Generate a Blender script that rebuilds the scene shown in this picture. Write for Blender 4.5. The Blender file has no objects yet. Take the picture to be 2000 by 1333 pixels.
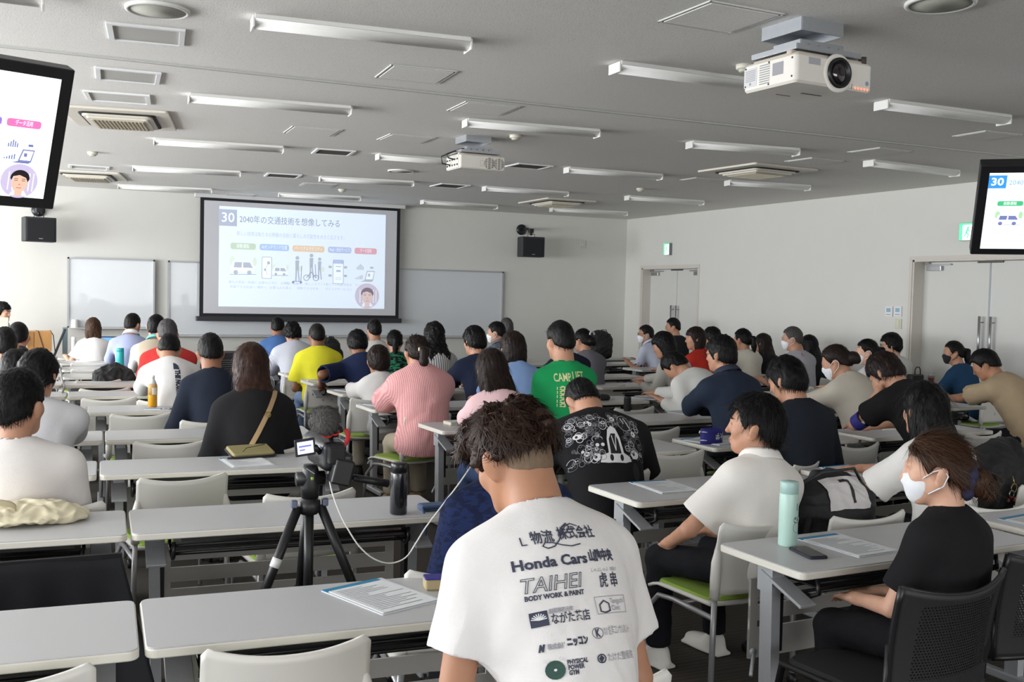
import bpy, bmesh, math, random
import numpy as np
from mathutils import Vector, Matrix
from mathutils.bvhtree import BVHTree
random.seed(7)
S = bpy.context.scene
COL = S.collection
PI = math.pi

# ---------------------------------------------------------------- camera and ray helpers (metres; camera stands at the back of the room)
CAMZ, FOC = 1.65, 2015.274
YAW, PITCH, ROLL = 0.429465, -0.0457176, -0.0232412
def _rot():
    cy, sy = math.cos(YAW), math.sin(YAW)
    f = np.array([sy*math.cos(PITCH), cy*math.cos(PITCH), math.sin(PITCH)])
    r = np.array([cy, -sy, 0.0]); d = np.cross(f, r)
    return np.stack([r*math.cos(ROLL)+d*math.sin(ROLL), -r*math.sin(ROLL)+d*math.cos(ROLL), f])
RC = _rot(); CP = np.array([0.0, 0.0, CAMZ])
def ray(px, py): return RC.T @ np.array([px-1000.0, py-666.5, FOC])
def atZ(px, py, z):
    d = ray(px, py); return CP + d*((z-CP[2])/d[2])
def atY(px, py, y):
    d = ray(px, py); return CP + d*(y/d[1])
def atX(px, py, x):
    d = ray(px, py); return CP + d*(x/d[0])
cam = bpy.data.cameras.new('camera'); camo = bpy.data.objects.new('camera', cam); COL.objects.link(camo)
cam.sensor_width = 36.0; cam.lens = 36.0*FOC/2000.0; cam.clip_start = 0.05; cam.clip_end = 100
camo.matrix_world = Matrix(((RC[0][0], -RC[1][0], -RC[2][0], 0), (RC[0][1], -RC[1][1], -RC[2][1], 0), (RC[0][2], -RC[1][2], -RC[2][2], CAMZ), (0, 0, 0, 1)))
S.camera = camo

# ---------------------------------------------------------------- materials
MATS = {}
def lin(c): return tuple(((v/255.0)/12.92 if v/255.0 <= .04045 else ((v/255.0+.055)/1.055)**2.4) for v in c)
def mat(key, rgb=(200, 200, 200), rough=.6, metal=0.0, noise=0.0, nscale=40.0, bump=0.0, bscale=200.0, emit=0.0, stretch=None, spec=.5, coat=0.0, trans=0.0, sss=0.0):
    """procedural principled material: rgb (sRGB 0..255), colour mottling by noise, fine bump"""
    if key in MATS: return MATS[key]
    m = bpy.data.materials.new(key); m.use_nodes = True
    nt = m.node_tree; b = nt.nodes['Principled BSDF']; c = lin(rgb) + (1.0,)
    b.inputs['Base Color'].default_value = c; b.inputs['Roughness'].default_value = rough; b.inputs['Metallic'].default_value = metal
    b.inputs['Specular IOR Level'].default_value = spec; b.inputs['Coat Weight'].default_value = coat
    b.inputs['Transmission Weight'].default_value = trans
    if sss: b.inputs['Subsurface Weight'].default_value = sss; b.inputs['Subsurface Radius'].default_value = (1, .3, .15); b.inputs['Subsurface Scale'].default_value = .01
    if emit: b.inputs['Emission Color'].default_value = c; b.inputs['Emission Strength'].default_value = emit
    tc = nt.nodes.new('ShaderNodeTexCoord'); vec = tc.outputs['Object']
    if stretch:
        mp = nt.nodes.new('ShaderNodeMapping'); mp.inputs['Scale'].default_value = stretch; nt.links.new(vec, mp.inputs['Vector']); vec = mp.outputs['Vector']
    if noise:
        n = nt.nodes.new('ShaderNodeTexNoise'); n.inputs['Scale'].default_value = nscale; n.inputs['Detail'].default_value = 4; nt.links.new(vec, n.inputs['Vector'])
        mx = nt.nodes.new('ShaderNodeMix'); mx.data_type = 'RGBA'
        mx.inputs['A'].default_value = tuple(max(0, v*(1-noise)) for v in c[:3]) + (1,); mx.inputs['B'].default_value = tuple(min(1, v*(1+noise)) for v in c[:3]) + (1,)
        nt.links.new(n.outputs['Fac'], mx.inputs['Factor']); nt.links.new(mx.outputs['Result'], b.inputs['Base Color'])
    if bump:
        n2 = nt.nodes.new('ShaderNodeTexNoise'); n2.inputs['Scale'].default_value = bscale; n2.inputs['Detail'].default_value = 5; nt.links.new(vec, n2.inputs['Vector'])
        bp = nt.nodes.new('ShaderNodeBump'); bp.inputs['Strength'].default_value = bump; bp.inputs['Distance'].default_value = .004
        nt.links.new(n2.outputs['Fac'], bp.inputs['Height']); nt.links.new(bp.outputs['Normal'], b.inputs['Normal'])
    MATS[key] = m; return m
def node_mat(key, build, rough=.8):
    if key in MATS: return MATS[key]
    m = bpy.data.materials.new(key); m.use_nodes = True
    b = m.node_tree.nodes['Principled BSDF']; b.inputs['Roughness'].default_value = rough
    build(m.node_tree, b); MATS[key] = m; return m

# ---------------------------------------------------------------- mesh builder
class MB:
    def __init__(s): s.v = []; s.f = []; s.m = []; s.smooth = []; s.cur = 0
    def add(s, vs, fs, sm=False):
        o = len(s.v); s.v.extend(tuple(map(float, v)) for v in vs)
        for f in fs: s.f.append(tuple(i+o for i in f)); s.m.append(s.cur); s.smooth.append(sm)
        return s
    def mi(s, i): s.cur = i; return s
    def box(s, c, h, rz=0.0, R=None):
        vs = []
        for x in (-1, 1):
            for y in (-1, 1):
                for z in (-1, 1): vs.append(Vector((x*h[0], y*h[1], z*h[2])))
        M = R if R is not None else Matrix.Rotation(rz, 3, 'Z')
        vs = [M @ v + Vector(c) for v in vs]
        return s.add(vs, [(0, 1, 3, 2), (4, 6, 7, 5), (0, 4, 5, 1), (2, 3, 7, 6), (0, 2, 6, 4), (1, 5, 7, 3)])
    def prism(s, pts, z0, z1, ch=0.0, M=None):
        """extrude a 2-D outline (counter clockwise) from z0 to z1 with a small chamfer ch"""
        n = len(pts); cx = sum(p[0] for p in pts)/n; cy = sum(p[1] for p in pts)/n
        def off(d):
            out = []
            for i in range(n):
                a, b, c = pts[i-1], pts[i], pts[(i+1) % n]
                e1 = Vector((b[0]-a[0], b[1]-a[1])); e2 = Vector((c[0]-b[0], c[1]-b[1]))
                if e1.length < 1e-9 or e2.length < 1e-9: out.append((b[0], b[1])); continue
                e1.normalize(); e2.normalize(); nn = Vector((-e1.y-e2.y, e1.x+e2.x)); L = nn.length
                if L < 1e-6: out.append((b[0], b[1])); continue
                nn = nn/L; k = d/max(.35, nn.dot(Vector((-e1.y, e1.x)))); out.append((b[0]+nn.x*k, b[1]+nn.y*k))
            return out
        ins = off(ch) if ch else pts
        rings = [(ins, z0), (pts, z0+ch), (pts, z1-ch), (ins, z1)] if ch else [(pts, z0), (pts, z1)]
        vs = [(p[0], p[1], z) for r, z in rings for p in r]
        fs = [tuple(range(n-1, -1, -1)), tuple(range((len(rings)-1)*n, len(rings)*n))]
        for k in range(len(rings)-1):
            for i in range(n): j = (i+1) % n; fs.append((k*n+i, k*n+j, (k+1)*n+j, (k+1)*n+i))
        if M is not None: vs = [M @ Vector(v) for v in vs]
        return s.add(vs, fs)
    def rbox(s, c, h, r=.01, ch=.003, n=4, M=None):
        """box with rounded vertical edges, centre c, half sizes h"""
        pts = rrect(h[0], h[1], r, n); T = Matrix.Translation(Vector(c))
        if M is not None: T = T @ M.to_4x4()
        return s.prism(pts, -h[2], h[2], ch, T)
    def tube(s, path, r, n=8, cap=True, closed=False):
        P = [Vector(p) for p in path]; N = len(P); rr = r if hasattr(r, '__len__') else [r]*N
        vs = []; prev = None
        for i in range(N):
            if closed: t = P[(i+1) % N]-P[i-1]
            else: t = P[min(i+1, N-1)]-P[max(i-1, 0)]
            if t.length < 1e-9: t = Vector((0, 0, 1))
            t.normalize()
            if prev is None:
                a = Vector((0, 0, 1)) if abs(t.z) < .9 else Vector((1, 0, 0)); u = t.cross(a).normalized()
            else: u = (prev - t*prev.dot(t)); u = u.normalized() if u.length > 1e-6 else t.orthogonal().normalized()
            prev = u; w = t.cross(u)
            for k in range(n):
                a = 2*PI*k/n; vs.append(P[i] + (u*math.cos(a)+w*math.sin(a))*rr[i])
        fs = []
        for i in range(N if closed else N-1):
            for k in range(n):
                a = i*n+k; b = i*n+(k+1) % n; c = ((i+1) % N)*n+(k+1) % n; d = ((i+1) % N)*n+k; fs.append((a, b, c, d))
        if cap and not closed: fs.append(tuple(range(n-1, -1, -1))); fs.append(tuple(range((N-1)*n, N*n)))
        return s.add(vs, fs, True)
    def lathe(s, prof, c=(0, 0, 0), n=20, M=None):
        """prof: list of (radius, z)"""
        vs = []
        for r, z in prof:
            for k in range(n): a = 2*PI*k/n; vs.append(Vector((r*math.cos(a), r*math.sin(a), z)))
        fs = []
        for i in range(len(prof)-1):
            for k in range(n): fs.append((i*n+k, i*n+(k+1) % n, (i+1)*n+(k+1) % n, (i+1)*n+k))
        fs.append(tuple(range(n-1, -1, -1))); fs.append(tuple(range((len(prof)-1)*n, len(prof)*n)))
        T = Matrix.Translation(Vector(c))
        if M is not None: T = T @ M.to_4x4()
        return s.add([T @ v for v in vs], fs, True)
    def sheet(s, fn, nu, nv, th=0.0):
        """grid surface fn(u,v)->point, u,v in 0..1, thickened by th along its normal"""
        G = [[Vector(fn(i/nu, j/nv)) for j in range(nv+1)] for i in range(nu+1)]
        vs = []; W = nv+1
        def nor(i, j):
            a = G[min(i+1, nu)][j]-G[max(i-1, 0)][j]; b = G[i][min(j+1, nv)]-G[i][max(j-1, 0)]; c = a.cross(b)
            return c.normalized() if c.length > 1e-12 else Vector((0, 0, 1))
        for i in range(nu+1):
            for j in range(nv+1): vs.append(G[i][j])
        fs = [(i*W+j, (i+1)*W+j, (i+1)*W+j+1, i*W+j+1) for i in range(nu) for j in range(nv)]
        if th:
            o = len(vs)
            for i in range(nu+1):
                for j in range(nv+1): vs.append(G[i][j]-nor(i, j)*th)
            fs += [(o+i*W+j, o+i*W+j+1, o+(i+1)*W+j+1, o+(i+1)*W+j) for i in range(nu) for j in range(nv)]
            for i in range(nu): fs.append((i*W, o+i*W, o+(i+1)*W, (i+1)*W)); fs.append((i*W+nv, (i+1)*W+nv, o+(i+1)*W+nv, o+i*W+nv))
            for j in range(nv): fs.append((j, j+1, o+j+1, o+j)); fs.append((nu*W+j, o+nu*W+j, o+nu*W+j+1, nu*W+j+1))
        return s.add(vs, fs, True)
    def poly(s, pts, z=0.0): return s.add([(p[0], p[1], z) for p in pts], [tuple(range(len(pts)))])
    def rect(s, x0, y0, x1, y1, z=0.0): return s.poly([(x0, y0), (x1, y0), (x1, y1), (x0, y1)], z)
    def disc(s, x, y, rx, z=0.0, ry=None, n=24, rot=0.0):
        ry = ry or rx; c, q = math.cos(rot), math.sin(rot)
        return s.poly([(x+rx*math.cos(2*PI*k/n)*c-ry*math.sin(2*PI*k/n)*q, y+rx*math.cos(2*PI*k/n)*q+ry*math.sin(2*PI*k/n)*c) for k in range(n)], z)
    def ring(s, x, y, rx, w, z=0.0, ry=None, n=24, rot=0.0):
        ry = ry or rx; c, q = math.cos(rot), math.sin(rot); vs = []
        for k in range(n):
            for d in (0, -w):
                a, b = (rx+d)*math.cos(2*PI*k/n), (ry+d)*math.sin(2*PI*k/n); vs.append((x+a*c-b*q, y+a*q+b*c, z))
        return s.add(vs, [(2*k, (2*k+2) % (2*n), (2*k+3) % (2*n), 2*k+1) for k in range(n)])
    def line(s, pts, w, z=0.0):
        for a, b in zip(pts[:-1], pts[1:]):
            a = Vector(a); b = Vector(b); d = b-a
            if d.length < 1e-9: continue
            d.normalize(); n = Vector((-d.y, d.x))*w/2; e = d*w*.3
            s.add([(p.x, p.y, z) for p in (a-n-e, b-n+e, b+n+e, a+n-e)], [(0, 1, 2, 3)])
        return s
    def text(s, body, x, y, size, z=0.0, align='LEFT', w=None, shear=0.0, bold=0.0, rot=0.0, outline=0.0):
        """flat lettering; w = fit to this width"""
        cu = bpy.data.curves.new('lettering', 'FONT'); cu.body = body; cu.size = size; cu.shear = shear; cu.resolution_u = 2; cu.offset = bold
        if outline: cu.fill_mode = 'NONE'; cu.bevel_depth = outline; cu.bevel_resolution = 0
        ob = bpy.data.objects.new('lettering', cu); COL.objects.link(ob)
        dg = bpy.context.evaluated_depsgraph_get(); me = bpy.data.meshes.new_from_object(ob.evaluated_get(dg))
        n = len(me.vertices); co = np.zeros(n*3); me.vertices.foreach_get('co', co); co = co.reshape(-1, 3)
        fs = [tuple(p.vertices) for p in me.polygons]
        if n:
            x0, x1 = co[:, 0].min(), co[:, 0].max(); k = (w/(x1-x0)) if w else 1.0
            co[:, 0] = (co[:, 0]-x0)*k; W = (x1-x0)*k
            if align == 'CENTER': co[:, 0] -= W/2
            elif align == 'RIGHT': co[:, 0] -= W
            c, q = math.cos(rot), math.sin(rot)
            s.add([(x+p[0]*c-p[1]*q, y+p[0]*q+p[1]*c, z+(p[2] if outline else 0)) for p in co], fs)
        bpy.data.objects.remove(ob); bpy.data.curves.remove(cu); bpy.data.meshes.remove(me)
        return s
    def build(s, name, mats, parent=None, M=None):
        me = bpy.data.meshes.new(name)
        vs = [M @ Vector(v) for v in s.v] if M is not None else s.v
        me.from_pydata(vs, [], s.f); 
        me.polygons.foreach_set('use_smooth', s.smooth)
        mats = mats if isinstance(mats, (list, tuple)) else [mats]
        for m in mats: me.materials.append(m)
        if len(mats) > 1: me.polygons.foreach_set('material_index', s.m)
        me.validate(); me.update()
        return link(name, me, parent)
def rrect(hx, hy, r, n=4, cx=0.0, cy=0.0):
    out = []; r = min(r, hx*.999, hy*.999)
    for sx, sy, a0 in ((1, 1, 0), (-1, 1, PI/2), (-1, -1, PI), (1, -1, 1.5*PI)):
        for k in range(n+1): a = a0+PI/2*k/n; out.append((cx+sx*(hx-r)+r*math.cos(a), cy+sy*(hy-r)+r*math.sin(a)))
    return out
def link(name, me, parent=None):
    o = bpy.data.objects.new(name, me); COL.objects.link(o)
    if parent is not None: o.parent = parent
    return o
def tag(o, label, cat, group=None, kind=None):
    if label: o['label'] = label
    if cat: o['category'] = cat
    if group: o['group'] = group
    if kind: o['kind'] = kind
    return o
def thing(name, label, cat, loc=(0, 0, 0), rz=0.0, group=None):
    o = bpy.data.objects.new(name, None); COL.objects.link(o); o.empty_display_size = .1
    o.location = loc; o.rotation_euler = (0, 0, rz)
    return tag(o, label, cat, group)
def struct(o): o['kind'] = 'structure'; return o
def copy_tree(o, loc=None, rz=None, label=None, parent=None):
    c = o.copy(); COL.objects.link(c)
    if parent is not None: c.parent = parent
    if loc is not None: c.location = loc
    if rz is not None: c.rotation_euler = (0, 0, rz)
    if label: c['label'] = label
    for ch in list(o.children): copy_tree(ch, parent=c)
    return c
ORD = ['first', 'second', 'third', 'fourth', 'fifth', 'sixth', 'seventh', 'eighth', 'ninth', 'tenth', 'eleventh', 'twelfth', 'thirteenth', 'fourteenth', 'fifteenth', 'sixteenth', 'seventeenth', 'eighteenth', 'nineteenth', 'twentieth']
# ---------------------------------------------------------------- implicit surfaces: smooth-blended shapes turned into one continuous mesh
f32 = np.float32
class Field:
    def __init__(s, lo, hi, vox):
        s.vox = vox; s.lo = np.array(lo, f32)-3*vox; n = np.ceil((np.array(hi)+3*vox-s.lo)/vox).astype(int)+1
        s.n = n; s.v = np.full(tuple(n), 9.0, f32)
        s.ax = [(s.lo[i]+vox*np.arange(n[i])).astype(f32) for i in range(3)]
    def _reg(s, lo, hi, mg):
        sl = []; P = []
        for i in range(3):
            a = max(0, int((lo[i]-mg-s.lo[i])/s.vox)); b = min(s.n[i], int((hi[i]+mg-s.lo[i])/s.vox)+2)
            if b <= a: return None, None
            sl.append(slice(a, b)); sh = [1, 1, 1]; sh[i] = b-a; P.append(s.ax[i][a:b].reshape(sh))
        return tuple(sl), P
    def put(s, prim, k=0.01, op='u'):
        fn, lo, hi = prim; sl, P = s._reg(lo, hi, k*1.5+3*s.vox)
        if sl is None: return
        d = fn(*P); a = s.v[sl]; kk = max(k, 1e-5)
        if op == 'u': h = np.maximum(kk-np.abs(a-d), 0)/kk; s.v[sl] = np.minimum(a, d)-h*h*kk*.25
        else:
            d = -d; h = np.maximum(kk-np.abs(a-d), 0)/kk; s.v[sl] = np.maximum(a, d)+h*h*kk*.25
    def clip(s, fn, k=.004):
        """keep where fn<=0"""
        X, Y, Z = [s.ax[i].reshape([-1 if j == i else 1 for j in range(3)]) for i in range(3)]
        d = fn(X, Y, Z); h = np.maximum(k-np.abs(s.v-d), 0)/k; s.v = np.maximum(s.v, d)+h*h*k*.25
    def mesh(s, relax=1):
        v = s.v; ins = v < 0; n = s.n
        c = np.zeros(tuple(n-1), np.uint8)
        for dx in (0, 1):
            for dy in (0, 1):
                for dz in (0, 1): c += ins[dx:n[0]-1+dx, dy:n[1]-1+dy, dz:n[2]-1+dz]
        act = (c > 0) & (c < 8); idx = np.argwhere(act)
        if len(idx) == 0: return np.zeros((0, 3)), np.zeros((0, 4), int)
        vid = np.full(tuple(n-1), -1, np.int64); vid[act] = np.arange(len(idx))
        acc = np.zeros((len(idx), 3)); cnt = np.zeros(len(idx))
        cor = [(x, y, z) for x in (0, 1) for y in (0, 1) for z in (0, 1)]
        for a in cor:
            for ax in range(3):
                if a[ax]: continue
                b = list(a); b[ax] = 1
                va = v[idx[:, 0]+a[0], idx[:, 1]+a[1], idx[:, 2]+a[2]]; vb = v[idx[:, 0]+b[0], idx[:, 1]+b[1], idx[:, 2]+b[2]]
                cr = (va < 0) != (vb < 0); t = np.where(cr, va/np.where(cr, va-vb, 1), 0)
                p = np.array(a, float)[None, :].repeat(len(idx), 0); p[:, ax] += t
                acc[cr] += p[cr]; cnt[cr] += 1
        pos = s.lo + (idx+acc/cnt[:, None])*s.vox
        quads = []
        for ax in range(3):
            o = [i for i in range(3) if i != ax]
            sa = [slice(0, n[0]), slice(0, n[1]), slice(0, n[2])]; sb = list(sa); sa[ax] = slice(0, n[ax]-1); sb[ax] = slice(1, n[ax])
            A = ins[tuple(sa)]; B = ins[tuple(sb)]; e = np.argwhere(A != B)
            e = e[(e[:, o[0]] > 0) & (e[:, o[1]] > 0) & (e[:, o[0]] < n[o[0]]-1) & (e[:, o[1]] < n[o[1]]-1)]
            if not len(e): continue
            q = []
            for d0, d1 in ((0, 0), (-1, 0), (-1, -1), (0, -1)):
                f = e.copy(); f[:, o[0]] += d0; f[:, o[1]] += d1; q.append(vid[f[:, 0], f[:, 1], f[:, 2]])
            q = np.stack(q, 1); flip = A[e[:, 0], e[:, 1], e[:, 2]]
            if ax == 1: flip = ~flip
            q[~flip] = q[~flip][:, ::-1]; quads.append(q)
        F = np.concatenate(quads); F = F[(F >= 0).all(1)]
        for _ in range(relax):
            a = np.zeros_like(pos); w = np.zeros(len(pos))
            for i in range(4):
                j = (i+1) % 4; np.add.at(a, F[:, i], pos[F[:, j]]); np.add.at(w, F[:, i], 1); np.add.at(a, F[:, j], pos[F[:, i]]); np.add.at(w, F[:, j], 1)
            pos = pos*.5+.5*a/np.maximum(w, 1)[:, None]
        return pos, F
def vnormals(P, F):
    a = P[F[:, 2]]-P[F[:, 0]]; b = P[F[:, 3]]-P[F[:, 1]]; n = np.cross(a, b); N = np.zeros_like(P)
    for i in range(4): np.add.at(N, F[:, i], n)
    return N/np.maximum(np.linalg.norm(N, axis=1), 1e-9)[:, None]
def qmesh(name, P, F, m, parent=None):
    me = bpy.data.meshes.new(name); n = len(P); q = len(F)
    me.vertices.add(n); me.vertices.foreach_set('co', np.asarray(P, f32).ravel())
    me.loops.add(q*4); me.loops.foreach_set('vertex_index', F.astype(np.int32).ravel())
    me.polygons.add(q); me.polygons.foreach_set('loop_start', np.arange(0, q*4, 4, dtype=np.int32)); me.polygons.foreach_set('use_smooth', np.ones(q, bool))
    me.update(calc_edges=True)
    for x in (m if isinstance(m, (list, tuple)) else [m]): me.materials.append(x)
    return link(name, me, parent)
def bump3(P, scale, seed, octaves=6, ridge=False):
    """cheap smooth 3-D noise: warped sums of sines, about -1..1"""
    r = np.random.RandomState(seed); q = P/scale; out = np.zeros(len(P)); w = 0
    wx = np.stack([np.sin(q @ r.randn(3)*1.3+r.rand()*6) for _ in range(3)], 1)*.6; q = q+wx
    for i in range(octaves):
        d = r.randn(3); d /= np.linalg.norm(d); f = 1.0*1.45**(i % 4); a = 1/f**.8
        s_ = np.sin((q @ d)*2.2*f+r.rand()*6.28); out += a*((1-2*np.abs(s_)) if ridge else s_); w += a
    return out/w*1.6
V3 = lambda *a: np.array(a, float)
def cap(a, b, ra, rb=None):
    rb = ra if rb is None else rb; a = V3(*a); b = V3(*b); ba = b-a; L = max(float(ba @ ba), 1e-9)
    def fn(x, y, z):
        t = np.clip(((x-a[0])*ba[0]+(y-a[1])*ba[1]+(z-a[2])*ba[2])/L, 0, 1)
        return np.sqrt((x-a[0]-t*ba[0])**2+(y-a[1]-t*ba[1])**2+(z-a[2]-t*ba[2])**2)-(ra+(rb-ra)*t)
    m = max(ra, rb); return fn, np.minimum(a, b)-m, np.maximum(a, b)+m
def ell(c, r, R=None):
    c = V3(*c); r = V3(*r); R = np.eye(3) if R is None else R
    def fn(x, y, z):
        x, y, z = x-c[0], y-c[1], z-c[2]
        q = [(x*R[0, i]+y*R[1, i]+z*R[2, i]) for i in range(3)]
        k0 = np.sqrt(sum((q[i]/r[i])**2 for i in range(3))); k1 = np.sqrt(sum((q[i]/r[i]**2)**2 for i in range(3)))
        return k0*(k0-1)/np.maximum(k1, 1e-6)
    e = np.sqrt(((R*r)**2).sum(1)); return fn, c-e, c+e
def rbx(c, h, rad, R=None):
    c = V3(*c); h = V3(*h)-rad; R = np.eye(3) if R is None else R
    def fn(x, y, z):
        x, y, z = x-c[0], y-c[1], z-c[2]
        q = [np.abs(x*R[0, i]+y*R[1, i]+z*R[2, i])-h[i] for i in range(3)]
        return np.sqrt(sum(np.maximum(t, 0)**2 for t in q))+np.minimum(np.maximum(np.maximum(q[0], q[1]), q[2]), 0)-rad
    e = np.abs(R) @ (h+rad); return fn, c-e, c+e
def rotx(a): c, s = math.cos(a), math.sin(a); return np.array([[1, 0, 0], [0, c, -s], [0, s, c]])
def roty(a): c, s = math.cos(a), math.sin(a); return np.array([[c, 0, s], [0, 1, 0], [-s, 0, c]])
def rotz(a): c, s = math.cos(a), math.sin(a); return np.array([[c, -s, 0], [s, c, 0], [0, 0, 1]])
def unit(v): v = np.asarray(v, float); return v/max(np.linalg.norm(v), 1e-9)
def frame_from(a, b, hint=(0, 1, 0)):
    z = unit(b-a); x = unit(np.cross(np.array(hint, float), z)); return np.stack([x, np.cross(z, x), z], 1)
def blob(prims, vox, k=.01, relax=1, subs=(), clips=()):
    lo = np.min([p[1] for p in prims], 0); hi = np.max([p[2] for p in prims], 0); f = Field(lo, hi, vox)
    for p in prims: f.put(p[:3], p[3] if len(p) > 3 else k)
    for p in subs: f.put(p[:3], p[3] if len(p) > 3 else .004, 's')
    for c in clips: f.clip(c)
    return f.mesh(relax)
def tufts(P, F, N, count, length, width, flow, seed, lift=.35, jitter=.5, segs=3, sel=None, curl=0.0):
    """tapered locks growing from a surface; flow(p, n) -> preferred directions"""
    r = np.random.RandomState(seed); tri = F[:, :3]; ar = np.linalg.norm(np.cross(P[tri[:, 1]]-P[tri[:, 0]], P[tri[:, 2]]-P[tri[:, 0]]), axis=1)
    if sel is not None: ar = ar*sel(P[tri].mean(1))
    f = r.choice(len(tri), count, p=ar/ar.sum()); u = r.rand(count, 2); u = np.where(u.sum(1, keepdims=True) > 1, 1-u, u)
    T = tri[f]; p = P[T[:, 0]]+u[:, :1]*(P[T[:, 1]]-P[T[:, 0]])+u[:, 1:]*(P[T[:, 2]]-P[T[:, 0]]); n = N[T[:, 0]]
    d = flow(p, n); d = d-n*(d*n).sum(1, keepdims=True); d = d/np.maximum(np.linalg.norm(d, axis=1, keepdims=True), 1e-6)
    d = d+jitter*r.randn(count, 3); d = d-n*(d*n).sum(1, keepdims=True); d /= np.maximum(np.linalg.norm(d, axis=1, keepdims=True), 1e-6)
    L = length*(.5+r.rand(count, 1)); side = np.cross(d, n)*width*(.6+.8*r.rand(count, 1)); cu = curl*r.randn(count, 1)
    vs = []; 
    for i in range(segs+1):
        t = i/segs; c = p-n*.002+d*L*t+n*L*lift*(t-.75*t*t)+np.cross(d, n)*cu*L*t*t; w = side*(1-t)**.7 if i < segs else side*.05
        vs += [c-w, c+w]
    M = segs+1; V = np.stack(vs, 1).reshape(-1, 3); fs = []
    base = np.arange(count)*2*M
    for i in range(segs): fs.append(np.stack([base+2*i, base+2*i+1, base+2*i+3, base+2*i+2], 1))
    return V, np.concatenate(fs)
def join(A, B): return np.concatenate([A[0], B[0]]), np.concatenate([A[1], B[1]+len(A[0])])
# ---------------------------------------------------------------- people
SKIN = {'a': (186, 138, 112), 'b': (172, 124, 96), 'c': (206, 160, 136), 'd': (146, 100, 76)}
def skin_mat(k): return mat('skin_'+k, SKIN[k], .55, noise=.10, nscale=30, bump=.05, bscale=300, sss=.06)
def hair_mat(k):
    c = {'black': (10, 9, 10), 'soft': (20, 18, 17), 'brown': (50, 33, 25), 'dark': (32, 22, 19), 'grey': (70, 68, 68), 'red': (52, 32, 25), 'mid': (62, 41, 28), 'curl': (46, 29, 21)}[k]
    return mat('hair_'+k, c, .5, noise=.45, nscale=90, bump=.4, bscale=260, stretch=(1, 1, .18), spec=.22)
def cloth_mat(key, rgb, pattern=None, rgb2=None):
    if pattern is None: return mat('cloth_'+key, rgb, .88, noise=.07, nscale=9, bump=.25, bscale=420, spec=.2)
    def b(nt, bs):
        tc = nt.nodes.new('ShaderNodeTexCoord'); bs.inputs['Specular IOR Level'].default_value = .2
        mx = nt.nodes.new('ShaderNodeMix'); mx.data_type = 'RGBA'; mx.inputs['A'].default_value = lin(rgb)+(1,); mx.inputs['B'].default_value = lin(rgb2)+(1,)
        if pattern in ('stripe', 'pleat'):
            w = nt.nodes.new('ShaderNodeTexWave'); w.bands_direction = 'X'; w.inputs['Scale'].default_value = 14 if pattern == 'stripe' else 24; w.inputs['Distortion'].default_value = .6 if pattern == 'stripe' else 1.2
            w.inputs['Detail Scale'].default_value = 2; nt.links.new(tc.outputs['Object'], w.inputs['Vector']); fac = w.outputs['Fac']
        else:
            w = nt.nodes.new('ShaderNodeTexNoise'); w.inputs['Scale'].default_value = 38; w.inputs['Detail'].default_value = 2
            mp = nt.nodes.new('ShaderNodeMapping'); mp.inputs['Scale'].default_value = (.5, 1, 1.6); nt.links.new(tc.outputs['Object'], mp.inputs['Vector']); nt.links.new(mp.outputs['Vector'], w.inputs['Vector']); fac = w.outputs['Fac']
        rp = nt.nodes.new('ShaderNodeValToRGB'); rp.color_ramp.elements[0].position = .45 if pattern != 'pleat' else .1; rp.color_ramp.elements[1].position = .56 if pattern != 'pleat' else .9
        nt.links.new(fac, rp.inputs['Fac']); nt.links.new(rp.outputs['Color'], mx.inputs['Factor']); nt.links.new(mx.outputs['Result'], bs.inputs['Base Color'])
        bp = nt.nodes.new('ShaderNodeBump'); bp.inputs['Strength'].default_value = .35; bp.inputs['Distance'].default_value = .003; nt.links.new(fac, bp.inputs['Height']); nt.links.new(bp.outputs['Normal'], bs.inputs['Normal'])
    return node_mat('cloth_'+key, b, .88)
def dvec(a, b=0.0): return np.array([math.sin(b), math.sin(a)*math.cos(b), math.cos(a)*math.cos(b)])
def ik(sh, tgt, l1, l2, pole):
    d = tgt-sh; L = np.linalg.norm(d); L2 = min(max(L, abs(l1-l2)+.03), (l1+l2)*.985); u = d/max(L, 1e-6); tgt = sh+u*L2
    a = (l1*l1-l2*l2+L2*L2)/(2*L2); h = math.sqrt(max(l1*l1-a*a, 0)); p = pole-u*(pole @ u)
    return sh+u*a+unit(p)*h, tgt
PEOPLE = {}
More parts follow.
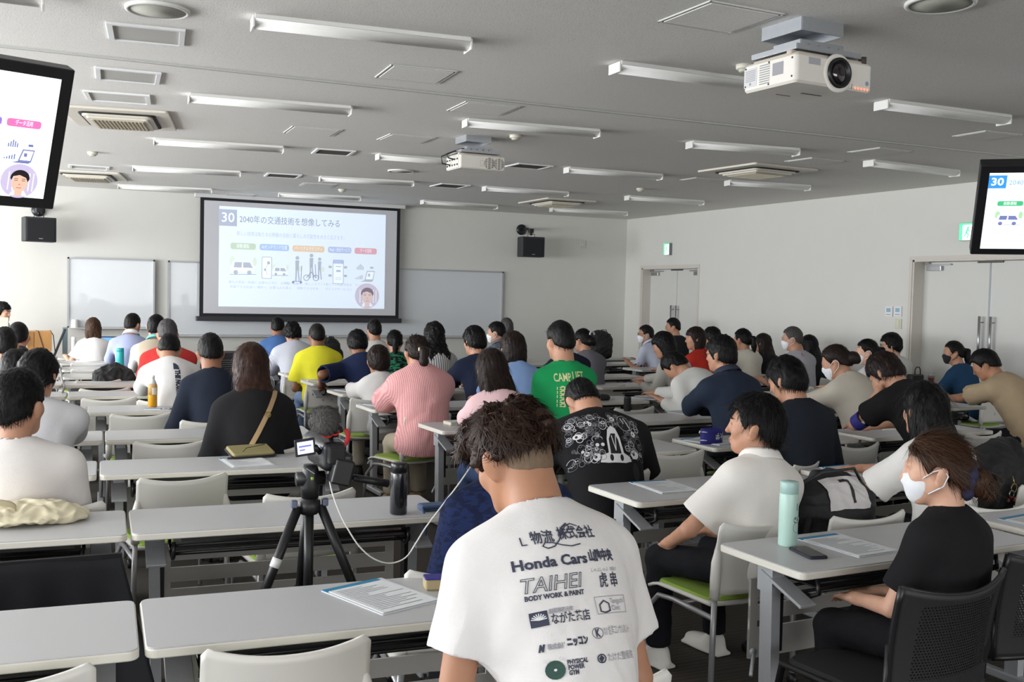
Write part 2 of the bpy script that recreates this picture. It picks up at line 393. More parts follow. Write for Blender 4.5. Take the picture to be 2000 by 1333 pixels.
def person(key, px, ptop, Y, label, lean=.16, curve=.16, side=0.0, hp=.10, hy=0.0, hr=0.0, rot=0.0, fem=False, s=1.0, hs=1.0, skin='a',
           shirt=(230, 230, 230), sleeve='short', slen=.66, loose=.012, pattern=None, rgb2=None, collar=None, wr=.0035, hair='short', hcol='black', hth=None, hlen=.35,
           trousers=(30, 31, 36), hands=('desk', 'desk'), desk=None, vox=None, tuft=0, tlen=.05, face=False, mask=None, glasses=None, neck=.0, shoes=None, legs=True, seat=.45,
           cname='t_shirt', standing=False, legfwd=.40, twist=0.0, ztop=None, shw=1.0, knee=0.0, tw_w=.0016, curl=0.0, name='person', drop=0.0, wave=0.0, vest=None, collar_rgb=None, who=None, chair='white', bunz=0.0):
    T = atY(px, ptop, Y); dist = np.linalg.norm(T-CP); vox = vox or min(max(dist*.00165, .0065), .016); rs = np.random.RandomState(abs(hash(key)) % 9999 if False else sum(ord(c)*(i+3) for i, c in enumerate(key)))
    fs = .90 if fem else 1.0; sw = .160*s*fs*shw
    th = hth if hth is not None else {'short': .017, 'mop': .027, 'undercut': .036, 'bob': .024, 'long': .022, 'pony': .012, 'bun': .012, 'crop': .009}.get(hair, .018)
    RH = rotz(hy) @ rotx(-hp) @ roty(hr); rr = np.array([.076, .098, .112+th*1.02])*hs
    topoff = math.sqrt(((RH[2]*rr)**2).sum())+.003
    A1, A2 = lean, lean+curve; hz = seat+.095*s
    def joints(tl, hz):
        H = np.array([0, 0, hz]); W = H+.16*s*tl*dvec(A1, side); Cc = W+.18*s*tl*dvec((A1+A2)/2, side); Sc = Cc+.13*s*tl*dvec(A2, side)
        N = Sc+.055*s*dvec(A2+.05, side); na = A2+.12+neck; J = N+.075*s*dvec(na, side*.5); HC = J+RH @ (np.array([0, .026, .088])*hs)
        return H, W, Cc, Sc, N, J, HC
    z1 = joints(1.0, hz)[-1][2]; z0 = joints(.8, hz)[-1][2]; want = T[2]-topoff; tl = 1+(want-z1)/((z1-z0)/.2); tl = min(max(tl, .80), 1.16)
    hz += want-joints(tl, hz)[-1][2]
    H, W, Cc, Sc, N, J, HC = joints(tl, hz)
    Rz = rotz(rot); ctr = np.array([T[0], T[1]])-(Rz @ HC)[:2]; root = np.array([ctr[0], ctr[1], 0.0])
    RT = rotz(twist); ax = RT @ np.array([1.0, 0, 0]); ax = unit(ax-np.array([0, 0, side]))
    sh = {q: Sc+ax*q*sw+np.array([0, 0, -.030*s-drop]) for q in (-1, 1)}
    l1, l2 = .285*s*(.95 if fem else 1), .245*s*(.95 if fem else 1)
    dd = (desk-root[1]) if desk is not None else .42
    El, Wr = {}, {}
    for i, q in enumerate((-1, 1)):
        h = hands[i]; pole = np.array([q*.55, -.35, -1.0])
        if h == 'desk': t = np.array([q*.14, dd+.13, .765])
        elif h == 'fold': t = np.array([q*-.04, dd+.10, .765]); pole = np.array([q*1.0, -.1, -.5])
        elif h == 'lap': t = np.array([q*.07, .30, .60])
        elif h == 'down': t = np.array([q*(sw+.05), .10, .50])
        elif h == 'face': t = HC+RH @ np.array([q*.075, .075, -.10]); pole = np.array([q*.5, .3, -1.0])
        elif isinstance(h, tuple) and len(h) == 6: t = np.array(h[:3]); pole = np.array(h[3:])
        else: t = np.array(h)
        El[q], Wr[q] = ik(sh[q], t, l1, l2, pole)
    # ---- body: one continuous skin surface
    r_n = (.047 if fem else .054)*s
    HP = lambda x, y, z: HC+RH @ (np.array([x, y, z])*hs)
    def E(c, r, k=.02, R=None): return ell(HP(*c), np.array(r)*hs, RH if R is None else RH @ R)+(k,)
    def Cp(a, b, ra, rb, k=.015): return cap(HP(*a), HP(*b), ra*hs, rb*hs)+(k,)
    pr = [E((0, -.012, .022), (.074, .092, .091)), E((0, .030, -.035), (.058, .060, .084), .03), E((0, .058, -.096), (.027, .026, .021), .03)]
    for q in (-1, 1): pr += [Cp((q*.050, .004, -.052), (q*.020, .056, -.096), .022, .020, .025), E((q*.037, .060, -.028), (.022, .022, .024), .02)]
    pr += [Cp((-.030, .080, .014), (.030, .080, .014), .012, .012, .016), Cp((0, .088, .008), (0, .104, -.030), .0075, .010, .010), E((0, .104, -.034), (.012, .012, .009), .008),
           Cp((-.017, .089, -.062), (.017, .089, -.062), .0065, .0065, .006), Cp((-.014, .088, -.075), (.014, .088, -.075), .007, .007, .006)]
    for q in (-1, 1):
        Re = roty(q*.25) @ rotx(.25) @ rotz(-q*.45); pr += [E((q*.085, -.016, -.020), (.011, .021, .034), .008, Re), E((q*.079, -.008, -.046), (.008, .010, .012), .006)]
    pr += [cap(HP(0, -.022, -.055), N-.01*dvec(A2), r_n, r_n*1.12)+(.03,), cap(HP(0, -.03, -.02), J-np.array([0, .01, .02]), r_n*.95, r_n)+(.03,)]
    tw = .006
    def torso(g, sl=1.0):
        F1 = np.stack([ax, unit(np.cross(dvec(A2, side), ax)), dvec(A2, side)], 1); F0 = np.stack([np.array([1., 0, 0]), np.array([0, math.cos(A1), -math.sin(A1)]), dvec(A1)], 1)
        wsc = s*fs*shw
        out = [ell(H-.01*dvec(A1), (np.array([.150*(1.08 if fem else 1), .120, .115])*s+g), F0)+(.05,), ell(W, np.array([.128*wsc, .108*s, .155*s*tl])+g, F0)+(.07,),
               ell(Cc+.0*dvec(A2), np.array([.144*wsc, .114*s, .185*s*tl])+g, F1)+(.07,),
               ell(Cc+.075*s*tl*dvec(A2, side)-F1[:, 1]*.018*s, np.array([.138*wsc, .086*s, .115*s])+g, F1)+(.05,)]
        for q in (-1, 1):
            out += [cap(Sc-.03*dvec(A2), sh[q]-ax*q*.022*s, .062*s+g, .048*s+g)+(.05,), cap(N-.016*dvec(A2), Sc+ax*q*sw*.62-.012*s*dvec(A2), .042*s+g, .040*s+g)+(.05,)]
        return out
    pr += torso(-tw*2.2)
    subs = []
    for q in (-1, 1):
        subs.append(E((q*.031, .098, -.001), (.017, .013, .009), .010))
        pr += [cap(sh[q], El[q], .044*s*fs, .036*s*fs)+(.03,), cap(El[q], Wr[q], .038*s*fs, .026*s*fs)+(.012,)]
        f = unit(Wr[q]-El[q]); h = hands[0 if q < 0 else 1]
        up = np.array([0, 0, 1.0]); 
        if h in ('desk', 'fold') : f = unit(np.array([f[0], f[1], max(f[2], -.05)*.3]))
        if h == 'face': f = unit(RH @ np.array([-q*.35, -.15, .9])); up = unit(RH @ np.array([q*1.0, .3, 0]))
        sd = unit(np.cross(f, up)); nn = np.cross(sd, f); w0 = Wr[q]; mr = max(.0078*s, vox*.62); curlf = .5 if h != 'face' else .9
        pr.append(rbx(w0+f*.045*s, np.array([.038, .045, .013])*s, .012*s, np.stack([sd, f, nn], 1))+(.012,))
        pr.append(cap(w0-f*.02, w0+f*.02, .026*s*fs, .028*s*fs)+(.012,))
        for j, (o, L) in enumerate(((-.029, .062), (-.010, .072), (.009, .068), (.027, .052))):
            a = w0+(f*.088+sd*o)*s; b = a+(f*math.cos(curlf*.4)-nn*math.sin(curlf*.4))*L*.5*s; c = b+(f*math.cos(curlf*1.3)-nn*math.sin(curlf*1.3))*L*.5*s
            pr += [cap(a-f*.015, b, mr*1.08, mr)+(.003,), cap(b, c, mr, mr*.85)+(.003,)]
        ts = -q; a = w0+(f*.025+sd*ts*.030)*s*1.0; b = a+(f*.030+sd*ts*.022-nn*.008)*s; c = b+(f*.030+sd*ts*.004-nn*.008)*s
        pr += [cap(a, b, mr*1.25, mr*1.1)+(.006,), cap(b, c, mr*1.1, mr*.9)+(.004,)]
    lg = []
    hipw = .088*s
    for q in (-1, 1):
        hj = H+np.array([q*hipw, .02, -.02])
        if standing: kn = np.array([q*.10, .02, hz*.52]); an = np.array([q*.10, -.01, .085])
        else: kn = np.array([q*(.10+knee), legfwd*s, seat+.032]); an = np.array([q*(.11+knee), (legfwd-.02)*s, .085])
        lg.append((hj, kn, an))
        if legs: pr += [cap(hj, kn, .066*s, .046*s)+(.03,), cap(kn, an, .046*s, .034*s)+(.01,), cap(an+np.array([0, 0, -.045]), an+np.array([0, .13, -.055]), .032, .024)+(.02,)]
    P, F = blob(pr, vox, subs=subs)
    body = qmesh(name, P, F, skin_mat(skin)); tag(body, label, 'person'); body.location = root; body.rotation_euler = (0, 0, rot)
    # ---- shirt
    g = loose; shp = []; ssub = []
    for q in (-1, 1):
        if sleeve == 'none': continue
        d1 = unit(El[q]-sh[q]); e0 = sh[q]+d1*l1*slen
        if sleeve == 'short':
            shp.append(cap(sh[q], e0+d1*.05, .050*s*fs+g*.9, .048*s*fs+g*1.7)+(.03,)); ssub.append(rbx(e0+d1*.13, (.13, .13, .13), .01, frame_from(sh[q], El[q]))+(.003,)); ssub.append(cap(e0-d1*.035, e0+d1*.1, .046*s*fs+g*.6, .046*s*fs+g*.9)+(.004,))
        else:
            d2 = unit(Wr[q]-El[q]); w1 = Wr[q]-d2*.01; shp += [cap(sh[q], El[q], .050*s*fs+g*.9, .044*s*fs+g*1.1)+(.03,), cap(El[q], w1, .044*s*fs+g*1.1, .034*s*fs+g*.7)+(.02,)]
            ssub.append(rbx(w1+d2*.06, (.07, .07, .055), .01, frame_from(El[q], Wr[q]))+(.003,))
    tor = torso(g)
    lo = np.min([p[1] for p in shp+tor], 0); hi = np.max([p[2] for p in shp+tor], 0); fl = Field(lo, hi, vox)
    for p in shp: fl.put(p[:3], p[3])
    for p in ssub: fl.put(p[:3], p[3], 's')
    for p in tor: fl.put(p[:3], p[3])
    nd = unit(J-N); fl.put(cap(N+nd*.022*s-np.array([0, .004, 0]), HC, r_n*1.16+.004, r_n*1.3)[:3], .006, 's')
    fl.clip(lambda x, y, z: (H[2]-.095*s)-z+0*x+0*y)
    P2, F2 = fl.mesh(1); N2 = vnormals(P2, F2); sd_ = rs.randint(9999)
    zz = (P2-N) @ -dvec(A2); msk = np.clip((zz-.06)/.25, .25, 1.0)
    Q = P2.copy(); Q[:, 2] *= .62
    P2 = P2+N2*((bump3(Q, .085, sd_, 6)*.9-.35*np.abs(bump3(Q, .06, sd_+1, 5)))*wr*msk)[:, None]
    sm = cloth_mat(key, shirt, pattern, rgb2); so = qmesh(cname, P2, F2, sm, body)
    if collar in ('polo', 'dress', 'band'):
        cm = MB(); up = unit(nd*.8+dvec(A2)*.2); fx = ax; fy = np.cross(up, fx); hgt = {'polo': .036, 'dress': .045, 'band': .018}[collar]*s; R0 = r_n*1.16+.006
        if collar != 'band': cm.sheet(lambda u, v: N+up*(.018+hgt*(1-abs(2*v-1)*1.0))*1.0+(fx*math.cos(2*PI*u)+fy*math.sin(2*PI*u)*1.08)*(R0+(.004 if v < .5 else .004+.020*(v-.5)*2)), 28, 8, .003)
        else: cm.sheet(lambda u, v: N+up*(.012+hgt*v)+(fx*math.cos(2*PI*u)+fy*math.sin(2*PI*u)*1.08)*(R0+.003*math.sin(v*PI)), 28, 4, .004)
        cm.build('collar', mat('collar_'+key, collar_rgb or shirt, .85, bump=.2), so)
    if collar == 'hood':
        b = -np.cross(ax, dvec(A2)); b = np.array([b[0], -abs(b[1]), b[2]]) if b[1] > 0 else b
        hpz = [ell(N+b*.060*s-dvec(A2)*.060*s, np.array([.120, .052, .100])*s, np.stack([ax, unit(np.cross(dvec(A2), ax)), dvec(A2)], 1))+(.03,), ell(N+b*.035*s-dvec(A2)*.0*s, np.array([.100, .050, .035])*s)+(.03,)]
        for q in (-1, 1): hpz.append(cap(N+b*.03*s+ax*q*.075*s, N-b*.05*s+ax*q*.07*s-np.array([0, 0, .03]), .026*s, .02*s)+(.02,))
        hP, hF = blob(hpz, max(vox, .007), subs=[cap(N+nd*.03, HC, r_n*1.15, r_n*1.3)+(.01,)]); hN = vnormals(hP, hF); hP = hP+hN*(bump3(hP, .05, 3)*.003)[:, None]; qmesh('hood', hP, hF, sm, so)
    if vest:
        vt = torso(g+.008); lo = np.min([p[1] for p in vt], 0); hi = np.max([p[2] for p in vt], 0); fv = Field(lo, hi, vox)
        for p in vt: fv.put(p[:3], p[3])
        fv.put(cap(N+nd*.010*s, HC, r_n*1.35+.004, r_n*1.5)[:3], .006, 's')
        for q in (-1, 1): fv.put(ell(sh[q]+ax*q*.055*s, (.062, .13, .12)), .01, 's')
        fv.clip(lambda x, y, z: (H[2]-.10*s)-z+0*x+0*y); vP, vF = fv.mesh(1); qmesh('vest', vP, vF, cloth_mat('vest_'+key, vest), so)
    # ---- trousers and shoes
    if legs:
        tp = [ell(H-.02*dvec(A1), np.array([.152*(1.08 if fem else 1), .120, .105])*s)+(.04,)]
        for hj, kn, an in lg: tp += [cap(hj, kn, .080*s, .066*s)+(.04,), cap(kn, an+np.array([0, 0, .02]), .066*s, .056*s)+(.02,)]
        tv = max(vox*1.25, .009); tP, tF = blob(tp, tv, clips=[lambda x, y, z: .095-z+0*x+0*y, lambda x, y, z: np.where(y < .2, (H[2]-.100*s)-z, -1.0)+0*x]); tN = vnormals(tP, tF); tP = tP+tN*(bump3(tP, .07, 5)*.004)[:, None]
        qmesh('trousers', tP, tF, cloth_mat('legs_%d_%d_%d' % tuple(trousers), trousers), body)
        for hj, kn, an in lg:
            c = an+np.array([0, .055, -.05]); sP, sF = blob([ell(c, (.045, .13, .038)), ell(c+np.array([0, -.06, .03]), (.040, .055, .045)), rbx(c+np.array([0, 0, -.025]), (.046, .128, .012), .011)], max(tv, .009), .02, clips=[lambda x, y, z: .004-z+0*x+0*y])
            qmesh('shoe', sP, sF, mat('shoe_%s' % (shoes or 'dark'), {'white': (225, 222, 215), None: (32, 31, 33), 'tan': (150, 128, 100)}[shoes], .6), body)
    # ---- hair
    if hair:
        hv = max(min(vox, .010), .005) if dist < 9 else .010
        def h2(x, y, z):
            x, y, z = x-HC[0], y-HC[1], z-HC[2]
            return [(x*RH[0, i]+y*RH[1, i]+z*RH[2, i])/hs for i in range(3)]
        nz = {'short': -.070, 'mop': -.098, 'undercut': -.012, 'bob': -.165, 'long': -.19, 'pony': -.075, 'bun': -.075, 'crop': -.062}[hair]; ez = {'bob': -.14, 'long': -.16, 'mop': -.045}.get(hair, -.018)
        line = {'mop': .040, 'bob': .035, 'long': .040, 'undercut': .040}.get(hair, .058); sidey = {'bob': .030, 'long': .030, 'mop': .030}.get(hair, .022)
        def shape(x, y, z):
            a, b, c = h2(x, y, z)
            lowb = nz+(b+.095)*((ez-nz)/.085)
            low = np.maximum(lowb, nz) if hair in ('undercut',) else np.where(b > -.01, ez, np.minimum(lowb, max(ez, nz)))
            d1 = low-c
            front = np.minimum(b-(sidey+.40*np.maximum(c+.03, -.02)), line-c)
            return np.maximum(d1, front)*hs
        lat = .42 if hair in ('short', 'crop') else .75
        hpz = [ell(HP(0, -.012, .020), np.array([.077+th*lat, .095+th*.85, .093+th])*hs, RH)+(.01,)]
        if hair in ('mop', 'bob', 'long', 'short', 'crop', 'pony', 'bun', 'undercut'):
            hpz.append(ell(HP(0, -.035, -.035 if hair != 'undercut' else .01), np.array([(.070 if hair not in ('short', 'crop') else .060)+th*.7, .066+th*.8, .075+(0 if hair not in ('bob', 'long') else .06)])*hs, RH)+(.03,))
        if hair in ('bob', 'long'): hpz += [ell(HP(q*.062, -.020, -.085), np.array([.024+th*.3, .055, .085])*hs, RH)+(.03,) for q in (-1, 1)]
        if hair == 'undercut': hpz += [ell(HP(0, .055, .085), np.array([.07, .05, .045])*hs, RH)+(.03,), ell(HP(-.03, .098, .03), np.array([.045, .03, .05])*hs, RH)+(.03,)]
        lo = np.min([p[1] for p in hpz], 0); hi = np.max([p[2] for p in hpz], 0)
        tail = []
        down = np.array([0, 0, -1.0]); bk = -np.array([0, math.cos(A2), -math.sin(A2)]); dn = -dvec(A2)
        if hair == 'long':
            p0 = HP(0, -.07, -.06); p1 = N+bk*.065*s+dn*.0; p2 = N+bk*.092*s+dn*hlen*.5*s; p3 = N+bk*.095*s+dn*hlen*s; ws = (.082, .098, .105, .085); pts = [p0, p1, p2, p3]
            fr = np.stack([ax, unit(np.cross(dvec(A2), ax)), dvec(A2)], 1)
            for i in range(9):
                t = i/8*3; k = min(int(t), 2); u = t-k; c = pts[k]*(1-u)+pts[k+1]*u; w_ = ws[k]*(1-u)+ws[k+1]*u
                tail.append(ell(c, np.array([w_*s, .034*s*(1-.35*t/3), max(.06, hlen*.2)*s]), fr)+(.03,))
        if hair in ('pony',):
            b0 = HP(0, -.108, .02); b1 = HP(0, -.150, .0); b2 = HP(0, -.150, -.08); b3 = b2+np.array([0, -.005, -hlen*.45])
            tail += [cap(b0, b1, .022, .028)+(.015,), cap(b1, b2, .030, .034)+(.015,), cap(b2, b3, .034, .016)+(.015,)]
        if hair == 'bun':
            tail += [ell(HP(0, -.130, -.020+bunz), np.array([.054, .048, .050])*hs, RH)+(.012,), ell(HP(.0, -.145, -.043+bunz), np.array([.036, .03, .034])*hs, RH)+(.01,)]
        allp = hpz+tail; lo = np.min([p[1] for p in allp], 0); hi = np.max([p[2] for p in allp], 0); fl = Field(lo, hi, hv)
        for p in hpz: fl.put(p[:3], p[3])
        fl.clip(shape, .012)
        if hair in ('short', 'undercut', 'crop', 'pony', 'bun'):
            for q in (-1, 1): fl.put(ell(HP(q*.085, -.006, -.028), np.array([.035, .030, .040])*hs, RH), .006, 's')
        for p in tail: fl.put(p[:3], p[3])
        hP, hF = fl.mesh(1); hN = vnormals(hP, hF)
        loc = (hP-HC) @ RH; ang = np.arctan2(loc[:, 0], -loc[:, 1]); amp = {'mop': .005, 'undercut': .010, 'crop': .0015, 'long': .004, 'bob': .004}.get(hair, .0032)
        st = np.stack([ang*.16, loc[:, 2]*(.22 if hair != 'undercut' else 1.0), np.linalg.norm(loc[:, :2], axis=1)*.8], 1)
        hP = hP+hN*((bump3(st, .020, sd_+3, 6, ridge=True)*amp)+bump3(hP, .03, sd_+4, 5)*(amp*.5+wave))[:, None]
        hm = hair_mat(hcol)
        if not tuft and dist < 15: tuft, tlen, tw_w = 420, (.028 if hair in ('short', 'crop') else .045), .0026
        if tuft:
            cr = HP(0, -.03, .10)
            def face_free(p):
                l_ = (p-HC) @ RH; return ((l_[:, 1] < -.012) | (l_[:, 2] > .052)).astype(float)*(1.0 if hair not in ('pony', 'bun') else (l_[:, 1] > -.098))+(.0 if hair in ('pony', 'bun', 'undercut') else .55)*(l_[:, 1] < .03)
            def face_free(p):
                l_ = (p-HC) @ RH; return ((l_[:, 1] < -.012) | (l_[:, 2] > .052)).astype(float)*(1.0 if hair not in ('pony', 'bun') else (l_[:, 1] > -.098))+(.0 if hair in ('pony', 'bun', 'undercut') else .55)*(l_[:, 1] < .03)
            anch = HP(0, -.115, -.02+bunz)
            def flow(p, n):
                if hair in ('pony', 'bun'): return anch-p+np.array([0, 0, -.01])
                o = p-cr; hgt = (p-HC) @ RH[:, 2]; k = np.clip((hgt+.02)/.10, 0, 1)[:, None]
                return k*(o-(o @ RH[:, 2])[:, None]*RH[:, 2]*.2)+(1-k)*np.array([0, 0, -1.0])*.12+np.array([0, 0, -.03])
            tv_, tf_ = tufts(hP, hF, hN, tuft, tlen, tw_w, flow, sd_+8, lift=.35 if hair in ('undercut',) else .12, jitter=.55 if hair == 'undercut' else .20, curl=curl, sel=face_free)
            hP, hF = join((hP, hF), (tv_, tf_))
        ho = qmesh('hair', hP, hF, hm, body)
        if hair == 'undercut':
            def fade(x, y, z):
                a, b, c = h2(x, y, z); return np.maximum(np.maximum((-.070+(b+.095)*.30)-c, c-.02), b-.02)
            fP, fF = blob([ell(HP(0, -.012, .020), np.array([.0758, .0938, .0928])*hs, RH), ell(HP(0, -.035, -.035), np.array([.060, .060, .070])*hs, RH)], .006, .02, subs=[ell(HP(q*.085, -.006, -.028), np.array([.035, .034, .044])*hs, RH)+(.004,) for q in (-1, 1)], clips=[fade])
            qmesh('hair_fade', fP, fF, mat('hair_fade', (112, 92, 72), .7, noise=.3, nscale=120), ho)
    # ---- face details
    if face:
        for q in (-1, 1):
            e = MB(); e.lathe([(0, -.0105), (.0055, -.0088), (.0096, -.004), (.0105, 0), (.0096, .004), (.0055, .0088), (0, .0105)], HP(q*.030, .0735, -.001), 14); e.mi(1); e.lathe([(0, -.005), (.0035, -.0035), (.005, 0), (.0035, .0035), (0, .005)], HP(q*.030, .0812, -.001), 10)
            e.build('eye', [mat('eye_white', (225, 220, 214), .25), mat('iris', (30, 20, 16), .2)], body)
            b = MB(); b.tube([HP(q*.015, .0935, .020), HP(q*.032, .0915, .026), HP(q*.050, .080, .021)], [.0032, .0038, .0022], 6); b.build('eyebrow', hair_mat('black'), body)
        b = MB(); b.tube([HP(-.020, .0925, -.0685), HP(0, .0965, -.0690), HP(.020, .0925, -.0685)], [.002, .0052, .002], 6); b.build('lips', mat('lips', (168, 104, 92), .5), body)
    if mask:
        mc = {'white': (226, 228, 232), 'black': (32, 33, 38)}[mask]
        mp_ = [E((0, .046, -.052), (.064, .060, .058), .02), E((0, .058, -.094), (.036, .034, .030), .03), Cp((0, .096, -.014), (0, .103, -.040), .009, .010, .016)]
        def mclip(x, y, z):
            a, b, c = h2(x, y, z) if hair else [None]*3
            return np.maximum(np.maximum(c+.014, -.122-c), .034-.25*(c+.06)-b)*hs
        mP, mF = blob([p[:3]+(p[3],) for p in mp_], .005, clips=[mclip]); mo = qmesh('face_mask', mP, mF, mat('mask_'+mask, mc, .85, bump=.2, bscale=300), body)
        for q in (-1, 1):
            t = MB(); t.tube([HP(q*.060, .046, -.030), HP(q*.077, .010, -.004), HP(q*.090, -.022, .006), HP(q*.094, -.034, -.018), HP(q*.083, -.018, -.052), HP(q*.064, .030, -.080)], .0026, 5); t.build('ear_loop', mat('mask_'+mask, mc), mo)
    if glasses:
        gm = MB()
        for q in (-1, 1):
            gm.tube([HP(q*(.032+.026*math.cos(a)), .104-.3*abs(.02*math.cos(a)), .002+.019*math.sin(a)) for a in [2*PI*k/14 for k in range(14)]], .0016, 5, closed=True)
            gm.tube([HP(q*.058, .098, .006), HP(q*.076, .05, .006), HP(q*.084, -.015, .004), HP(q*.084, -.035, -.012)], .0016, 5)
        gm.tube([HP(-.006, .106, .006), HP(.006, .106, .006)], .0016, 5)
        gm.build('glasses', mat('spectacle_'+glasses, {'dark': (25, 25, 28), 'metal': (190, 185, 175)}[glasses], .3, metal=.6 if glasses == 'metal' else 0), body)
    rec = dict(o=body, shirt=so, P=P2, F=F2, N=N, HC=HC, RH=RH, HP=HP, up=dvec((A1+A2)/2), fwd=np.array([0, math.cos((A1+A2)/2), -math.sin((A1+A2)/2)]), root=root, rot=rot, Sc=Sc, Cc=Cc, W=W, H=H, sh=sh, El=El, Wr=Wr, tl=tl, hz=hz, ax=ax, body=body, hair=ho if hair else None)
    PEOPLE[key] = rec
    if isinstance(chair, tuple): chair_px(chair[0], chair[1], 'white chair under the '+who)
    elif chair and not standing:
        f = Rz @ np.array([0, 1.0, 0]); place_chair(root[0]-f[0]*.055, root[1]-f[1]*.055, rot*.6, 'white chair under the '+who)
    print('PERSON %s root(%.2f,%.2f) tl %.2f hz %.3f ppm %.0f vox %.4f' % (key, root[0], root[1], tl, hz, FOC/np.linalg.norm(T-CP), vox))
    return rec
def print_on(rec, mb, mats, cu=0.0, cv=0.0, name='printed_lettering', off=.0025, rot=0.0, sub=.03):
    """lay flat lettering on the back of a shirt (u along the shoulders, v up the spine, origin at chest level)"""
    me = bpy.data.meshes.new('t'); me.from_pydata(mb.v, [], mb.f); bm = bmesh.new(); bm.from_mesh(me)
    for i, f in enumerate(bm.faces): f.material_index = mb.m[i]
    bmesh.ops.triangulate(bm, faces=bm.faces[:])
    for _ in range(4):
        ed = [e for e in bm.edges if e.calc_length() > sub]
        if not ed: break
        bmesh.ops.subdivide_edges(bm, edges=ed, cuts=1); bmesh.ops.triangulate(bm, faces=[f for f in bm.faces if len(f.verts) > 3])
    bvh = BVHTree.FromPolygons([tuple(p) for p in rec['P']], [tuple(int(i) for i in f) for f in rec['F']])
    up = Vector(rec['up']); fw = Vector(rec['fwd']); ax = Vector(rec['ax']); o = Vector(rec['Cc']); c, s_ = math.cos(rot), math.sin(rot); bad = []
    for v in bm.verts:
        u = cu+v.co.x*c-v.co.y*s_; w = cv+v.co.x*s_+v.co.y*c
        hit = bvh.ray_cast(o+ax*u+up*w-fw*1.0, fw, 1.4)
        if hit[0] is None: bad.append(v)
        else: v.co = hit[0]-fw*(off+v.co.z)
    if bad: bmesh.ops.delete(bm, geom=bad, context='VERTS')
    bm.to_mesh(me); bm.free(); me.name = name
    for m in mats: me.materials.append(m)
    return link(name, me, rec['shirt'])
# ---------------------------------------------------------------- the room
CEIL = 3.017; XW, YW, XL, YB = 9.48, 15.91, -4.8, -6.0
K = .93
M_wall = mat('wall_paint', (214, 213, 208), .9, noise=.03, nscale=3, bump=.08, bscale=160)
M_ceil = None
def _ceil(nt, b):
    tc = nt.nodes.new('ShaderNodeTexCoord'); n = nt.nodes.new('ShaderNodeTexNoise'); n.inputs['Scale'].default_value = 110; n.inputs['Detail'].default_value = 3; n.inputs['Roughness'].default_value = .7
    nt.links.new(tc.outputs['Object'], n.inputs['Vector']); r = nt.nodes.new('ShaderNodeValToRGB'); r.color_ramp.elements[0].position = .30; r.color_ramp.elements[1].position = .42
    r.color_ramp.elements[0].color = lin((168, 165, 160))+(1,); r.color_ramp.elements[1].color = lin((224, 222, 218))+(1,)
    nt.links.new(n.outputs['Fac'], r.inputs['Fac']); nt.links.new(r.outputs['Color'], b.inputs['Base Color'])
    bp = nt.nodes.new('ShaderNodeBump'); bp.inputs['Strength'].default_value = .3; bp.inputs['Distance'].default_value = .004; nt.links.new(n.outputs['Fac'], bp.inputs['Height']); nt.links.new(bp.outputs['Normal'], b.inputs['Normal'])
M_ceil = node_mat('ceiling_board', _ceil, .95)
def _carpet(nt, b):
    tc = nt.nodes.new('ShaderNodeTexCoord'); w = nt.nodes.new('ShaderNodeTexWave'); w.bands_direction = 'Y'; w.inputs['Scale'].default_value = 9; w.inputs['Distortion'].default_value = 4; w.inputs['Detail'].default_value = 3
    mp = nt.nodes.new('ShaderNodeMapping'); mp.inputs['Scale'].default_value = (.25, 1, 1); nt.links.new(tc.outputs['Object'], mp.inputs['Vector']); nt.links.new(mp.outputs['Vector'], w.inputs['Vector'])
    n = nt.nodes.new('ShaderNodeTexNoise'); n.inputs['Scale'].default_value = 300; nt.links.new(tc.outputs['Object'], n.inputs['Vector'])
    mx = nt.nodes.new('ShaderNodeMix'); mx.data_type = 'RGBA'; mx.inputs['A'].default_value = lin((62, 57, 51))+(1,); mx.inputs['B'].default_value = lin((84, 78, 71))+(1,)
    ad = nt.nodes.new('ShaderNodeMath'); ad.operation = 'MULTIPLY'; nt.links.new(w.outputs['Fac'], ad.inputs[0]); nt.links.new(n.outputs['Fac'], ad.inputs[1]); nt.links.new(ad.outputs[0], mx.inputs['Factor'])
    nt.links.new(mx.outputs['Result'], b.inputs['Base Color'])
M_floor = node_mat('carpet_tile', _carpet, .95)
m = MB(); m.box(((XL+XW)/2, (YB+YW)/2, -.05), ((XW-XL)/2+.2, (YW-YB)/2+.2, .05)); struct(m.build('floor', M_floor))
m = MB(); m.box(((XL+XW)/2, (YB+YW)/2, CEIL+.05), ((XW-XL)/2+.2, (YW-YB)/2+.2, .05)); struct(m.build('ceiling', M_ceil))
m = MB(); m.box(((XL+XW)/2, YW+.1, CEIL/2), ((XW-XL)/2+.2, .1, CEIL/2)); struct(m.build('wall_front', M_wall))
m = MB(); m.box(((XL+XW)/2, YB-.1, CEIL/2), ((XW-XL)/2+.2, .1, CEIL/2)); struct(m.build('wall_back', M_wall))
# door wall with two recessed double doors
d2a = atX(1783, 508, XW); d1a = atX(1254, 524, XW); d1b = atX(1364, 520.5, XW)
D1 = (d1b[1], d1a[1], d1a[2]); D2 = (d2a[1]-1.95, d2a[1], d2a[2]); RECESS = .22
m = MB()
def wseg(y0, y1, z0, z1): m.box((XW+.15, (y0+y1)/2, (z0+z1)/2), (.15, (y1-y0)/2, (z1-z0)/2))
wseg(YB-.2, D2[0], 0, CEIL); wseg(D2[0], D2[1], D2[2], CEIL); wseg(D2[1], D1[0], 0, CEIL); wseg(D1[0], D1[1], D1[2], CEIL); wseg(D1[1], YW, 0, CEIL)
struct(m.build('wall_right', M_wall))
M_door = mat('door_paint', (208, 208, 204), .5, noise=.02, nscale=2); M_steel = mat('brushed_steel', (176, 176, 178), .32, metal=.9, noise=.08, nscale=60); M_jamb = mat('door_jamb', (205, 200, 192), .6)
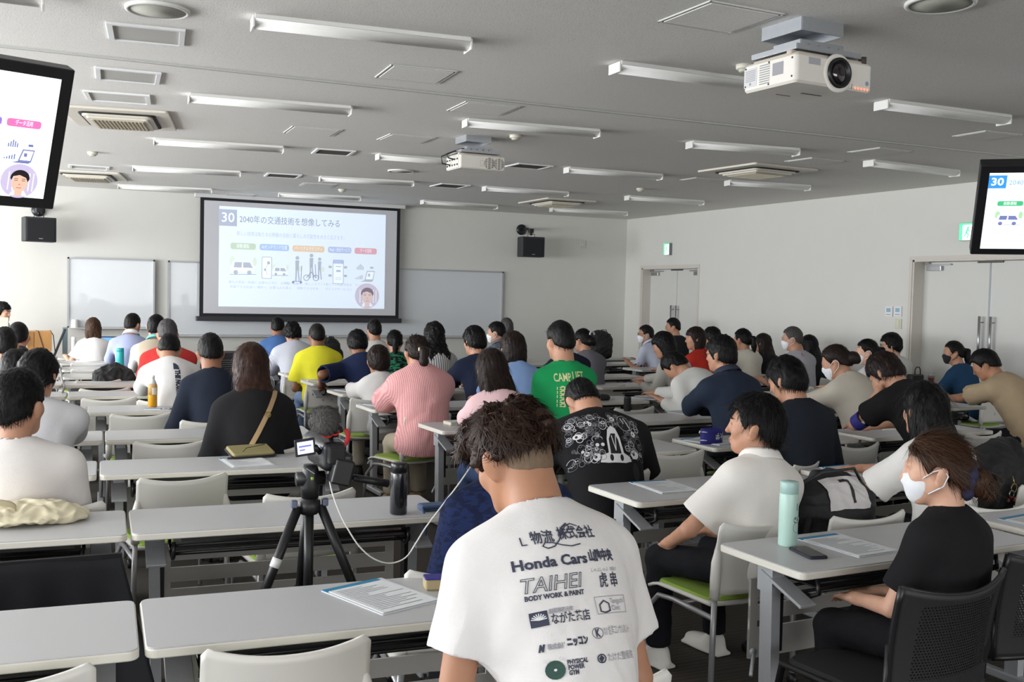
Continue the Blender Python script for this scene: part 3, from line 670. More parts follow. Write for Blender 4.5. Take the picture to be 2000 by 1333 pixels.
for i, (y0, y1, zt) in enumerate((D1, D2)):
    root = thing('door_%d' % (i+1), None, None, (XW, (y0+y1)/2, 0)); root['kind'] = 'structure'; w = (y1-y0)/2
    j = MB(); j.box((RECESS/2, w-.012, zt/2), (RECESS/2-.002, .012, zt/2)); j.box((RECESS/2, -w+.012, zt/2), (RECESS/2-.002, .012, zt/2)); j.box((RECESS/2, 0, zt-.012), (RECESS/2-.002, w, .012)); j.box((-.004, w+.02, zt/2), (.006, .022, zt/2)); j.box((-.004, -w-.02, zt/2), (.006, .022, zt/2)); j.box((-.004, 0, zt+.02), (.006, w+.04, .022)); j.build('door_frame', M_jamb, root)
    for q in (-1, 1):
        b = MB(); b.rbox((RECESS-.03, q*w/2, zt/2-.012), (.02, w/2-.016, zt/2-.014), .004, .003); leaf = b.build('door_leaf', M_door, root)
        h = MB(); x = RECESS-.11; h.tube([(x, q*.075, .95), (x, q*.075, 1.52)], .015, 12)
        for z in (1.02, 1.45): h.tube([(x, q*.075, z), (RECESS-.05, q*.075, z)], .008, 8)
        h.build('door_handle', M_steel, leaf)
        c = MB(); c.rbox((RECESS-.075, q*(w-.20), zt-.10), (.022, .11, .028), .008); c.box((RECESS-.075, q*(w-.26), zt-.055), (.012, .18, .008)); c.box((RECESS-.08, q*(w-.09), zt-.035), (.012, .03, .03)); c.build('door_closer', M_steel, leaf)
    b = MB(); b.box((RECESS-.055, 0, zt-.035), (.012, .17, .012)); b.build('door_stop', mat('dark_bronze', (96, 92, 84), .5, metal=.5), root)
# window wall: long glazed openings, daylight outside
WY = [(-5.6, -2.0), (-1.6, 1.9), (2.3, 5.8), (6.2, 9.7), (10.1, 12.6), (12.9, 15.5)]; WZ = (.85, 2.75)
m = MB(); ys = [YB-.2]+[v for w in WY for v in w]+[YW+.2]
for a, b_ in zip(ys[0::2], ys[1::2]): m.box((XL-.1, (a+b_)/2, CEIL/2), (.1, (b_-a)/2, CEIL/2))
for a, b_ in WY: m.box((XL-.1, (a+b_)/2, WZ[0]/2), (.1, (b_-a)/2, WZ[0]/2)); m.box((XL-.1, (a+b_)/2, (WZ[1]+CEIL)/2), (.1, (b_-a)/2, (CEIL-WZ[1])/2))
struct(m.build('wall_left', M_wall))
M_alu = mat('aluminium_frame', (190, 190, 188), .4, metal=.5)
for i, (a, b_) in enumerate(WY):
    f = MB(); zc = (WZ[0]+WZ[1])/2; hz_ = (WZ[1]-WZ[0])/2
    for y in (a+.03, (a+b_)/2, b_-.03): f.box((XL-.1, y, zc), (.03, .03, hz_))
    for z in (WZ[0]+.03, WZ[1]-.03): f.box((XL-.1, (a+b_)/2, z), (.03, (b_-a)/2, .03))
    struct(f.build('window_%d' % (i+1), M_alu))
m = MB(); m.box(((XL+XW)/2, YW-.008, .04), ((XW-XL)/2, .008, .04)); struct(m.build('baseboard_front', mat('baseboard', (150, 146, 140), .6)))
# ceiling joint line
a = atZ(35, 87.6, CEIL); b_ = atZ(1913, 300.5, CEIL); m = MB(); yj = 6.74
for dz, c in ((0, 0),): m.box(((XL+XW)/2, yj, CEIL-.004), ((XW-XL)/2, .012, .004))
struct(m.build('trim_1', mat('joint_trim', (196, 196, 194), .5)))
m = MB(); m.box(((XL+XW)/2, yj+.022, CEIL-.003), ((XW-XL)/2, .006, .003)); struct(m.build('trim_2', mat('joint_shadow', (70, 68, 66), .9)))  # dark strip along the trim, its shadow put in as colour

# ---------------------------------------------------------------- ceiling fittings
M_white = mat('white_enamel', (222, 221, 218), .45, noise=.02, nscale=5); M_diff = mat('lamp_diffuser', (232, 231, 228), .35, coat=.2)
LIGHTS = [((495, 48), (913, 93)), ((370, 195), (683, 220)), ((302, 279), (552, 295)), ((261, 331), (469, 342)), ((232, 366), (413, 375)), ((1202, 136), None), ((1722, 208), (1960, 238)), ((909, 243), (1165, 264)), ((738, 308), None),
          ((1347, 285), (1554, 300)), ((625, 351), (806, 361)), ((545, 382), (703, 390)), ((1107, 334), (1288, 348)), ((946, 370), (1106, 381)), ((825, 396), (968, 406)), ((1697, 321), (1864, 341)), ((1421, 359), (1577, 369)), ((1225, 388), (1370, 398)), ((1077, 411), (1222, 419)), (None, (82, 6))]
LL = ['long white ceiling lamp above the camcorder and its tripod', 'white ceiling lamp between the joint line and the wood podium side', 'white ceiling lamp behind the window-side air conditioner panel', 'third-from-front ceiling lamp over the window-side seats', 'window-side ceiling lamp closest to the front wall', 'white ceiling lamp partly hidden behind the big white projector', 'white ceiling lamp just past the big projector, toward the door wall', 'white ceiling lamp just behind the ceiling joint line, above the middle aisle',
      'white ceiling lamp hidden partly by the small projector', 'white ceiling lamp beside the door-side air conditioner panel', 'white ceiling lamp between two dark ceiling grilles', 'white ceiling lamp directly above the projection screen', 'white ceiling lamp just past the small projector toward the doors', 'white ceiling lamp above the far air conditioner panel', 'ceiling lamp closest to the front wall at the screen corner', 'white ceiling lamp above the door wall with two doors', 'white ceiling lamp near the door wall, second in its line', 'white ceiling lamp near the door wall above the wall speaker', 'ceiling lamp closest to the corner of front and door walls', 'ceiling lamp cut by the frame edge above the hanging television']
LENL = 1.15
def lamp_mesh():
    b = MB(); n = 10; L = LENL/2
    prof = [(.066*math.cos(PI+PI*k/n), -.016-.044*abs(math.sin(PI*k/n))) for k in range(n+1)]
    pts = [(.07, 0), (-.07, 0)]
    vs = []; 
    for x in (-L, L): vs += [(x, p[0], p[1]) for p in prof]
    N = n+1; fs = [(i, i+1, N+i+1, N+i) for i in range(n)]+[tuple(range(N-1, -1, -1)), tuple(range(N, 2*N))]
    b.add(vs, fs, True); return b
lamp0 = None
for (pa, pb), lab in zip(LIGHTS, LL):
    A = atZ(pa[0], pa[1], CEIL-.04) if pa else None; B = atZ(pb[0], pb[1], CEIL-.04) if pb else None
    if A is None: A = B-np.array([LENL, 0, 0])
    if B is None: B = A+np.array([LENL, 0, 0])
    c = (A+B)/2; L = np.linalg.norm(B-A)
    if lamp0 is None:
        lamp0 = o = thing('ceiling_lamp', lab, 'ceiling lamp', (c[0], c[1], CEIL), math.atan2(B[1]-A[1], B[0]-A[0]), 'batten lamps on the ceiling')
        h = MB(); h.rbox((0, 0, -.011), (LENL/2, .072, .011), .004, .002); h.build('housing', M_white, o); lamp_mesh().build('diffuser', M_diff, o)
        for q in (-1, 1): e = MB(); e.rbox((q*(LENL/2+.004), 0, -.034), (.006, .066, .030), .004, .002); e.build('end_cap', M_white, o)
    else: o = copy_tree(lamp0, (c[0], c[1], CEIL), math.atan2(B[1]-A[1], B[0]-A[0]), lab)
    o.scale = (L/LENL, 1, 1) if pa and pb else (1, 1, 1)
def quad_fit(pts, z=None):
    P = [atZ(x, y, CEIL if z is None else z) for x, y in pts]; c = sum(P)/4
    ex = ((P[1]-P[0])+(P[2]-P[3]))/2; ey = ((P[3]-P[0])+(P[2]-P[1]))/2
    return c, np.linalg.norm(ex)/2, np.linalg.norm(ey)/2, math.atan2(ex[1], ex[0])
# corner order: near-window, near-door, far-door, far-window
HATCH = [([(1286, 42), (1423, 64), (1535, 27), (1386, -1)], 'square ceiling access hatch with dark seams, beside the big projector'), ([(727, 150.5), (850, 162), (900.5, 140), (769, 125)], 'access hatch between the two ceiling lamps near the joint line'), ([(869, 215.5), (974, 225), (1019.5, 208), (913, 197)], 'access hatch just past the joint line over the middle'),
         ([(734, 273), (822, 279.5), (853, 269), (764, 260)], 'access hatch before the small projector, window side'), ([(1853.5, 265.6), (1927, 273), (1999, 262.8), (1930.7, 254.7)], 'access hatch above the door-side television'), ([(1655.6, 297), (1717, 304.5), (1780, 295), (1717, 287)], 'access hatch between the joint line and door wall'), ([(1529, 315), (1598, 322), (1648.6, 315), (1589, 307)], 'access hatch next to the door-side air conditioner panel'),
         ([(550, 259), (644.6, 266), (671, 254), (574.6, 245)], 'access hatch beside the dark grille, third line of lamps'), ([(581, 362.6), (645, 366), (663, 360.5), (597, 356.3)], 'small-looking access hatch above the projection screen top'), ([(1324.5, 351), (1383, 356), (1419, 351), (1363, 346.5)], 'access hatch beyond the door-side air conditioner panel'), ([(436, 382), (490, 385), (504, 380), (448, 377)], 'access hatch closest to the top corner of the screen')]
M_seam = mat('hatch_seam', (92, 90, 86), .6); M_hedge = mat('hatch_edge', (206, 206, 203), .5)
for pts, lab in HATCH:
    c, hx, hy, rz = quad_fit(pts); o = thing('ceiling_hatch', lab, 'ceiling hatch', (c[0], c[1], CEIL), rz, 'access hatches in the ceiling')
    p = MB(); p.rbox((0, 0, -.004), (hx-.022, hy-.022, .004), .003, .001); p.build('panel', M_ceil, o)
    f = MB()
    for w, (a, b_) in ((0, (hx, hx-.010)),):
        for q in (-1, 1): f.box((q*(hx-.005), 0, -.003), (.005, hy, .003)); f.box((0, q*(hy-.005), -.003), (hx, .005, .003))
    f.build('frame', M_hedge, o)
    f = MB()
    for q in (-1, 1): f.box((q*(hx-.016), 0, -.001), (.006, hy-.010, .001)); f.box((0, q*(hy-.016), -.001), (hx-.010, .006, .001))
    f.build('seam', M_seam, o)
def vmesh(base, dark):
    def b(nt, bs):
        tc = nt.nodes.new('ShaderNodeTexCoord'); w = nt.nodes.new('ShaderNodeTexWave'); w.bands_direction = 'DIAGONAL'; w.inputs['Scale'].default_value = 40; nt.links.new(tc.outputs['Object'], w.inputs['Vector'])
        mx = nt.nodes.new('ShaderNodeMix'); mx.data_type = 'RGBA'; mx.inputs['A'].default_value = lin(base)+(1,); mx.inputs['B'].default_value = lin(dark)+(1,); nt.links.new(w.outputs['Fac'], mx.inputs['Factor']); nt.links.new(mx.outputs['Result'], bs.inputs['Base Color'])
    return b
VENT = [([(206.7, 75.3), (350, 88), (372, 58.8), (215.4, 42)], 'pale', 'pale mesh ceiling grille in front of the joint line, window side'), ([(184, 153), (306.5, 164), (319.5, 142), (191, 130)], 'pale', 'pale mesh ceiling grille just behind the joint line'), ([(164.6, 194), (289, 203), (299.5, 186), (171.6, 176)], 'white', 'white ceiling grille beside the window-side air conditioner panel'), ([(134, 327.5), (212, 332), (214, 326), (137, 320.5)], 'white', 'small white ceiling grille above the wall speaker, window side'),
        ([(604, 298.8), (677.8, 303), (698.8, 295), (623.5, 289)], 'dark', 'dark ceiling grille, first of the two on the window side'), ([(513, 344), (578, 347.5), (592, 341.5), (525, 337)], 'dark', 'dark ceiling grille before the projection screen, window side'), ([(985, 324.5), (1051, 330), (1082.7, 324), (1014, 318)], 'dark', 'dark ceiling grille behind the small projector'), ([(841, 364), (897, 367), (917, 362), (860, 357)], 'dark', 'dark ceiling grille above the screen corner, beyond the small projector')]
for pts, k, lab in VENT:
    c, hx, hy, rz = quad_fit(pts); o = thing('ceiling_grille', lab, 'ceiling grille', (c[0], c[1], CEIL), rz, '%s grilles in the ceiling' % k)
    f = MB(); w = .028
    for q in (-1, 1): f.box((q*(hx-w/2), 0, -.006), (w/2, hy, .006)); f.box((0, q*(hy-w/2), -.006), (hx-w, w/2, .006))
    f.build('frame', mat('grille_frame', (226, 227, 228), .45), o)
    b = MB(); b.box((0, 0, -.002), (hx-w, hy-w, .002)); b.build('mesh', node_mat('grille_'+k, vmesh(*{'pale': ((186, 184, 180), (168, 166, 161)), 'white': ((202, 200, 196), (192, 190, 186)), 'dark': ((92, 84, 76), (66, 60, 54))}[k]), .8), o)
    if k == 'dark':
        for i in range(9): s_ = MB(); s_.box((0, -hy+w+(2*hy-2*w)*(i+.5)/9, -.005), (hx-w, .004, .003)); s_.build('slat', mat('grille_slat', (84, 78, 70), .7), o)
AC = [([(128, 240), (317, 250), (343, 219), (160, 206)], 'beige ceiling air conditioner panel beside the hanging television'), ([(96, 347), (238, 352.5), (249, 338), (116, 330)], 'ceiling air conditioner panel above the window-side wall speaker'), ([(1368, 333.5), (1478, 346), (1603, 330), (1468, 317)], 'ceiling air conditioner panel near the door wall'), ([(1012.6, 396), (1100, 402), (1172, 392), (1067, 385.4)], 'ceiling air conditioner panel above the far wall speaker')]
for pts, lab in AC:
    c, hx, hy, rz = quad_fit(pts); hh = .44; o = thing('air_conditioner', lab, 'air conditioner', (c[0], c[1], CEIL), rz, 'ceiling air conditioners'); hx = min(max(hx, .40), .5); hy = min(max(hy, .40), .5)
    b = MB(); b.rbox((0, 0, -.010), (hx, hy, .010), .03, .004); b.build('panel', mat('ac_panel', (214, 208, 196), .5), o)
    d = MB(); d.rbox((0, 0, -.024), (hx*.72, hy*.72, .006), .05, .002); d.build('air_slot', mat('ac_slot', (30, 28, 26), .7), o)
    d = MB(); d.rbox((0, 0, -.034), (hx*.66, hy*.66, .012), .05, .006); d.rbox((0, 0, -.050), (hx*.58, hy*.58, .010), .02, .006); d.build('flap_frame', mat('ac_panel', (214, 208, 196)), o)
    d = MB(); d.rbox((0, 0, -.062), (hx*.50, hy*.50, .004), .01, .002)
    for i in range(14): d.box((-hx*.46+hx*.92*i/13, 0, -.068), (.004, hy*.46, .003))
    d.build('intake_grille', mat('ac_grille', (186, 178, 158), .7), o)
for (px, py), R_, lab in [((308, 17), .155, 'round white ceiling speaker above the mesh grille, window side'), ((1837, 4), .155, 'round white ceiling speaker beyond the big projector, door side'), ((783, 333.5), .15, 'round ceiling speaker above the screen, near the small projector')]:
    c = atZ(px, py, CEIL); o = thing('ceiling_speaker', lab, 'ceiling speaker', (c[0], c[1], CEIL), 0, 'round speakers in the ceiling')
    b = MB(); b.lathe([(R_, 0), (R_, -.012), (R_-.014, -.018), (R_-.02, -.012)], n=32); b.build('rim', M_white, o); b = MB(); b.lathe([(R_-.018, 0), (R_-.018, -.013), (.0, -.016)], n=32); b.build('grille', mat('speaker_cloth', (168, 167, 158), .9, noise=.12, nscale=400), o)
for (px, py), lab in [((181, 297), 'round smoke detector beside the window-side air conditioner panel'), ((1007, 264), 'round smoke detector above the small projector'), ((1455, 127), 'round smoke detector next to the big projector'), ((668, 370), 'round smoke detector above the projection screen'), ((1251, 368), 'round smoke detector near the corner of front and door walls')]:
    c = atZ(px, py, CEIL); o = thing('smoke_detector', lab, 'smoke detector', (c[0], c[1], CEIL), 0, 'smoke detectors')
    b = MB(); b.lathe([(.052, 0), (.052, -.022), (.044, -.028)], n=24); b.build('base', mat('detector', (214, 211, 198), .5), o); b = MB(); b.lathe([(.036, -.026), (.034, -.040), (.02, -.044)], n=24); b.build('sensor_head', mat('detector_head', (188, 186, 172), .5), o)
# ---------------------------------------------------------------- projectors
def projector(c, rz, sc, lab, front):
    """front=True: the lens side is turned to the camera (-y); otherwise the fan side is"""
    o = thing('projector', lab, 'projector', (c[0], c[1], c[2]), rz); M_body = mat('projector_shell', (228, 224, 216), .4); w, d, h = .27*sc, .20*sc, .085*sc
    b = MB(); b.rbox((0, 0, 0), (w, d, h-.01*sc), .025*sc, .012*sc, 6); b.build('body', M_body, o)
    b = MB(); b.rbox((0, 0, h-.004*sc), (w*.90, d*.86, .010*sc), .03*sc, .004); b.rbox((-w*.92, -d*.7, h-.002), (.02*sc, .02*sc, .012*sc), .01); b.build('underside_tray' if False else 'top_tray', mat('projector_top', (190, 178, 164), .6), o)
    if front:
        Mf = Matrix.Rotation(PI/2, 3, 'X')
        b = MB(); b.lathe([(.100*sc, 0), (.100*sc, .005), (.090*sc, .010), (.080*sc, .008)], (.02*sc, -d+.004, 0), 36, Mf); b.build('lens_ring', M_body, o)
        b = MB(); b.lathe([(.078*sc, -.02), (.078*sc, .018), (.066*sc, .020), (.060*sc, .006), (.046*sc, .004)], (.02*sc, -d+.0, 0), 36, Mf); b.build('lens_barrel', mat('lens_black', (24, 24, 26), .35), o)
        b = MB(); b.lathe([(.056*sc, .006), (.045*sc, .014), (.02*sc, .020), (0, .0215)], (.02*sc, -d+.0, 0), 28, Mf); b.build('lens_glass', mat('lens_glass', (28, 20, 26), .05, coat=1.0), o)
        b = MB(); b.rect(-.085*sc, -.012, -.005*sc, .02, 0); b.build('label_plate', mat('plate_grey', (172, 172, 178), .4), o, Matrix.Translation((-.10*sc, -d-.0015, h*.45)) @ Matrix.Rotation(PI/2, 4, 'X'))
        b = MB(); 
        for i, t in enumerate(('/', '/')): b.text(t, .10*sc+i*.035*sc, -.07*sc, .04*sc)
        b.mi(1)
        for i in range(5): b.disc(.165*sc+i*.022*sc, -.062*sc, .008*sc)
        b.mi(2); b.disc(.25*sc, -.03*sc, .012*sc)
        b.build('front_mark', [mat('print_dark', (50, 50, 54), .6), mat('led_orange', (244, 150, 120), .4, emit=.6), mat('sticker_blue', (150, 160, 186), .5)], o, Matrix.Translation((-.02*sc, -d-.001, 0)) @ Matrix.Rotation(PI/2, 4, 'X'))
        b = MB(); b.rect(-.17*sc, -.05*sc, -.07*sc, .05*sc); b.mi(1)
        for r_ in range(9): b.rect(-.05*sc, -.05*sc+r_*.012*sc, .03*sc, -.044*sc+r_*.012*sc)
        for r_ in range(7): b.rect(-.16*sc, -.02*sc+r_*.009*sc, -.08*sc, -.016*sc+r_*.009*sc, .0005)
        b.disc(-.12*sc, -.034*sc, .008*sc, .0005); b.rect(.05*sc, -.02*sc, .13*sc, .045*sc); 
        b.build('rating_label', [mat('label_pale', (204, 204, 206), .6), mat('label_print', (150, 150, 156), .6)], o, Matrix.Translation((-w-.001, 0, 0)) @ Matrix.Rotation(-PI/2, 4, 'Z') @ Matrix.Rotation(PI/2, 4, 'X') @ Matrix.Translation((-.02, 0, 0)))
        for (y, z) in ((-d*.86, h*.6), (-d*.86, -h*.5), (d*.9, h*.6), (d*.9, -h*.5), (0, h*.68), (0, -h*.66)):
            b = MB(); b.lathe([(.006*sc, 0), (.004*sc, .003)], (-w, y, z), 8, Matrix.Rotation(-PI/2, 3, 'Y')); b.build('screw', mat('screw_dark', (70, 70, 72), .4, metal=.6), o)
        b = MB(); b.box((.0, -.03, -h-.0005), (.07*sc, .006, .001)); b.box((-.10, .06, -h-.0005), (.05*sc, .003, .001)); b.build('name_strip', mat('strip_dark', (66, 64, 62), .5), o)
        b = MB(); b.tube([(w*.86, -d*.8, h-.01), (w*.86, -d*.8, h+.03*sc)], .022*sc, 12); b.build('adjust_foot', mat('foot_dark', (70, 62, 58), .6), o)
    else:
        Mf = Matrix.Rotation(PI/2, 3, 'X')
        for x in (.10, .215):
            b = MB(); b.lathe([(.060*sc, 0), (.060*sc, .003)], (x*sc-.02, -d+.0, -.005), 28, Mf); v = b.build('fan_vent', mat('vent_dark', (96, 92, 86), .7), o)
            for i in range(9):
                z = (-.05+.0125*i)*sc; L = math.sqrt(max(.058**2-(z/sc)**2, 0))*sc; s_ = MB(); s_.box((x*sc-.02, -d-.005, z-.005), (L, .0025, .0026*sc)); s_.build('louvre', M_body, v)
            s_ = MB()
            for dx in (-.02, .02): s_.box((x*sc-.02+dx*sc, -d-.0055, -.005), (.0018, .003, .054*sc))
            s_.build('vent_bar', M_body, v)
        b = MB(); b.rect(-.02*sc, -.04*sc, .015*sc, .02*sc); b.mi(1); b.rect(-.017*sc, -.037*sc, .012*sc, .017*sc, .0004); b.build('lamp_cover', [mat('cover_seam', (170, 166, 160), .6), M_body], o, Matrix.Translation((-.01*sc, -d-.0012, 0)) @ Matrix.Rotation(PI/2, 4, 'X'))
        b = MB(); b.box((-w-.001, .0, 0), (.003, d*.85, h*.8)); p = b.build('socket_panel', mat('socket_panel', (206, 204, 196), .5), o)
        rr_ = random.Random(4)
        for i in range(10):
            s_ = MB(); s_.rbox((-w-.006, -d*.7+d*1.4*(i % 5)/4, -h*.4+h*.7*(i//5)), (.004, .012, .007), .004, .001); s_.build('socket', mat('socket_dark', (60, 58, 56), .5), p)
        b = MB(); b.tube([(-w-.006, d*.3, -.02), (-w-.10*sc, d*.3, -.01), (-w-.12*sc, d*.2, .06*sc), (-w*.7, -.02, .15*sc), (-w*.2, -.02, .18*sc)], .006, 8); b.tube([(-w-.006, -d*.3, .02), (-w-.08*sc, -d*.3, .03), (-w-.09*sc, -d*.2, .08*sc), (-w*.6, 0, .16*sc)], .006, 8); b.build('cable', mat('cable_black', (24, 22, 22), .5), o)
    # ceiling bracket
    M_zn = mat('zinc_bracket', (186, 190, 196), .35, metal=.75, noise=.06, nscale=30); t = CEIL-c[2]
    b = MB(); b.box((-.015*sc, .0, h+.022*sc), (.225*sc, .17*sc, .005)); 
    for q in (-1, 1): b.box((-.015*sc, q*.17*sc, h+.032*sc), (.225*sc, .004, .012*sc)); b.box((-.015*sc+q*.225*sc, 0, h+.032*sc), (.004, .17*sc, .012*sc))
    pl = b.build('mount_plate', M_zn, o)
    b = MB(); w2, d2 = .15*sc, .10*sc
    for q in (-1, 1): b.box((q*w2, 0, h+.055*sc), (.004, d2, .035*sc)); b.box((0, q*d2, h+.055*sc), (w2, .004, .035*sc))
    b.build('mount_cradle', M_zn, o)
    b = MB(); w2, d2 = .145*sc, .15*sc
    for q in (-1, 1): b.box((-.02*sc+q*w2, .03*sc, t-.035*sc), (.004, d2, .035*sc)); b.box((-.02*sc, .03*sc+q*d2, t-.035*sc), (w2, .004, .035*sc))
    b.box((-.02*sc, .03*sc, t-.004), (w2, d2, .004)); b.build('ceiling_mount', M_zn, o)
    for x in (-.10, -.03, .04, .11):
        s_ = MB(); s_.lathe([(.008*sc, 0), (.006*sc, .006)], (x*sc, -.10*sc-.004, h+.062*sc), 8, Matrix.Rotation(PI/2, 3, 'X')); s_.build('bolt', mat('bolt', (150, 140, 132), .4, metal=.8), o)
    return o
pc = atZ(1612, 146, CEIL-.265); projector((pc[0], pc[1]+.13, CEIL-.265), .06, .93, 'big white ceiling projector with its black lens facing the back', True)
pc = atZ(940, 318, CEIL-.235); projector((pc[0], pc[1]+.13, CEIL-.235), .02, .80, 'white ceiling projector with two round fan vents and black cables', False)
# ---------------------------------------------------------------- slide shown on the projection screen and both televisions
def slide(W, H, cols, glow, key):
    """flat picture of the slide, lower edge at z=0; returns (builder, materials)"""
    names = ['paper', 'box', 'white', 'ink', 'faint', 'green', 'blue', 'orange', 'violet', 'pink', 'art', 'leaf', 'photo', 'hairc', 'face', 'shirt', 'lipc', 'line']
    ms = [mat('slide_%s_%s' % (key, n), cols.get(n, (120, 120, 130)), .8, emit=glow) for n in names]; I = {n: i for i, n in enumerate(names)}
    b = MB(); X = lambda u: u*W; Z = lambda v: (1-v)*H
    def c(n): b.mi(I[n])
    def R(u0, v0, u1, v1, z=.0006): b.rect(X(u0), Z(v1), X(u1), Z(v0), z)
    c('paper'); R(0, 0, 1, 1, 0)
    c('box'); R(0, .03, .10, .195); c('white'); b.text('30', X(.05), Z(.155), .135*H, .0012, 'CENTER', bold=.002)
    c('ink'); b.text('2040年の交通技術を想像してみる', X(.115), Z(.150), .085*H, .0012, w=.595*W)
    c('faint'); b.text('新しい技術は私たちの移動の自由と暮らしの可能性を大きく広げます。', X(.10), Z(.283), .05*H, .0012, w=.64*W)
    for u0, u1, n, t in ((.065, .21, 'green', '自動運転'), (.232, .405, 'blue', 'AIオンデマンド交通'), (.425, .618, 'orange', 'パーソナルモビリティ'), (.64, .785, 'violet', 'MaaS・統合サービス'), (.805, .945, 'pink', 'データ活用')):
        c(n); pts = rrect((u1-u0)/2*W, .032*H, .02*H, 3, X((u0+u1)/2), Z(.392)); b.poly(pts, .0006); c('white'); b.text(t, X((u0+u1)/2), Z(.406), .045*H, .0012, 'CENTER', w=(u1-u0)*W*(.5 if n in ('green', 'pink') else .86))
    def van(u, v, k):
        w, h = .15*W*k, .17*H*k; x, z = X(u), Z(v); c('leaf'); b.disc(x-w*.42, z+h*.45, w*.10, .0004, h*.30); b.disc(x+w*.45, z+h*.45, w*.08, .0004, h*.28)
        c('white'); b.poly([(x-w*.45, z-h*.2), (x+w*.42, z-h*.2), (x+w*.46, z+h*.1), (x+w*.30, z+h*.46), (x-w*.38, z+h*.46), (x-w*.46, z+h*.1)], .0007)
        c('art'); b.poly([(x-w*.36, z+h*.08), (x-w*.06, z+h*.08), (x-w*.04, z+h*.40), (x-w*.32, z+h*.40)], .0010); b.poly([(x+w*.00, z+h*.08), (x+w*.38, z+h*.08), (x+w*.26, z+h*.40), (x+w*.0, z+h*.40)], .0010)
        for q in (-.28, .24): b.disc(x+w*q, z-h*.2, w*.085, .0012)
        c('line'); b.line([(x-w*.5, z-h*.34), (x+w*.5, z-h*.30)], .004*H, .0012)
    van(.138, .62, 1.0); van(.355, .64, .62)
    def phone(u, v, w, h):
        c('line'); b.poly(rrect(X(w)/2, h*H/2, .012*H, 3, X(u), Z(v)), .0007); c('white'); b.poly(rrect(X(w)/2-.004*H, h*H/2-.004*H, .010*H, 3, X(u), Z(v)), .0010)
    phone(.275, .60, .058, .22); c('art'); b.disc(X(.285), Z(.55), .009*W, .0013); b.disc(X(.265), Z(.62), .007*W, .0013); b.line([(X(.285), Z(.55)), (X(.265), Z(.62)), (X(.28), Z(.67))], .004*H, .0013)
    phone(.705, .62, .066, .25); c('violet'); R(.674, .50, .736, .535, .0013); c('art'); R(.692, .60, .72, .62, .0013); R(.69, .56, .722, .568, .0013); b.ring(X(.697), Z(.69), .008*W, .002*W, .0013, n=12); b.ring(X(.716), Z(.69), .008*W, .002*W, .0013, n=12)
    for u, v in ((.655, .57), (.75, .57), (.655, .66), (.75, .66)): b.poly(rrect(.010*W, .012*H, .006*H, 2, X(u), Z(v)), .001)
    def figure(u, v, k, ride):
        x, z = X(u), Z(v); c('art'); b.disc(x, z+.14*H*k, .012*H*k*1.6, .0012); b.poly([(x-.018*H*k, z+.02*H*k), (x+.016*H*k, z+.02*H*k), (x+.020*H*k, z+.115*H*k), (x-.020*H*k, z+.115*H*k)], .0010); b.line([(x-.008*H*k, z+.03*H*k), (x-.012*H*k, z-.09*H*k)], .016*H*k, .0010); b.line([(x+.008*H*k, z+.03*H*k), (x+.022*H*k, z-.09*H*k)], .014*H*k, .0010)
        c('line')
        if ride == 1: b.line([(x-.04*H, z-.10*H), (x+.04*H, z-.10*H), (x+.045*H, z+.06*H)], .006*H, .0013); b.disc(x-.04*H, z-.11*H, .012*H, .0013); b.disc(x+.04*H, z-.11*H, .012*H, .0013)
        if ride == 2:
            for q in (-1, 1): b.ring(x+q*.05*H, z-.09*H, .032*H, .006*H, .0013, n=18)
            b.line([(x-.05*H, z-.09*H), (x, z-.03*H), (x+.05*H, z-.09*H), (x+.04*H, z+.05*H)], .006*H, .0013)
    figure(.455, .63, 1.0, 1); figure(.54, .60, 1.0, 2); figure(.59, .62, .9, 0); c('leaf'); b.disc(X(.475), Z(.60), .012*W, .0004, .03*H); b.disc(X(.61), Z(.60), .010*W, .0004, .03*H)
    c('art')
    for i, h in enumerate((.03, .045, .06, .05, .035)): R(.822+i*.009, .59-h, .827+i*.009, .59)
    R(.905, .555, .925, .575); b.poly([(X(.87), Z(.70)), (X(.925), Z(.70)), (X(.935), Z(.60)), (X(.885), Z(.60))], .0008); c('white'); b.poly([(X(.877), Z(.69)), (X(.921), Z(.69)), (X(.930), Z(.61)), (X(.889), Z(.61))], .0011); c('art'); b.poly([(X(.845), Z(.715)), (X(.915), Z(.715)), (X(.925), Z(.70)), (X(.87), Z(.70))], .0010); R(.892, .63, .905, .66, .0013)
    for i, h in enumerate((.012, .02, .03, .036, .045)): R(.812+i*.010, .69-h, .817+i*.010, .69)
    c('faint')
    for u, t1, t2 in ((.138, '誰もが安全・快適に', '移動できる社会へ'), (.32, '必要なときに、必要な', '場所へ、必要な人を運ぶ'), (.52, '短い距離も、楽しくスマートに', '移動できる社会'), (.71, 'すべての移動手段を', 'ひとつのサービスに'), (.838, 'データ', '最適')):
        b.text(t1, X(u), Z(.765), .032*H, .0012, 'CENTER'); b.text(t2, X(u), Z(.812), .032*H, .0012, 'CENTER')
    u, v, r = .888, .865, .077*W; c('photo'); b.disc(X(u), Z(v), r, .0016, n=36)
    for q in (-.6, -.35, .5, .72): c('white'); b.rect(X(u)+q*r, Z(v)-r*.55, X(u)+q*r+.05*r, Z(v)+r*.5, .0018)
    c('shirt'); b.poly([(X(u)-r*.45, Z(v)-r*.86), (X(u)+r*.5, Z(v)-r*.84), (X(u)+r*.30, Z(v)-r*.55), (X(u)-r*.28, Z(v)-r*.55)], .0020)
    c('face'); b.poly([(X(u)-r*.18, Z(v)-r*.85), (X(u)+r*.22, Z(v)-r*.85), (X(u)+r*.22, Z(v)-r*.3), (X(u)-r*.18, Z(v)-r*.3)], .0022); b.disc(X(u)+r*.02, Z(v)-r*.10, r*.42, .0024, r*.56, 28)
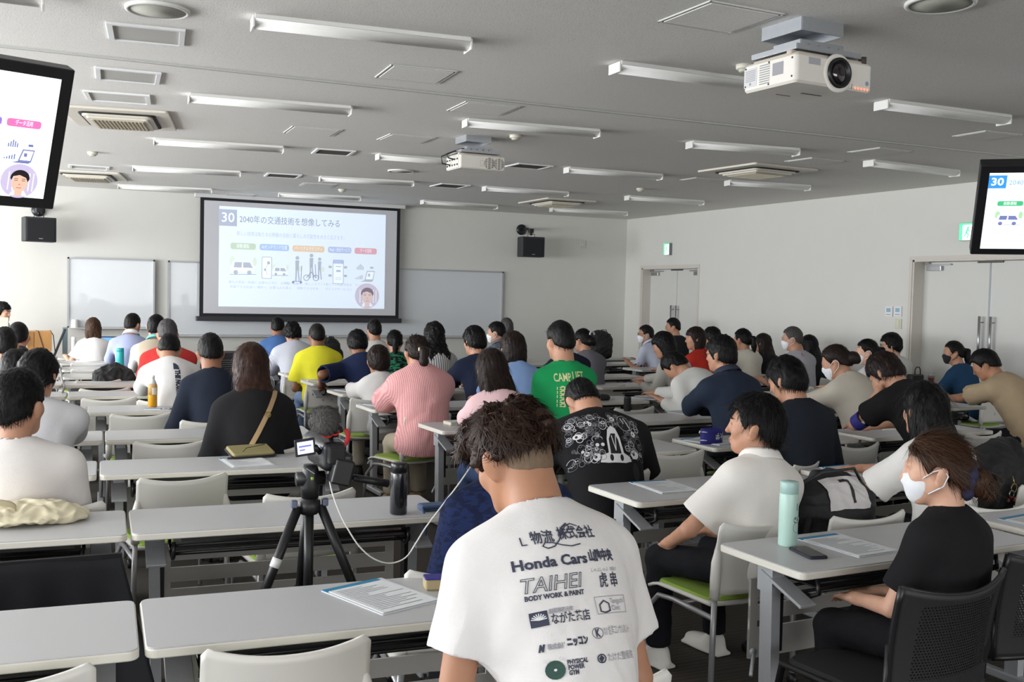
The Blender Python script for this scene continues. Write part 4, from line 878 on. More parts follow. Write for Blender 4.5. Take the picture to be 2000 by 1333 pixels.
    c('hairc'); pts = [(X(u)+r*(.02+.52*math.cos(a)), Z(v)+r*(.16+.50*math.sin(a))) for a in [PI*k/14 for k in range(15)]]; pts += [(X(u)-r*.44, Z(v)+r*.02), (X(u)-r*.34, Z(v)+r*.26), (X(u)-r*.02, Z(v)+r*.36), (X(u)+r*.34, Z(v)+r*.22), (X(u)+r*.46, Z(v)-r*.02)]; b.poly(pts, .0028)
    for q in (-.18, .22): b.rect(X(u)+q*r-r*.10, Z(v)+r*.02, X(u)+q*r+r*.10, Z(v)+r*.05, .0028); b.rect(X(u)+q*r-r*.11, Z(v)+r*.12, X(u)+q*r+r*.11, Z(v)+r*.15, .0028)
    c('lipc'); b.rect(X(u)-r*.12, Z(v)-r*.42, X(u)+r*.16, Z(v)-r*.37, .0028); b.poly([(X(u)-r*.05, Z(v)-r*.22), (X(u)+r*.09, Z(v)-r*.22), (X(u)+r*.03, Z(v)-r*.14)], .0028)
    return b, ms
PAL_TV = dict(paper=(248, 254, 255), box=(52, 140, 222), white=(255, 255, 255), ink=(96, 150, 190), faint=(150, 156, 190), green=(70, 176, 120), blue=(84, 140, 214), orange=(232, 160, 80), violet=(140, 110, 206), pink=(240, 110, 170), art=(108, 116, 168), leaf=(160, 204, 160), photo=(186, 176, 206), hairc=(26, 20, 24), face=(226, 178, 156), shirt=(236, 234, 240), lipc=(190, 110, 106), line=(70, 74, 110))
PAL_PR = dict(paper=(214, 226, 240), box=(164, 172, 192), white=(226, 236, 246), ink=(136, 146, 164), faint=(176, 186, 202), green=(182, 200, 178), blue=(164, 186, 222), orange=(214, 190, 164), violet=(170, 184, 218), pink=(208, 160, 172), art=(168, 176, 190), leaf=(206, 216, 206), photo=(190, 184, 202), hairc=(120, 108, 122), face=(208, 186, 186), shirt=(222, 228, 238), lipc=(180, 146, 150), line=(128, 138, 156))
M_black = mat('black_plastic', (22, 22, 25), .4, noise=.05, nscale=20); M_blackm = mat('black_matt', (26, 26, 28), .75, bump=.1)
# projection screen hanging in front of the front wall
ys = YW-.16; tl_, tr_, bl_, br_ = atY(392.5, 384, ys), atY(780, 402, ys), atY(388, 628, ys), atY(780, 629, ys)
x0, x1 = (tl_[0]+bl_[0])/2, (tr_[0]+br_[0])/2; zt, zb = (tl_[2]+tr_[2])/2, (bl_[2]+br_[2])/2
o = thing('projection_screen', 'large pull-down projection screen with black border hanging before the whiteboard', 'projection screen', (x0, ys, zb)); Wd, Ht = x1-x0, zt-zb
RX = Matrix.Rotation(PI/2, 4, 'X')
b = MB(); b.box((Wd/2, 0, Ht/2+.03), (Wd/2, .004, Ht/2-.03)); b.build('border', mat('screen_border', (24, 24, 30), .8), o)
bw = .055; b = MB(); b.box((Wd/2, -.006, Ht/2+.02), (Wd/2-bw, .003, Ht/2-.09)); b.build('screen_fabric', mat('screen_fabric', (202, 202, 208), .8, bump=.05), o)
b = MB(); b.rbox((Wd/2, 0, .03), (Wd/2+.05, .03, .035), .02, .006); b.build('weight_bar', mat('weight_bar', (44, 44, 50), .5), o)
b = MB(); b.rbox((Wd/2, .02, (CEIL-zb)-.028), (Wd/2+.08, .05, .028), .01, .004); b.build('roller_case', mat('roller_case', (206, 206, 206), .5), o)
pTL, pTR, pBL, pBR = [atY(px, py, ys) for px, py in ((425.5, 405.5), (755.5, 417.5), (429, 600), (748, 602.5))]
sw_, sh_ = (pTR[0]+pBR[0]-pTL[0]-pBL[0])/2, (pTL[2]+pTR[2]-pBL[2]-pBR[2])/2
b, ms = slide(sw_, sh_, PAL_PR, .34, 'projected'); b.build('projected_slide', ms, o, Matrix.Translation(((pTL[0]+pBL[0])/2-x0, -.012, (pBL[2]+pBR[2])/2-zb)) @ RX)
# televisions hung from the ceiling
def tv(P1, P2, h, tilt, side, W, L, lab):
    e = np.array([math.cos(h), math.sin(h), 0]); c = (P1+P2)/2+(e if side == 'R' else -e)*W/2
    o = thing('television', lab, 'television', tuple(c)); o.rotation_euler = (tilt, 0, h)
    b = MB(); b.rbox((0, .05, 0), (W/2, .05, L/2), .008, .004, 3); b.build('casing', M_black, o)
    bz = .058; sw, sh = W-2*bz, L-2*bz*.9; b, ms = slide(sw, sh, PAL_TV, .55, 'tv'); b.build('screen', ms, o, Matrix.Translation((-sw/2, -.003, -sh/2)) @ RX)
    M = (Matrix.Rotation(h, 4, 'Z') @ Matrix.Rotation(tilt, 4, 'X')).inverted(); up = M @ Vector((0, 0, 1)); s0 = Vector((0, .10, .05)); n = (CEIL-c[2]-.02)
    b = MB(); b.box((0, .115, .02), (.18, .02, .16)); b.tube([s0+Vector((0, .05, 0)), s0+Vector((0, .05, 0))+up*(n-.06)], .028, 12); b.build('ceiling_bracket', mat('tv_bracket', (60, 60, 62), .5, metal=.4), o)
tv(np.array([.151, 5.380, 2.662]), np.array([.059, 5.632, 2.015]), math.radians(20), math.radians(22.5), 'L', 1.22, .70, 'hanging television showing the slide with a presenter in a circle')
tv(np.array([5.724, 5.026, 2.577]), np.array([5.993, 5.324, 2.004]), math.radians(-42), math.radians(35), 'R', 1.22, .70, 'hanging television on the door side showing a blue 30 box')
# whiteboards
def wb(pts, y, lab, tray):
    P = [atY(px, py, y) for px, py in pts]; x0 = P[0][0]; x1 = P[1][0]; z1 = P[0][2]; z0 = P[1][2]; o = thing('whiteboard', lab, 'whiteboard', (x0, y, z0)); w, h = x1-x0, z1-z0
    b = MB(); b.box((w/2, .012, h/2), (w/2, .010, h/2)); b.build('board', mat('whiteboard', (206, 210, 214), .22, coat=.5, noise=.02, nscale=1.5), o)
    b = MB(); f = .012
    for z in (0, h): b.box((w/2, 0, z), (w/2+f, .016, f))
    for x in (0, w): b.box((x, 0, h/2), (f, .016, h/2+f))
    b.build('frame', mat('board_frame', (178, 180, 184), .4, metal=.4), o)
    b = MB(); b.rbox((w/2, -.045, -.012), (w/2, .05, .008), .004, .002); b.build('pen_tray', mat('pen_tray', (190, 190, 192), .45), o)
    return o
wb(((330, 511), (979, 657.5)), YW-.03, 'long wall whiteboard behind the projection screen', True)
wb(((133.5, 504), (300, 640.5)), YW-.075, 'raised whiteboard panel with a white cup on its tray', True)
# things along the front wall
def speaker(pbox, pdisc, lab, yaw):
    c = atY(*pbox, YW-.42); d = atY(*pdisc, YW-.02); o = thing('wall_speaker', lab, 'speaker', tuple(c), yaw)
    b = MB(); b.rbox((0, 0, 0), (.20, .13, .165), .02, .008); b.build('cabinet', mat('speaker_cabinet', (44, 46, 50), .6), o)
    b = MB(); b.rbox((0, -.133, -.005), (.175, .008, .145), .01, .003); g = b.build('grille', mat('speaker_grille', (28, 29, 34), .85, noise=.2, nscale=300), o)
    b = MB(); b.box((0, -.143, -.125), (.025, .002, .004)); b.build('badge', mat('badge', (170, 170, 172), .4), o)
    L = Matrix.Rotation(-yaw, 3, 'Z') @ Vector(tuple(d-c)); Mf = Matrix.Rotation(PI/2-0, 3, 'X')
    b = MB(); b.lathe([(.09, 0), (.09, .02), (.05, .03), (0, .03)], tuple(L), 24, Matrix.Rotation(-yaw, 3, 'Z') @ Mf); b.build('wall_disc', mat('speaker_disc', (50, 52, 56), .35, metal=.5), o)
    b = MB(); b.tube([L, (L.x*.5, L.y*.3, L.z), (0, .02, .27)], .022, 10); b.rbox((0, .02, .27), (.04, .04, .035), .01); b.tube([(0, .02, .25), (0, .0, .20)], .02, 10); b.build('arm', M_black, o)
    b = MB(); b.tube([(-.06, 0, .16), (-.06, 0, .215), (.06, 0, .215), (.06, 0, .16)], .006, 8); b.build('yoke', M_black, o)
speaker((76, 449), (75, 411), 'black wall speaker on the bright front wall beside the whiteboard', .18); speaker((1037, 483), (1018, 449), 'black wall speaker tilted on an arm, toward the door corner', -.12)
c = atY(1138, 477, YW-.012); o = thing('wall_plate', 'small pale wall plate with a white dot between speaker and corner', 'wall plate', tuple(c)); b = MB(); b.rbox((0, 0, 0), (.055, .010, .065), .006, .003); b.build('plate', mat('plate_pale', (206, 206, 198), .5), o); b = MB(); b.box((-.012, -.012, -.01), (.012, .004, .012)); b.build('button', mat('button_white', (235, 235, 230), .4), o)
# podium, brace, cup, rack
c = atZ(98, 690, .62); yp = 14.9; p0, p1 = atY(53, 648, yp), atY(101, 648, yp); cx = (p0[0]+p1[0])/2; pw = (p1[0]-p0[0])/2
M_oak = mat('light_oak', (206, 150, 86), .5, noise=.18, nscale=12, stretch=(1, 1, .2)); o = thing('lectern', 'light oak lectern with a cable hanging over its front', 'lectern', (cx, yp, 0)); zt = p0[2]
b = MB(); b.rbox((0, .2, zt-.13), (pw, .2, .13), .006, .004); b.build('top_box', M_oak, o); b = MB(); b.rbox((-.02, .2, (zt-.26)/2), (pw-.04, .17, (zt-.26)/2), .006, .003); b.build('pedestal', M_oak, o); b = MB(); b.box((-pw*.45, -.001, zt-.13), (.003, .003, .12)); b.build('panel_joint', mat('joint_dark', (120, 80, 46), .7), o)
b = MB(); b.tube([(-pw*.3, .1, zt+.01), (-pw*.1, -.01, zt+.01), (pw*.3, -.012, zt-.2), (pw*.5, -.012, zt-.28)], .005, 6); b.tube([(pw*.9, .1, zt+.01), (pw+.02, .05, zt-.05), (pw+.05, .05, zt-.35), (pw+.08, .03, .25), (pw+.02, 0, .012)], .006, 6); b.build('cable', mat('cable_grey', (60, 58, 60), .6), o)
pa, pb, pcx = atY(127, 640, 15.2), atY(127, 696, 15.2), atY(97, 692, 15.2); o = thing('brace_stand', 'grey-blue upright with a slanting brace beside the lectern', 'stand', (pa[0], 15.2, 0)); M_gb = mat('grey_blue_metal', (132, 148, 156), .4, metal=.4)
b = MB(); b.rbox((0, 0, pa[2]/2), (.032, .03, pa[2]/2), .006, .003); b.build('post', M_gb, o); b = MB(); b.tube([(0, -.03, pa[2]-.02), (pcx[0]-pa[0], -.03, .52), (pcx[0]-pa[0]-.25, -.03, .02)], .016, 8); b.build('brace', mat('brace_metal', (98, 108, 116), .4, metal=.5), o); b = MB(); b.rbox((-.1, 0, .015), (.3, .05, .015), .01, .004); b.build('foot', M_gb, o)
c = atY(146, 637, YW-.12); o = thing('paper_cup', 'upturned white paper cup on the whiteboard tray', 'cup', (c[0], YW-.12, atY(200, 640.5, YW-.075)[2]-.0035)); b = MB(); b.lathe([(.052, 0), (.052, .004), (.040, .115), (.036, .118), (0, .118)], n=20); b.build('cup_body', mat('paper_white', (236, 236, 234), .7), o); b = MB(); b.tube([(.0525*math.cos(a), .0525*math.sin(a), .003) for a in [2*PI*k/20 for k in range(20)]], .003, 6, closed=True); b.build('rim', mat('paper_white', (236, 236, 234)), o)
c0 = atY(446, 690, 14.6); o = thing('equipment_rack', 'black equipment rack with grey vents below the whiteboard', 'rack', (c0[0]-.05, 14.6, 0)); z1 = c0[2]; b = MB(); b.rbox((0, .25, z1/2), (.26, .25, z1/2), .01, .004); b.build('cabinet', M_blackm, o)
for i in range(8): b = MB(); b.box((.0, -.006, z1-.10-.03*i), (.16, .006, .006)); b.build('vent_slot', mat('vent_grey', (92, 92, 94), .6), o)
# exit signs, thermostats and switch on the door wall
def wallbox(p, hy, hz, th, lab, name, cat, m): c = atX(p[0], p[1], XW-th); o = thing(name, lab, cat, tuple(c)); b = MB(); b.rbox((0, 0, 0), (th, hy, hz), .004, .002); b.build('case', m, o); return o
for p, hy, lab in (((1304.5, 487), .085, 'small lit green and white exit sign above the far double door'), ((1893, 453), .115, 'lit exit sign partly hidden by the door-side television')):
    o = wallbox(p, hy*1.0, .10, .03, lab, 'exit_sign', 'exit sign', mat('sign_case', (120, 130, 126), .5)); Ms = Matrix.Translation((-.0315, 0, 0)) @ Matrix.Rotation(-PI/2, 4, 'Z') @ RX
    b = MB(); b.rect(-hy*.95, -.095, hy*.95, .095); b.mi(1); b.rect(-hy*.95, -.095, -hy*.55, .095, .001); b.rect(-hy*.95, .075, hy*.95, .095, .001); b.disc(hy*.1, .045, .014, .001); b.line([(hy*.08, .03), (-hy*.1, -.01)], .024, .001); b.line([(-hy*.1, -.01), (hy*.15, -.03), (hy*.05, -.07)], .014, .001); b.line([(-hy*.1, -.01), (-hy*.3, -.05)], .014, .001); b.line([(hy*.05, .02), (hy*.35, .0)], .012, .001)
    b.build('sign_face', [mat('sign_white', (240, 255, 248), .5, emit=1.0), mat('sign_green', (90, 214, 150), .5, emit=.8)], o, Ms)
for px, lab in ((1736.5, 'white thermostat panel with blue display, farther from the door'), (1754, 'white thermostat panel with blue display, closer to the door')):
    o = wallbox((px, 609), .058, .062, .010, lab, 'thermostat', 'thermostat', mat('thermostat', (226, 228, 230), .5)); b = MB(); b.rect(-.034, -.006, .034, .042); b.build('display', mat('lcd_blue', (150, 178, 200), .3), o, Matrix.Translation((-.0115, 0, 0)) @ Matrix.Rotation(-PI/2, 4, 'Z') @ RX)
    for i in range(4): b = MB(); b.box((-.012, -.03+.02*i, -.035), (.003, .007, .006)); b.build('button', mat('thermo_button', (186, 190, 194), .5), o)
o = wallbox((1755, 633), .048, .062, .007, 'cream light switch plate below the thermostats', 'light_switch', 'switch', mat('switch_cream', (206, 204, 184), .5))
for i in range(3): b = MB(); b.box((-.009, 0, -.03+.03*i), (.004, .016, .012)); b.build('rocker', mat('rocker', (214, 212, 196), .4), o)
# ---------------------------------------------------------------- desks
M_top = mat('desk_laminate', (188, 188, 190), .38, noise=.015, nscale=6); M_edge = mat('desk_edge', (222, 218, 208), .5); M_leg = mat('leg_silver', (176, 178, 182), .45, metal=.25, noise=.05, nscale=30); M_panel = mat('modesty_panel', (196, 193, 188), .55); M_rail = mat('shelf_black', (24, 24, 26), .4)
DW, DD, DZ = 1.36, .455, .72
desk0 = thing('desk', 'x', 'desk', (0, 0, 0), 0, 'white folding desks in rows')
b = MB(); b.prism(rrect(DW/2, DD/2, .03, 5), DZ-.028, DZ-.004, .003); top = b.build('tabletop', M_edge, desk0); b = MB(); b.prism(rrect(DW/2-.003, DD/2-.003, .028, 5), DZ-.006, DZ, .0015); b.build('table_surface', M_top, top)
for q in (-1, 1):
    x = q*(DW/2-.10); l = MB(); l.prism([(-.022, -.032), (.022, -.032), (.022, .032), (-.022, .032)], .055, .60, .004, Matrix(((1, 0, q*.02, x-q*.012), (0, 1, 0, .03), (0, 0, 1, 0), (0, 0, 0, 1)))); l.rbox((x, 0, .045), (.024, .205, .018), .015, .006)
    lg = l.build('leg', M_leg, desk0)
    l = MB(); R_ = Matrix.Rotation(math.radians(20), 3, 'X'); l.rbox((x, -.06, .615), (.040, .115, .006), .004, .002, M=R_); l.box((x, .03, .635), (.03, .04, .055)); l.build('bracket', M_leg, lg)
    l = MB(); l.box((x-q*.03, .03, .50), (.012, .03, .14)); l.build('leg_cover', M_rail, lg)
    for y in (-.19, .19):
        c = MB(); c.lathe([(.024, -.010), (.027, -.006), (.027, .006), (.024, .010)], (x, y, .027), 14, Matrix.Rotation(PI/2, 3, 'Y')); c.build('caster', M_rail, desk0)
b = MB()
for i, (y, z) in enumerate(((-.14, .645), (-.14, .615), (-.05, .590), (.03, .590), (.11, .590), (.14, .62))): b.tube([(-DW/2+.17, y, z), (DW/2-.17, y, z)], .006, 6)
for q in (-1, 1): b.tube([(q*(DW/2-.17), -.14, .66), (q*(DW/2-.17), -.15, .61), (q*(DW/2-.17), -.10, .585), (q*(DW/2-.17), .12, .585), (q*(DW/2-.17), .14, .66)], .009, 6)
b.box((0, .0, .625), (DW/2-.18, .135, .003)); b.box((0, -.02, .677), (DW/2-.2, .15, .010)); b.build('book_shelf', M_rail, desk0)
b = MB(); zs = [.27, .385, .415, .475, .505, .58]
for z0, z1 in zip(zs[0::2], zs[1::2]): b.box((0, .185, (z0+z1)/2), (DW/2-.14, .006, (z1-z0)/2))
for q in (-1, 1): b.box((q*(DW/2-.16), .185, .425), (.02, .0055, .155))
b.build('modesty_panel', M_panel, desk0)
for q in (-1, 1): c = MB(); c.tube([(q*(DW/2-.15), .17, .30), (q*(DW/2-.15), .16, .30)], .016, 10); c.tube([(q*(DW/2-.15), .16, .30), (q*(DW/2-.08), .1, .24)], .008, 6); c.build('panel_hinge', M_leg, desk0)
COLN = {'A': 'window end of the window block', 'B': 'aisle end of the window block', 'C': 'aisle end of the door block', 'D': 'second from the aisle, door block', 'E': 'third from the aisle, door block', 'F': 'outer desk along the door wall'}
LROW = [2.95, 4.355, 5.77, 7.05, 8.62, 9.88, 10.98, 11.98, 13.0, 14.07, 15.05]; LX = [.265, .335, .285, .38, .335, .22, .205, .21, .225, .215, .21]
RROW = [2.95, 4.26, 5.60, 6.93, 8.32, 9.65, 10.8, 11.83, 12.9, 14.0]; RX_ = [2.485, 2.59, 2.57, 2.58, 2.49, 2.57, 2.57, 2.54, 2.55, 2.55]
DESK = {}; used0 = False; WSC = .92
def place_desk(col, i, x, y, rz):
    """x,y: window-side front corner of the top (near the camera)"""
    global used0
    W = DW*(WSC if col in 'AB' else 1)
    c, s_ = math.cos(rz), math.sin(rz); cx = x+W/2*c-DD/2*s_; cy = y+W/2*s_+DD/2*c
    lab = 'white folding desk, %s row from the camera, %s' % (ORD[i], COLN[col])
    if not used0: o = desk0; o.location = (cx, cy, 0); o.rotation_euler = (0, 0, rz); o['label'] = lab; used0 = True
    else: o = copy_tree(desk0, (cx, cy, 0), rz, lab)
    if col in 'AB': o.scale = (WSC, 1, 1)
    DESK[col, i] = (cx, cy, rz)
for i, (x, y) in enumerate(zip(LX, LROW)):
    x, y = x*K, y*K; place_desk('B', i, x, y, -.05)
    place_desk('A', i, x-.014-DW*WSC*math.cos(.055), y+DW*WSC*math.sin(.055)+.0, -.055)
for i, (x, y) in enumerate(zip(RX_, RROW)):
    x, y = x*K, y*K; a = .045; place_desk('C', i, x, y, a); x2, y2 = x+(DW+.012)*math.cos(a), y+(DW+.012)*math.sin(a)
    a2 = .055; 
    place_desk('D', i, x2, y2, a2); x3, y3 = x2+(DW+.012)*math.cos(a2), y2+(DW+.012)*math.sin(a2)
    if i > 0: place_desk('E', i, x3, y3, .06)
    if i >= 3: place_desk('F', i, x3+DW+(.10 if i < 6 else .45), y3+(DW+.1)*.06, .06)
# ---------------------------------------------------------------- white chairs with green seats
M_cw = mat('chair_white', (226, 224, 218), .42, noise=.012, nscale=8); M_green = mat('seat_green', (146, 176, 74), .85, noise=.08, nscale=120, bump=.2, bscale=500); M_chr = mat('chair_steel', (172, 172, 175), .35, metal=.45)
chair0 = thing('chair', 'x', 'chair', (0, 0, 0), 0, 'white chairs with green seats')
def backpt(u, v):
    x = (u-.5)*.43; e = abs(2*u-1); top = .752-.030*(1-e**2.2)-.022*max(0, (e-.92)/.08)**2; z0 = .445; z = z0+(top-z0)*v
    return (x, -.215-.035*(1-e*e)-.045*(v-.3)**2, z)
b = MB(); b.sheet(backpt, 26, 12, -.009); bk = b.build('backrest', M_cw, chair0)
b = MB(); b.box((.0, -.257, .53), (.055, .0012, .012)); b.build('care_label', mat('care_label', (198, 190, 168), .6), bk)
for q in (-1, 1):
    b = MB(); b.tube([(q*.205, -.222, .635), (q*.213, -.224, .58), (q*.216, -.224, .51), (q*.217, -.224, .43)], [.012, .021, .022, .020], 12); b.build('socket', M_cw, chair0)
    b = MB(); b.tube([(q*.217, -.224, .435), (q*.222, -.226, .25), (q*.226, -.228, .058)], .0125, 10); b.tube([(q*.219, -.222, .35), (q*.205, .05, .355), (q*.20, .16, .345), (q*.215, .235, .26), (q*.222, .255, .062)], .0115, 10); b.build('leg', M_chr, chair0)
    for y in (-.228, .255): b = MB(); b.lathe([(.022, -.012), (.026, -.007), (.026, .007), (.022, .012)], (q*.226, y, .027), 14, Matrix.Rotation(PI/2, 3, 'Y')); b.build('caster', M_rail, chair0)
b = MB(); b.tube([(-.21, .0, .353), (.21, .0, .353)], .010, 8); b.build('crossbar', M_chr, chair0)
b = MB(); b.sheet(lambda u, v: ((u-.5)*.43, -.20+.42*v, .405-.012*math.sin(PI*u)+.02*(max(0, v-.8)/.2)**2*-1.2), 14, 12, .012); b.build('seat_shell', M_cw, chair0)
b = MB(); b.prism(rrect(.195, .185, .05, 5, 0, .012), .389, .412, .010); b.build('seat_cushion', M_green, chair0)
cused = False
def place_chair(x, y, rz, lab):
    global cused
    if not cused: cused = True; o = chair0; o.location = (x, y, 0); o.rotation_euler = (0, 0, rz); o['label'] = lab
    else: o = copy_tree(chair0, (x, y, 0), rz, lab)
    return o
def chair_px(p1, p2, lab, z=.745):
    """empty chair from the two upper corners of its backrest"""
    A = atZ(*p1, z); B = atZ(*p2, z); rz = math.atan2(B[1]-A[1], B[0]-A[0]); c = (A+B)/2; return place_chair(c[0]-math.sin(rz)*.235, c[1]+math.cos(rz)*.235, rz, lab)
EMPTY = [((258, 935), (452, 921), 'empty white chair behind the third-row desk, window block'), ((255, 863), (413, 858), 'empty white chair behind the fourth-row desk, window block'), ((208, 809), (343, 805), 'empty white chair before the bottle of tea desk, fifth row'), ((378, 1270), (735, 1236), 'big white chair tucked at the first-row desk, aisle end'), ((-190, 1330), (165, 1294), 'white chair cut by the frame edge at the first-row window desk'), ((506, 966), (700, 951), 'empty white chair pulled out behind the camcorder tripod'),
         ((160, 778), (266, 775), 'empty white chair at the sixth row, window block'), ((164, 759), (245, 757), 'empty white chair at the seventh row, window block'), ((155, 743.5), (228, 741), 'white chair holding the black backpack, eighth row'), ((143, 721), (213, 719), 'empty white chair at the ninth row, window block'), ((133, 710), (216, 708), 'empty white chair at the tenth row, behind the white blouse woman'),
         ((1605, 1010), (1778, 993), 'empty white chair in front of the black sports bag'), ((1282, 884), (1358, 878), 'empty white chair next to the black graphic T-shirt man'), ((1222, 838), (1331, 833), 'empty white chair before the black cylinder speaker'), ((1630, 872), (1720, 862), 'empty white chair with a grey sticker on its backrest'), ((1880, 848), (1958, 841), 'empty white chair near the tan T-shirt man'), ((1905, 962), (1937, 953), 'x'), ((1962, 950), (2120, 935), 'white chair holding the black backpack with keyrings'), ((1200, 797), (1275, 793), 'empty white chair at the fifth row, door block'), ((900, 752), (960, 749), 'empty white chair beside the pink blouse woman')]
for p1, p2, lab in EMPTY:
    if lab != 'x': chair_px(p1, p2, lab)
# ---------------------------------------------------------------- black mesh chairs
def _mesh(nt, bs):
    tc = nt.nodes.new('ShaderNodeTexCoord'); bs.inputs['Base Color'].default_value = lin((34, 34, 36))+(1,)
    sp = nt.nodes.new('ShaderNodeSeparateXYZ'); nt.links.new(tc.outputs['Object'], sp.inputs[0]); fr = []
    def N(op, a, b=None):
        n = nt.nodes.new('ShaderNodeMath'); n.operation = op
        for i, v in enumerate((a, b)):
            if v is None: continue
            if isinstance(v, (int, float)): n.inputs[i].default_value = v
            else: nt.links.new(v, n.inputs[i])
        return n.outputs[0]
    row = N('FLOOR', N('DIVIDE', sp.outputs['Z'], .0095)); offs = N('MULTIPLY', N('MODULO', row, 2.0), .5)
    u = N('SUBTRACT', N('FRACT', N('ADD', N('DIVIDE', sp.outputs['X'], .0115), offs)), .5); v = N('SUBTRACT', N('FRACT', N('DIVIDE', sp.outputs['Z'], .0095)), .5)
    d = N('SQRT', N('ADD', N('MULTIPLY', u, u), N('MULTIPLY', v, v))); inz = N('MULTIPLY', N('GREATER_THAN', sp.outputs['Z'], .49), N('LESS_THAN', sp.outputs['Z'], .73)); inx = N('LESS_THAN', N('ABSOLUTE', sp.outputs['X']), .175)
    hole = N('MULTIPLY', N('MULTIPLY', N('LESS_THAN', d, .30), inz), inx); al = N('SUBTRACT', 1.0, hole); nt.links.new(al, bs.inputs['Alpha'])
M_net = node_mat('perforated_back', _mesh, .55)
def mesh_chair(x, y, rz, lab):
    o = thing('mesh_chair', lab, 'chair', (x, y, 0), rz)
    def bp(u, v): e = abs(2*u-1); xx = (u-.5)*(.46+.03*v); return (xx, -.235-.055*(1-e*e)-.05*v*v+.0, .415+(.345+.035*e*e)*v)
    b = MB(); b.sheet(bp, 24, 18, -.008); b.build('backrest', M_net, o)
    b = MB(); pts = [bp(u/10, 1) for u in range(11)]; b.tube([(0.0+p[0], p[1], p[2]) for p in pts], .006, 8); 
    for q in (0, 1): b.tube([bp(q, v/8) for v in range(9)], .011, 8)
    b.tube([bp(u/10, 0) for u in range(11)], .012, 8); b.build('back_frame', M_black, o)
    b = MB(); b.prism(rrect(.225, .215, .06, 5), .385, .42, .012); b.build('seat', mat('chair_seat_black', (34, 34, 36), .8, bump=.2), o)
    for q in (-1, 1):
        b = MB(); b.tube([(q*.235, -.24, .60), (q*.235, -.23, .42), (q*.235, .0, .40), (q*.235, .20, .40), (q*.25, .27, .012)], .013, 10); b.build('leg', M_black, o); b = MB(); b.tube([(q*.232, -.10, .40), (q*.26, -.30, .012)], .013, 10); b.build('leg', M_chr, o)
# ---------------------------------------------------------------- the audience (pixel of the crown, depth, look)
def L_(i): return LROW[i]*K
def R_(i, d=0): return RROW[i]*K+d
BLK = (30, 31, 34); WHT = (232, 230, 228); NVY = (30, 37, 60)
def P(key, px, pt, Y, who, desc, **k): return person(key, px, pt, Y, desc, who=who, **k)
# window block
P('p1', 38, 715, 4.72, 'man in white T-shirt beside the tote bag', 'seated man in white T-shirt with short black hair, tote bag on the desk behind him', lean=.0, curve=.10, hp=.05, hy=-.45, s=1.05, hs=1.12, desk=L_(2), hands=('lap', 'lap'), tuft=2500, tlen=.035, hair='short', hth=.022, shirt=(226, 221, 219), rot=-.12, slen=.80, loose=.022, wr=.006, chair=((-30, 988), (220, 977)), shw=1.22)
P('p2', 76, 680, 6.2, 'man in pale grey T-shirt', 'seated man in pale grey T-shirt with bowl-like black hair by the window desks', lean=.12, curve=.1, hp=.25, hy=-.5, hair='mop', hs=1.05, desk=L_(3), shirt=(206, 206, 210), slen=.85, loose=.022, s=1.05, tuft=1200, tlen=.04, wr=.006, shw=1.22)
P('p3', 30, 681, 7.6, 'black-haired person half hidden at the window desks', 'black-haired person half hidden behind the pale grey T-shirt man', hair='mop', desk=L_(4), shirt=(60, 60, 64), hp=.3, s=.95)
P('p4', 10, 637, 8.85, 'person in black T-shirt with white letters', 'person in black T-shirt with white lettering, cut by the frame edge', hair='short', hth=.022, desk=L_(5), shirt=BLK, hs=1.05, lean=.1, slen=.8)
P('p5', 36, 628, 9.95, 'man with cropped hair before the lectern', 'man with cropped black hair and bare neck sitting before the oak lectern', hair='crop', desk=L_(6), shirt=(50, 52, 58), hs=1.05, collar='polo', hy=-.1)
P('p6', 5, 588, 14.7, 'presenter beside the lectern', 'person facing the audience beside the oak lectern, holding a pale sheet', hair='mop', shirt=(196, 196, 206), rot=-2.25, hy=.1, face=True, collar='dress', sleeve='long', hands=((-.05, .22, 1.12), 'lap'), skin='c', desk=None, vox=.010, chair=None)
P('p7', 182, 620, 13.75, 'woman in the white blouse', 'woman with long brown hair in a white blouse at the laptop desk', fem=True, hair='long', hcol='mid', hlen=.30, desk=L_(10), shirt=(236, 234, 232), slen=.7, loose=.02, lean=.22, hp=.25, hands=((-.30, .30, .74), 'desk'), skin='c', s=.94)
P('p8', 260, 611, 12.8, 'man in the lavender jacket', 'man in lavender blue jacket with white collar, face turned toward the screen', hair='short', desk=L_(9), shirt=(166, 174, 208), sleeve='long', collar='dress', collar_rgb=(236, 236, 238), hy=-.7, hp=.15, lean=.25, s=1.1, hcol='soft', side=.05)
P('p9', 306, 613, 10.85, 'man in the beige vest', 'man in beige vest over white sleeves with a teal collar', hair='short', desk=L_(7), shirt=(226, 226, 226), sleeve='long', collar='polo', collar_rgb=(120, 200, 200), vest=(188, 176, 158), hy=-.4, lean=.25, s=1.08)
P('p10', 327, 622, 9.9, 'man in the red shirt', 'grey-haired man in a red shirt behind the white long-sleeved shirt', hair='short', hcol='grey', hth=.02, desk=L_(6), shirt=(196, 58, 56), sleeve='long', lean=.35, hp=.25, s=1.1, hs=1.05, loose=.02)
P('p11', 331, 653, 8.85, 'man in white long-sleeved shirt with back lettering', 'man bending forward in white long-sleeved shirt with vertical black lettering', hair='short', desk=L_(5), shirt=(222, 221, 221), sleeve='long', lean=.40, curve=.35, hp=.65, hy=-.15, s=1.12, hs=1.06, loose=.022, skin='b', chair=((288, 781), (357, 780)), shw=.95)
P('p12', 411, 650, 7.72, 'man in dark navy top beside the tea bottle', 'man in dark navy top with tousled black hair beside the tea bottle', hair='short', hth=.024, desk=L_(4), shirt=(30, 36, 50), sleeve='long', lean=.25, curve=.2, hp=.3, s=1.12, hs=1.05, loose=.018, hands=('lap', 'lap'), skin='d', tuft=500, tlen=.035, chair=((372, 820), (455, 817)), shw=.86)
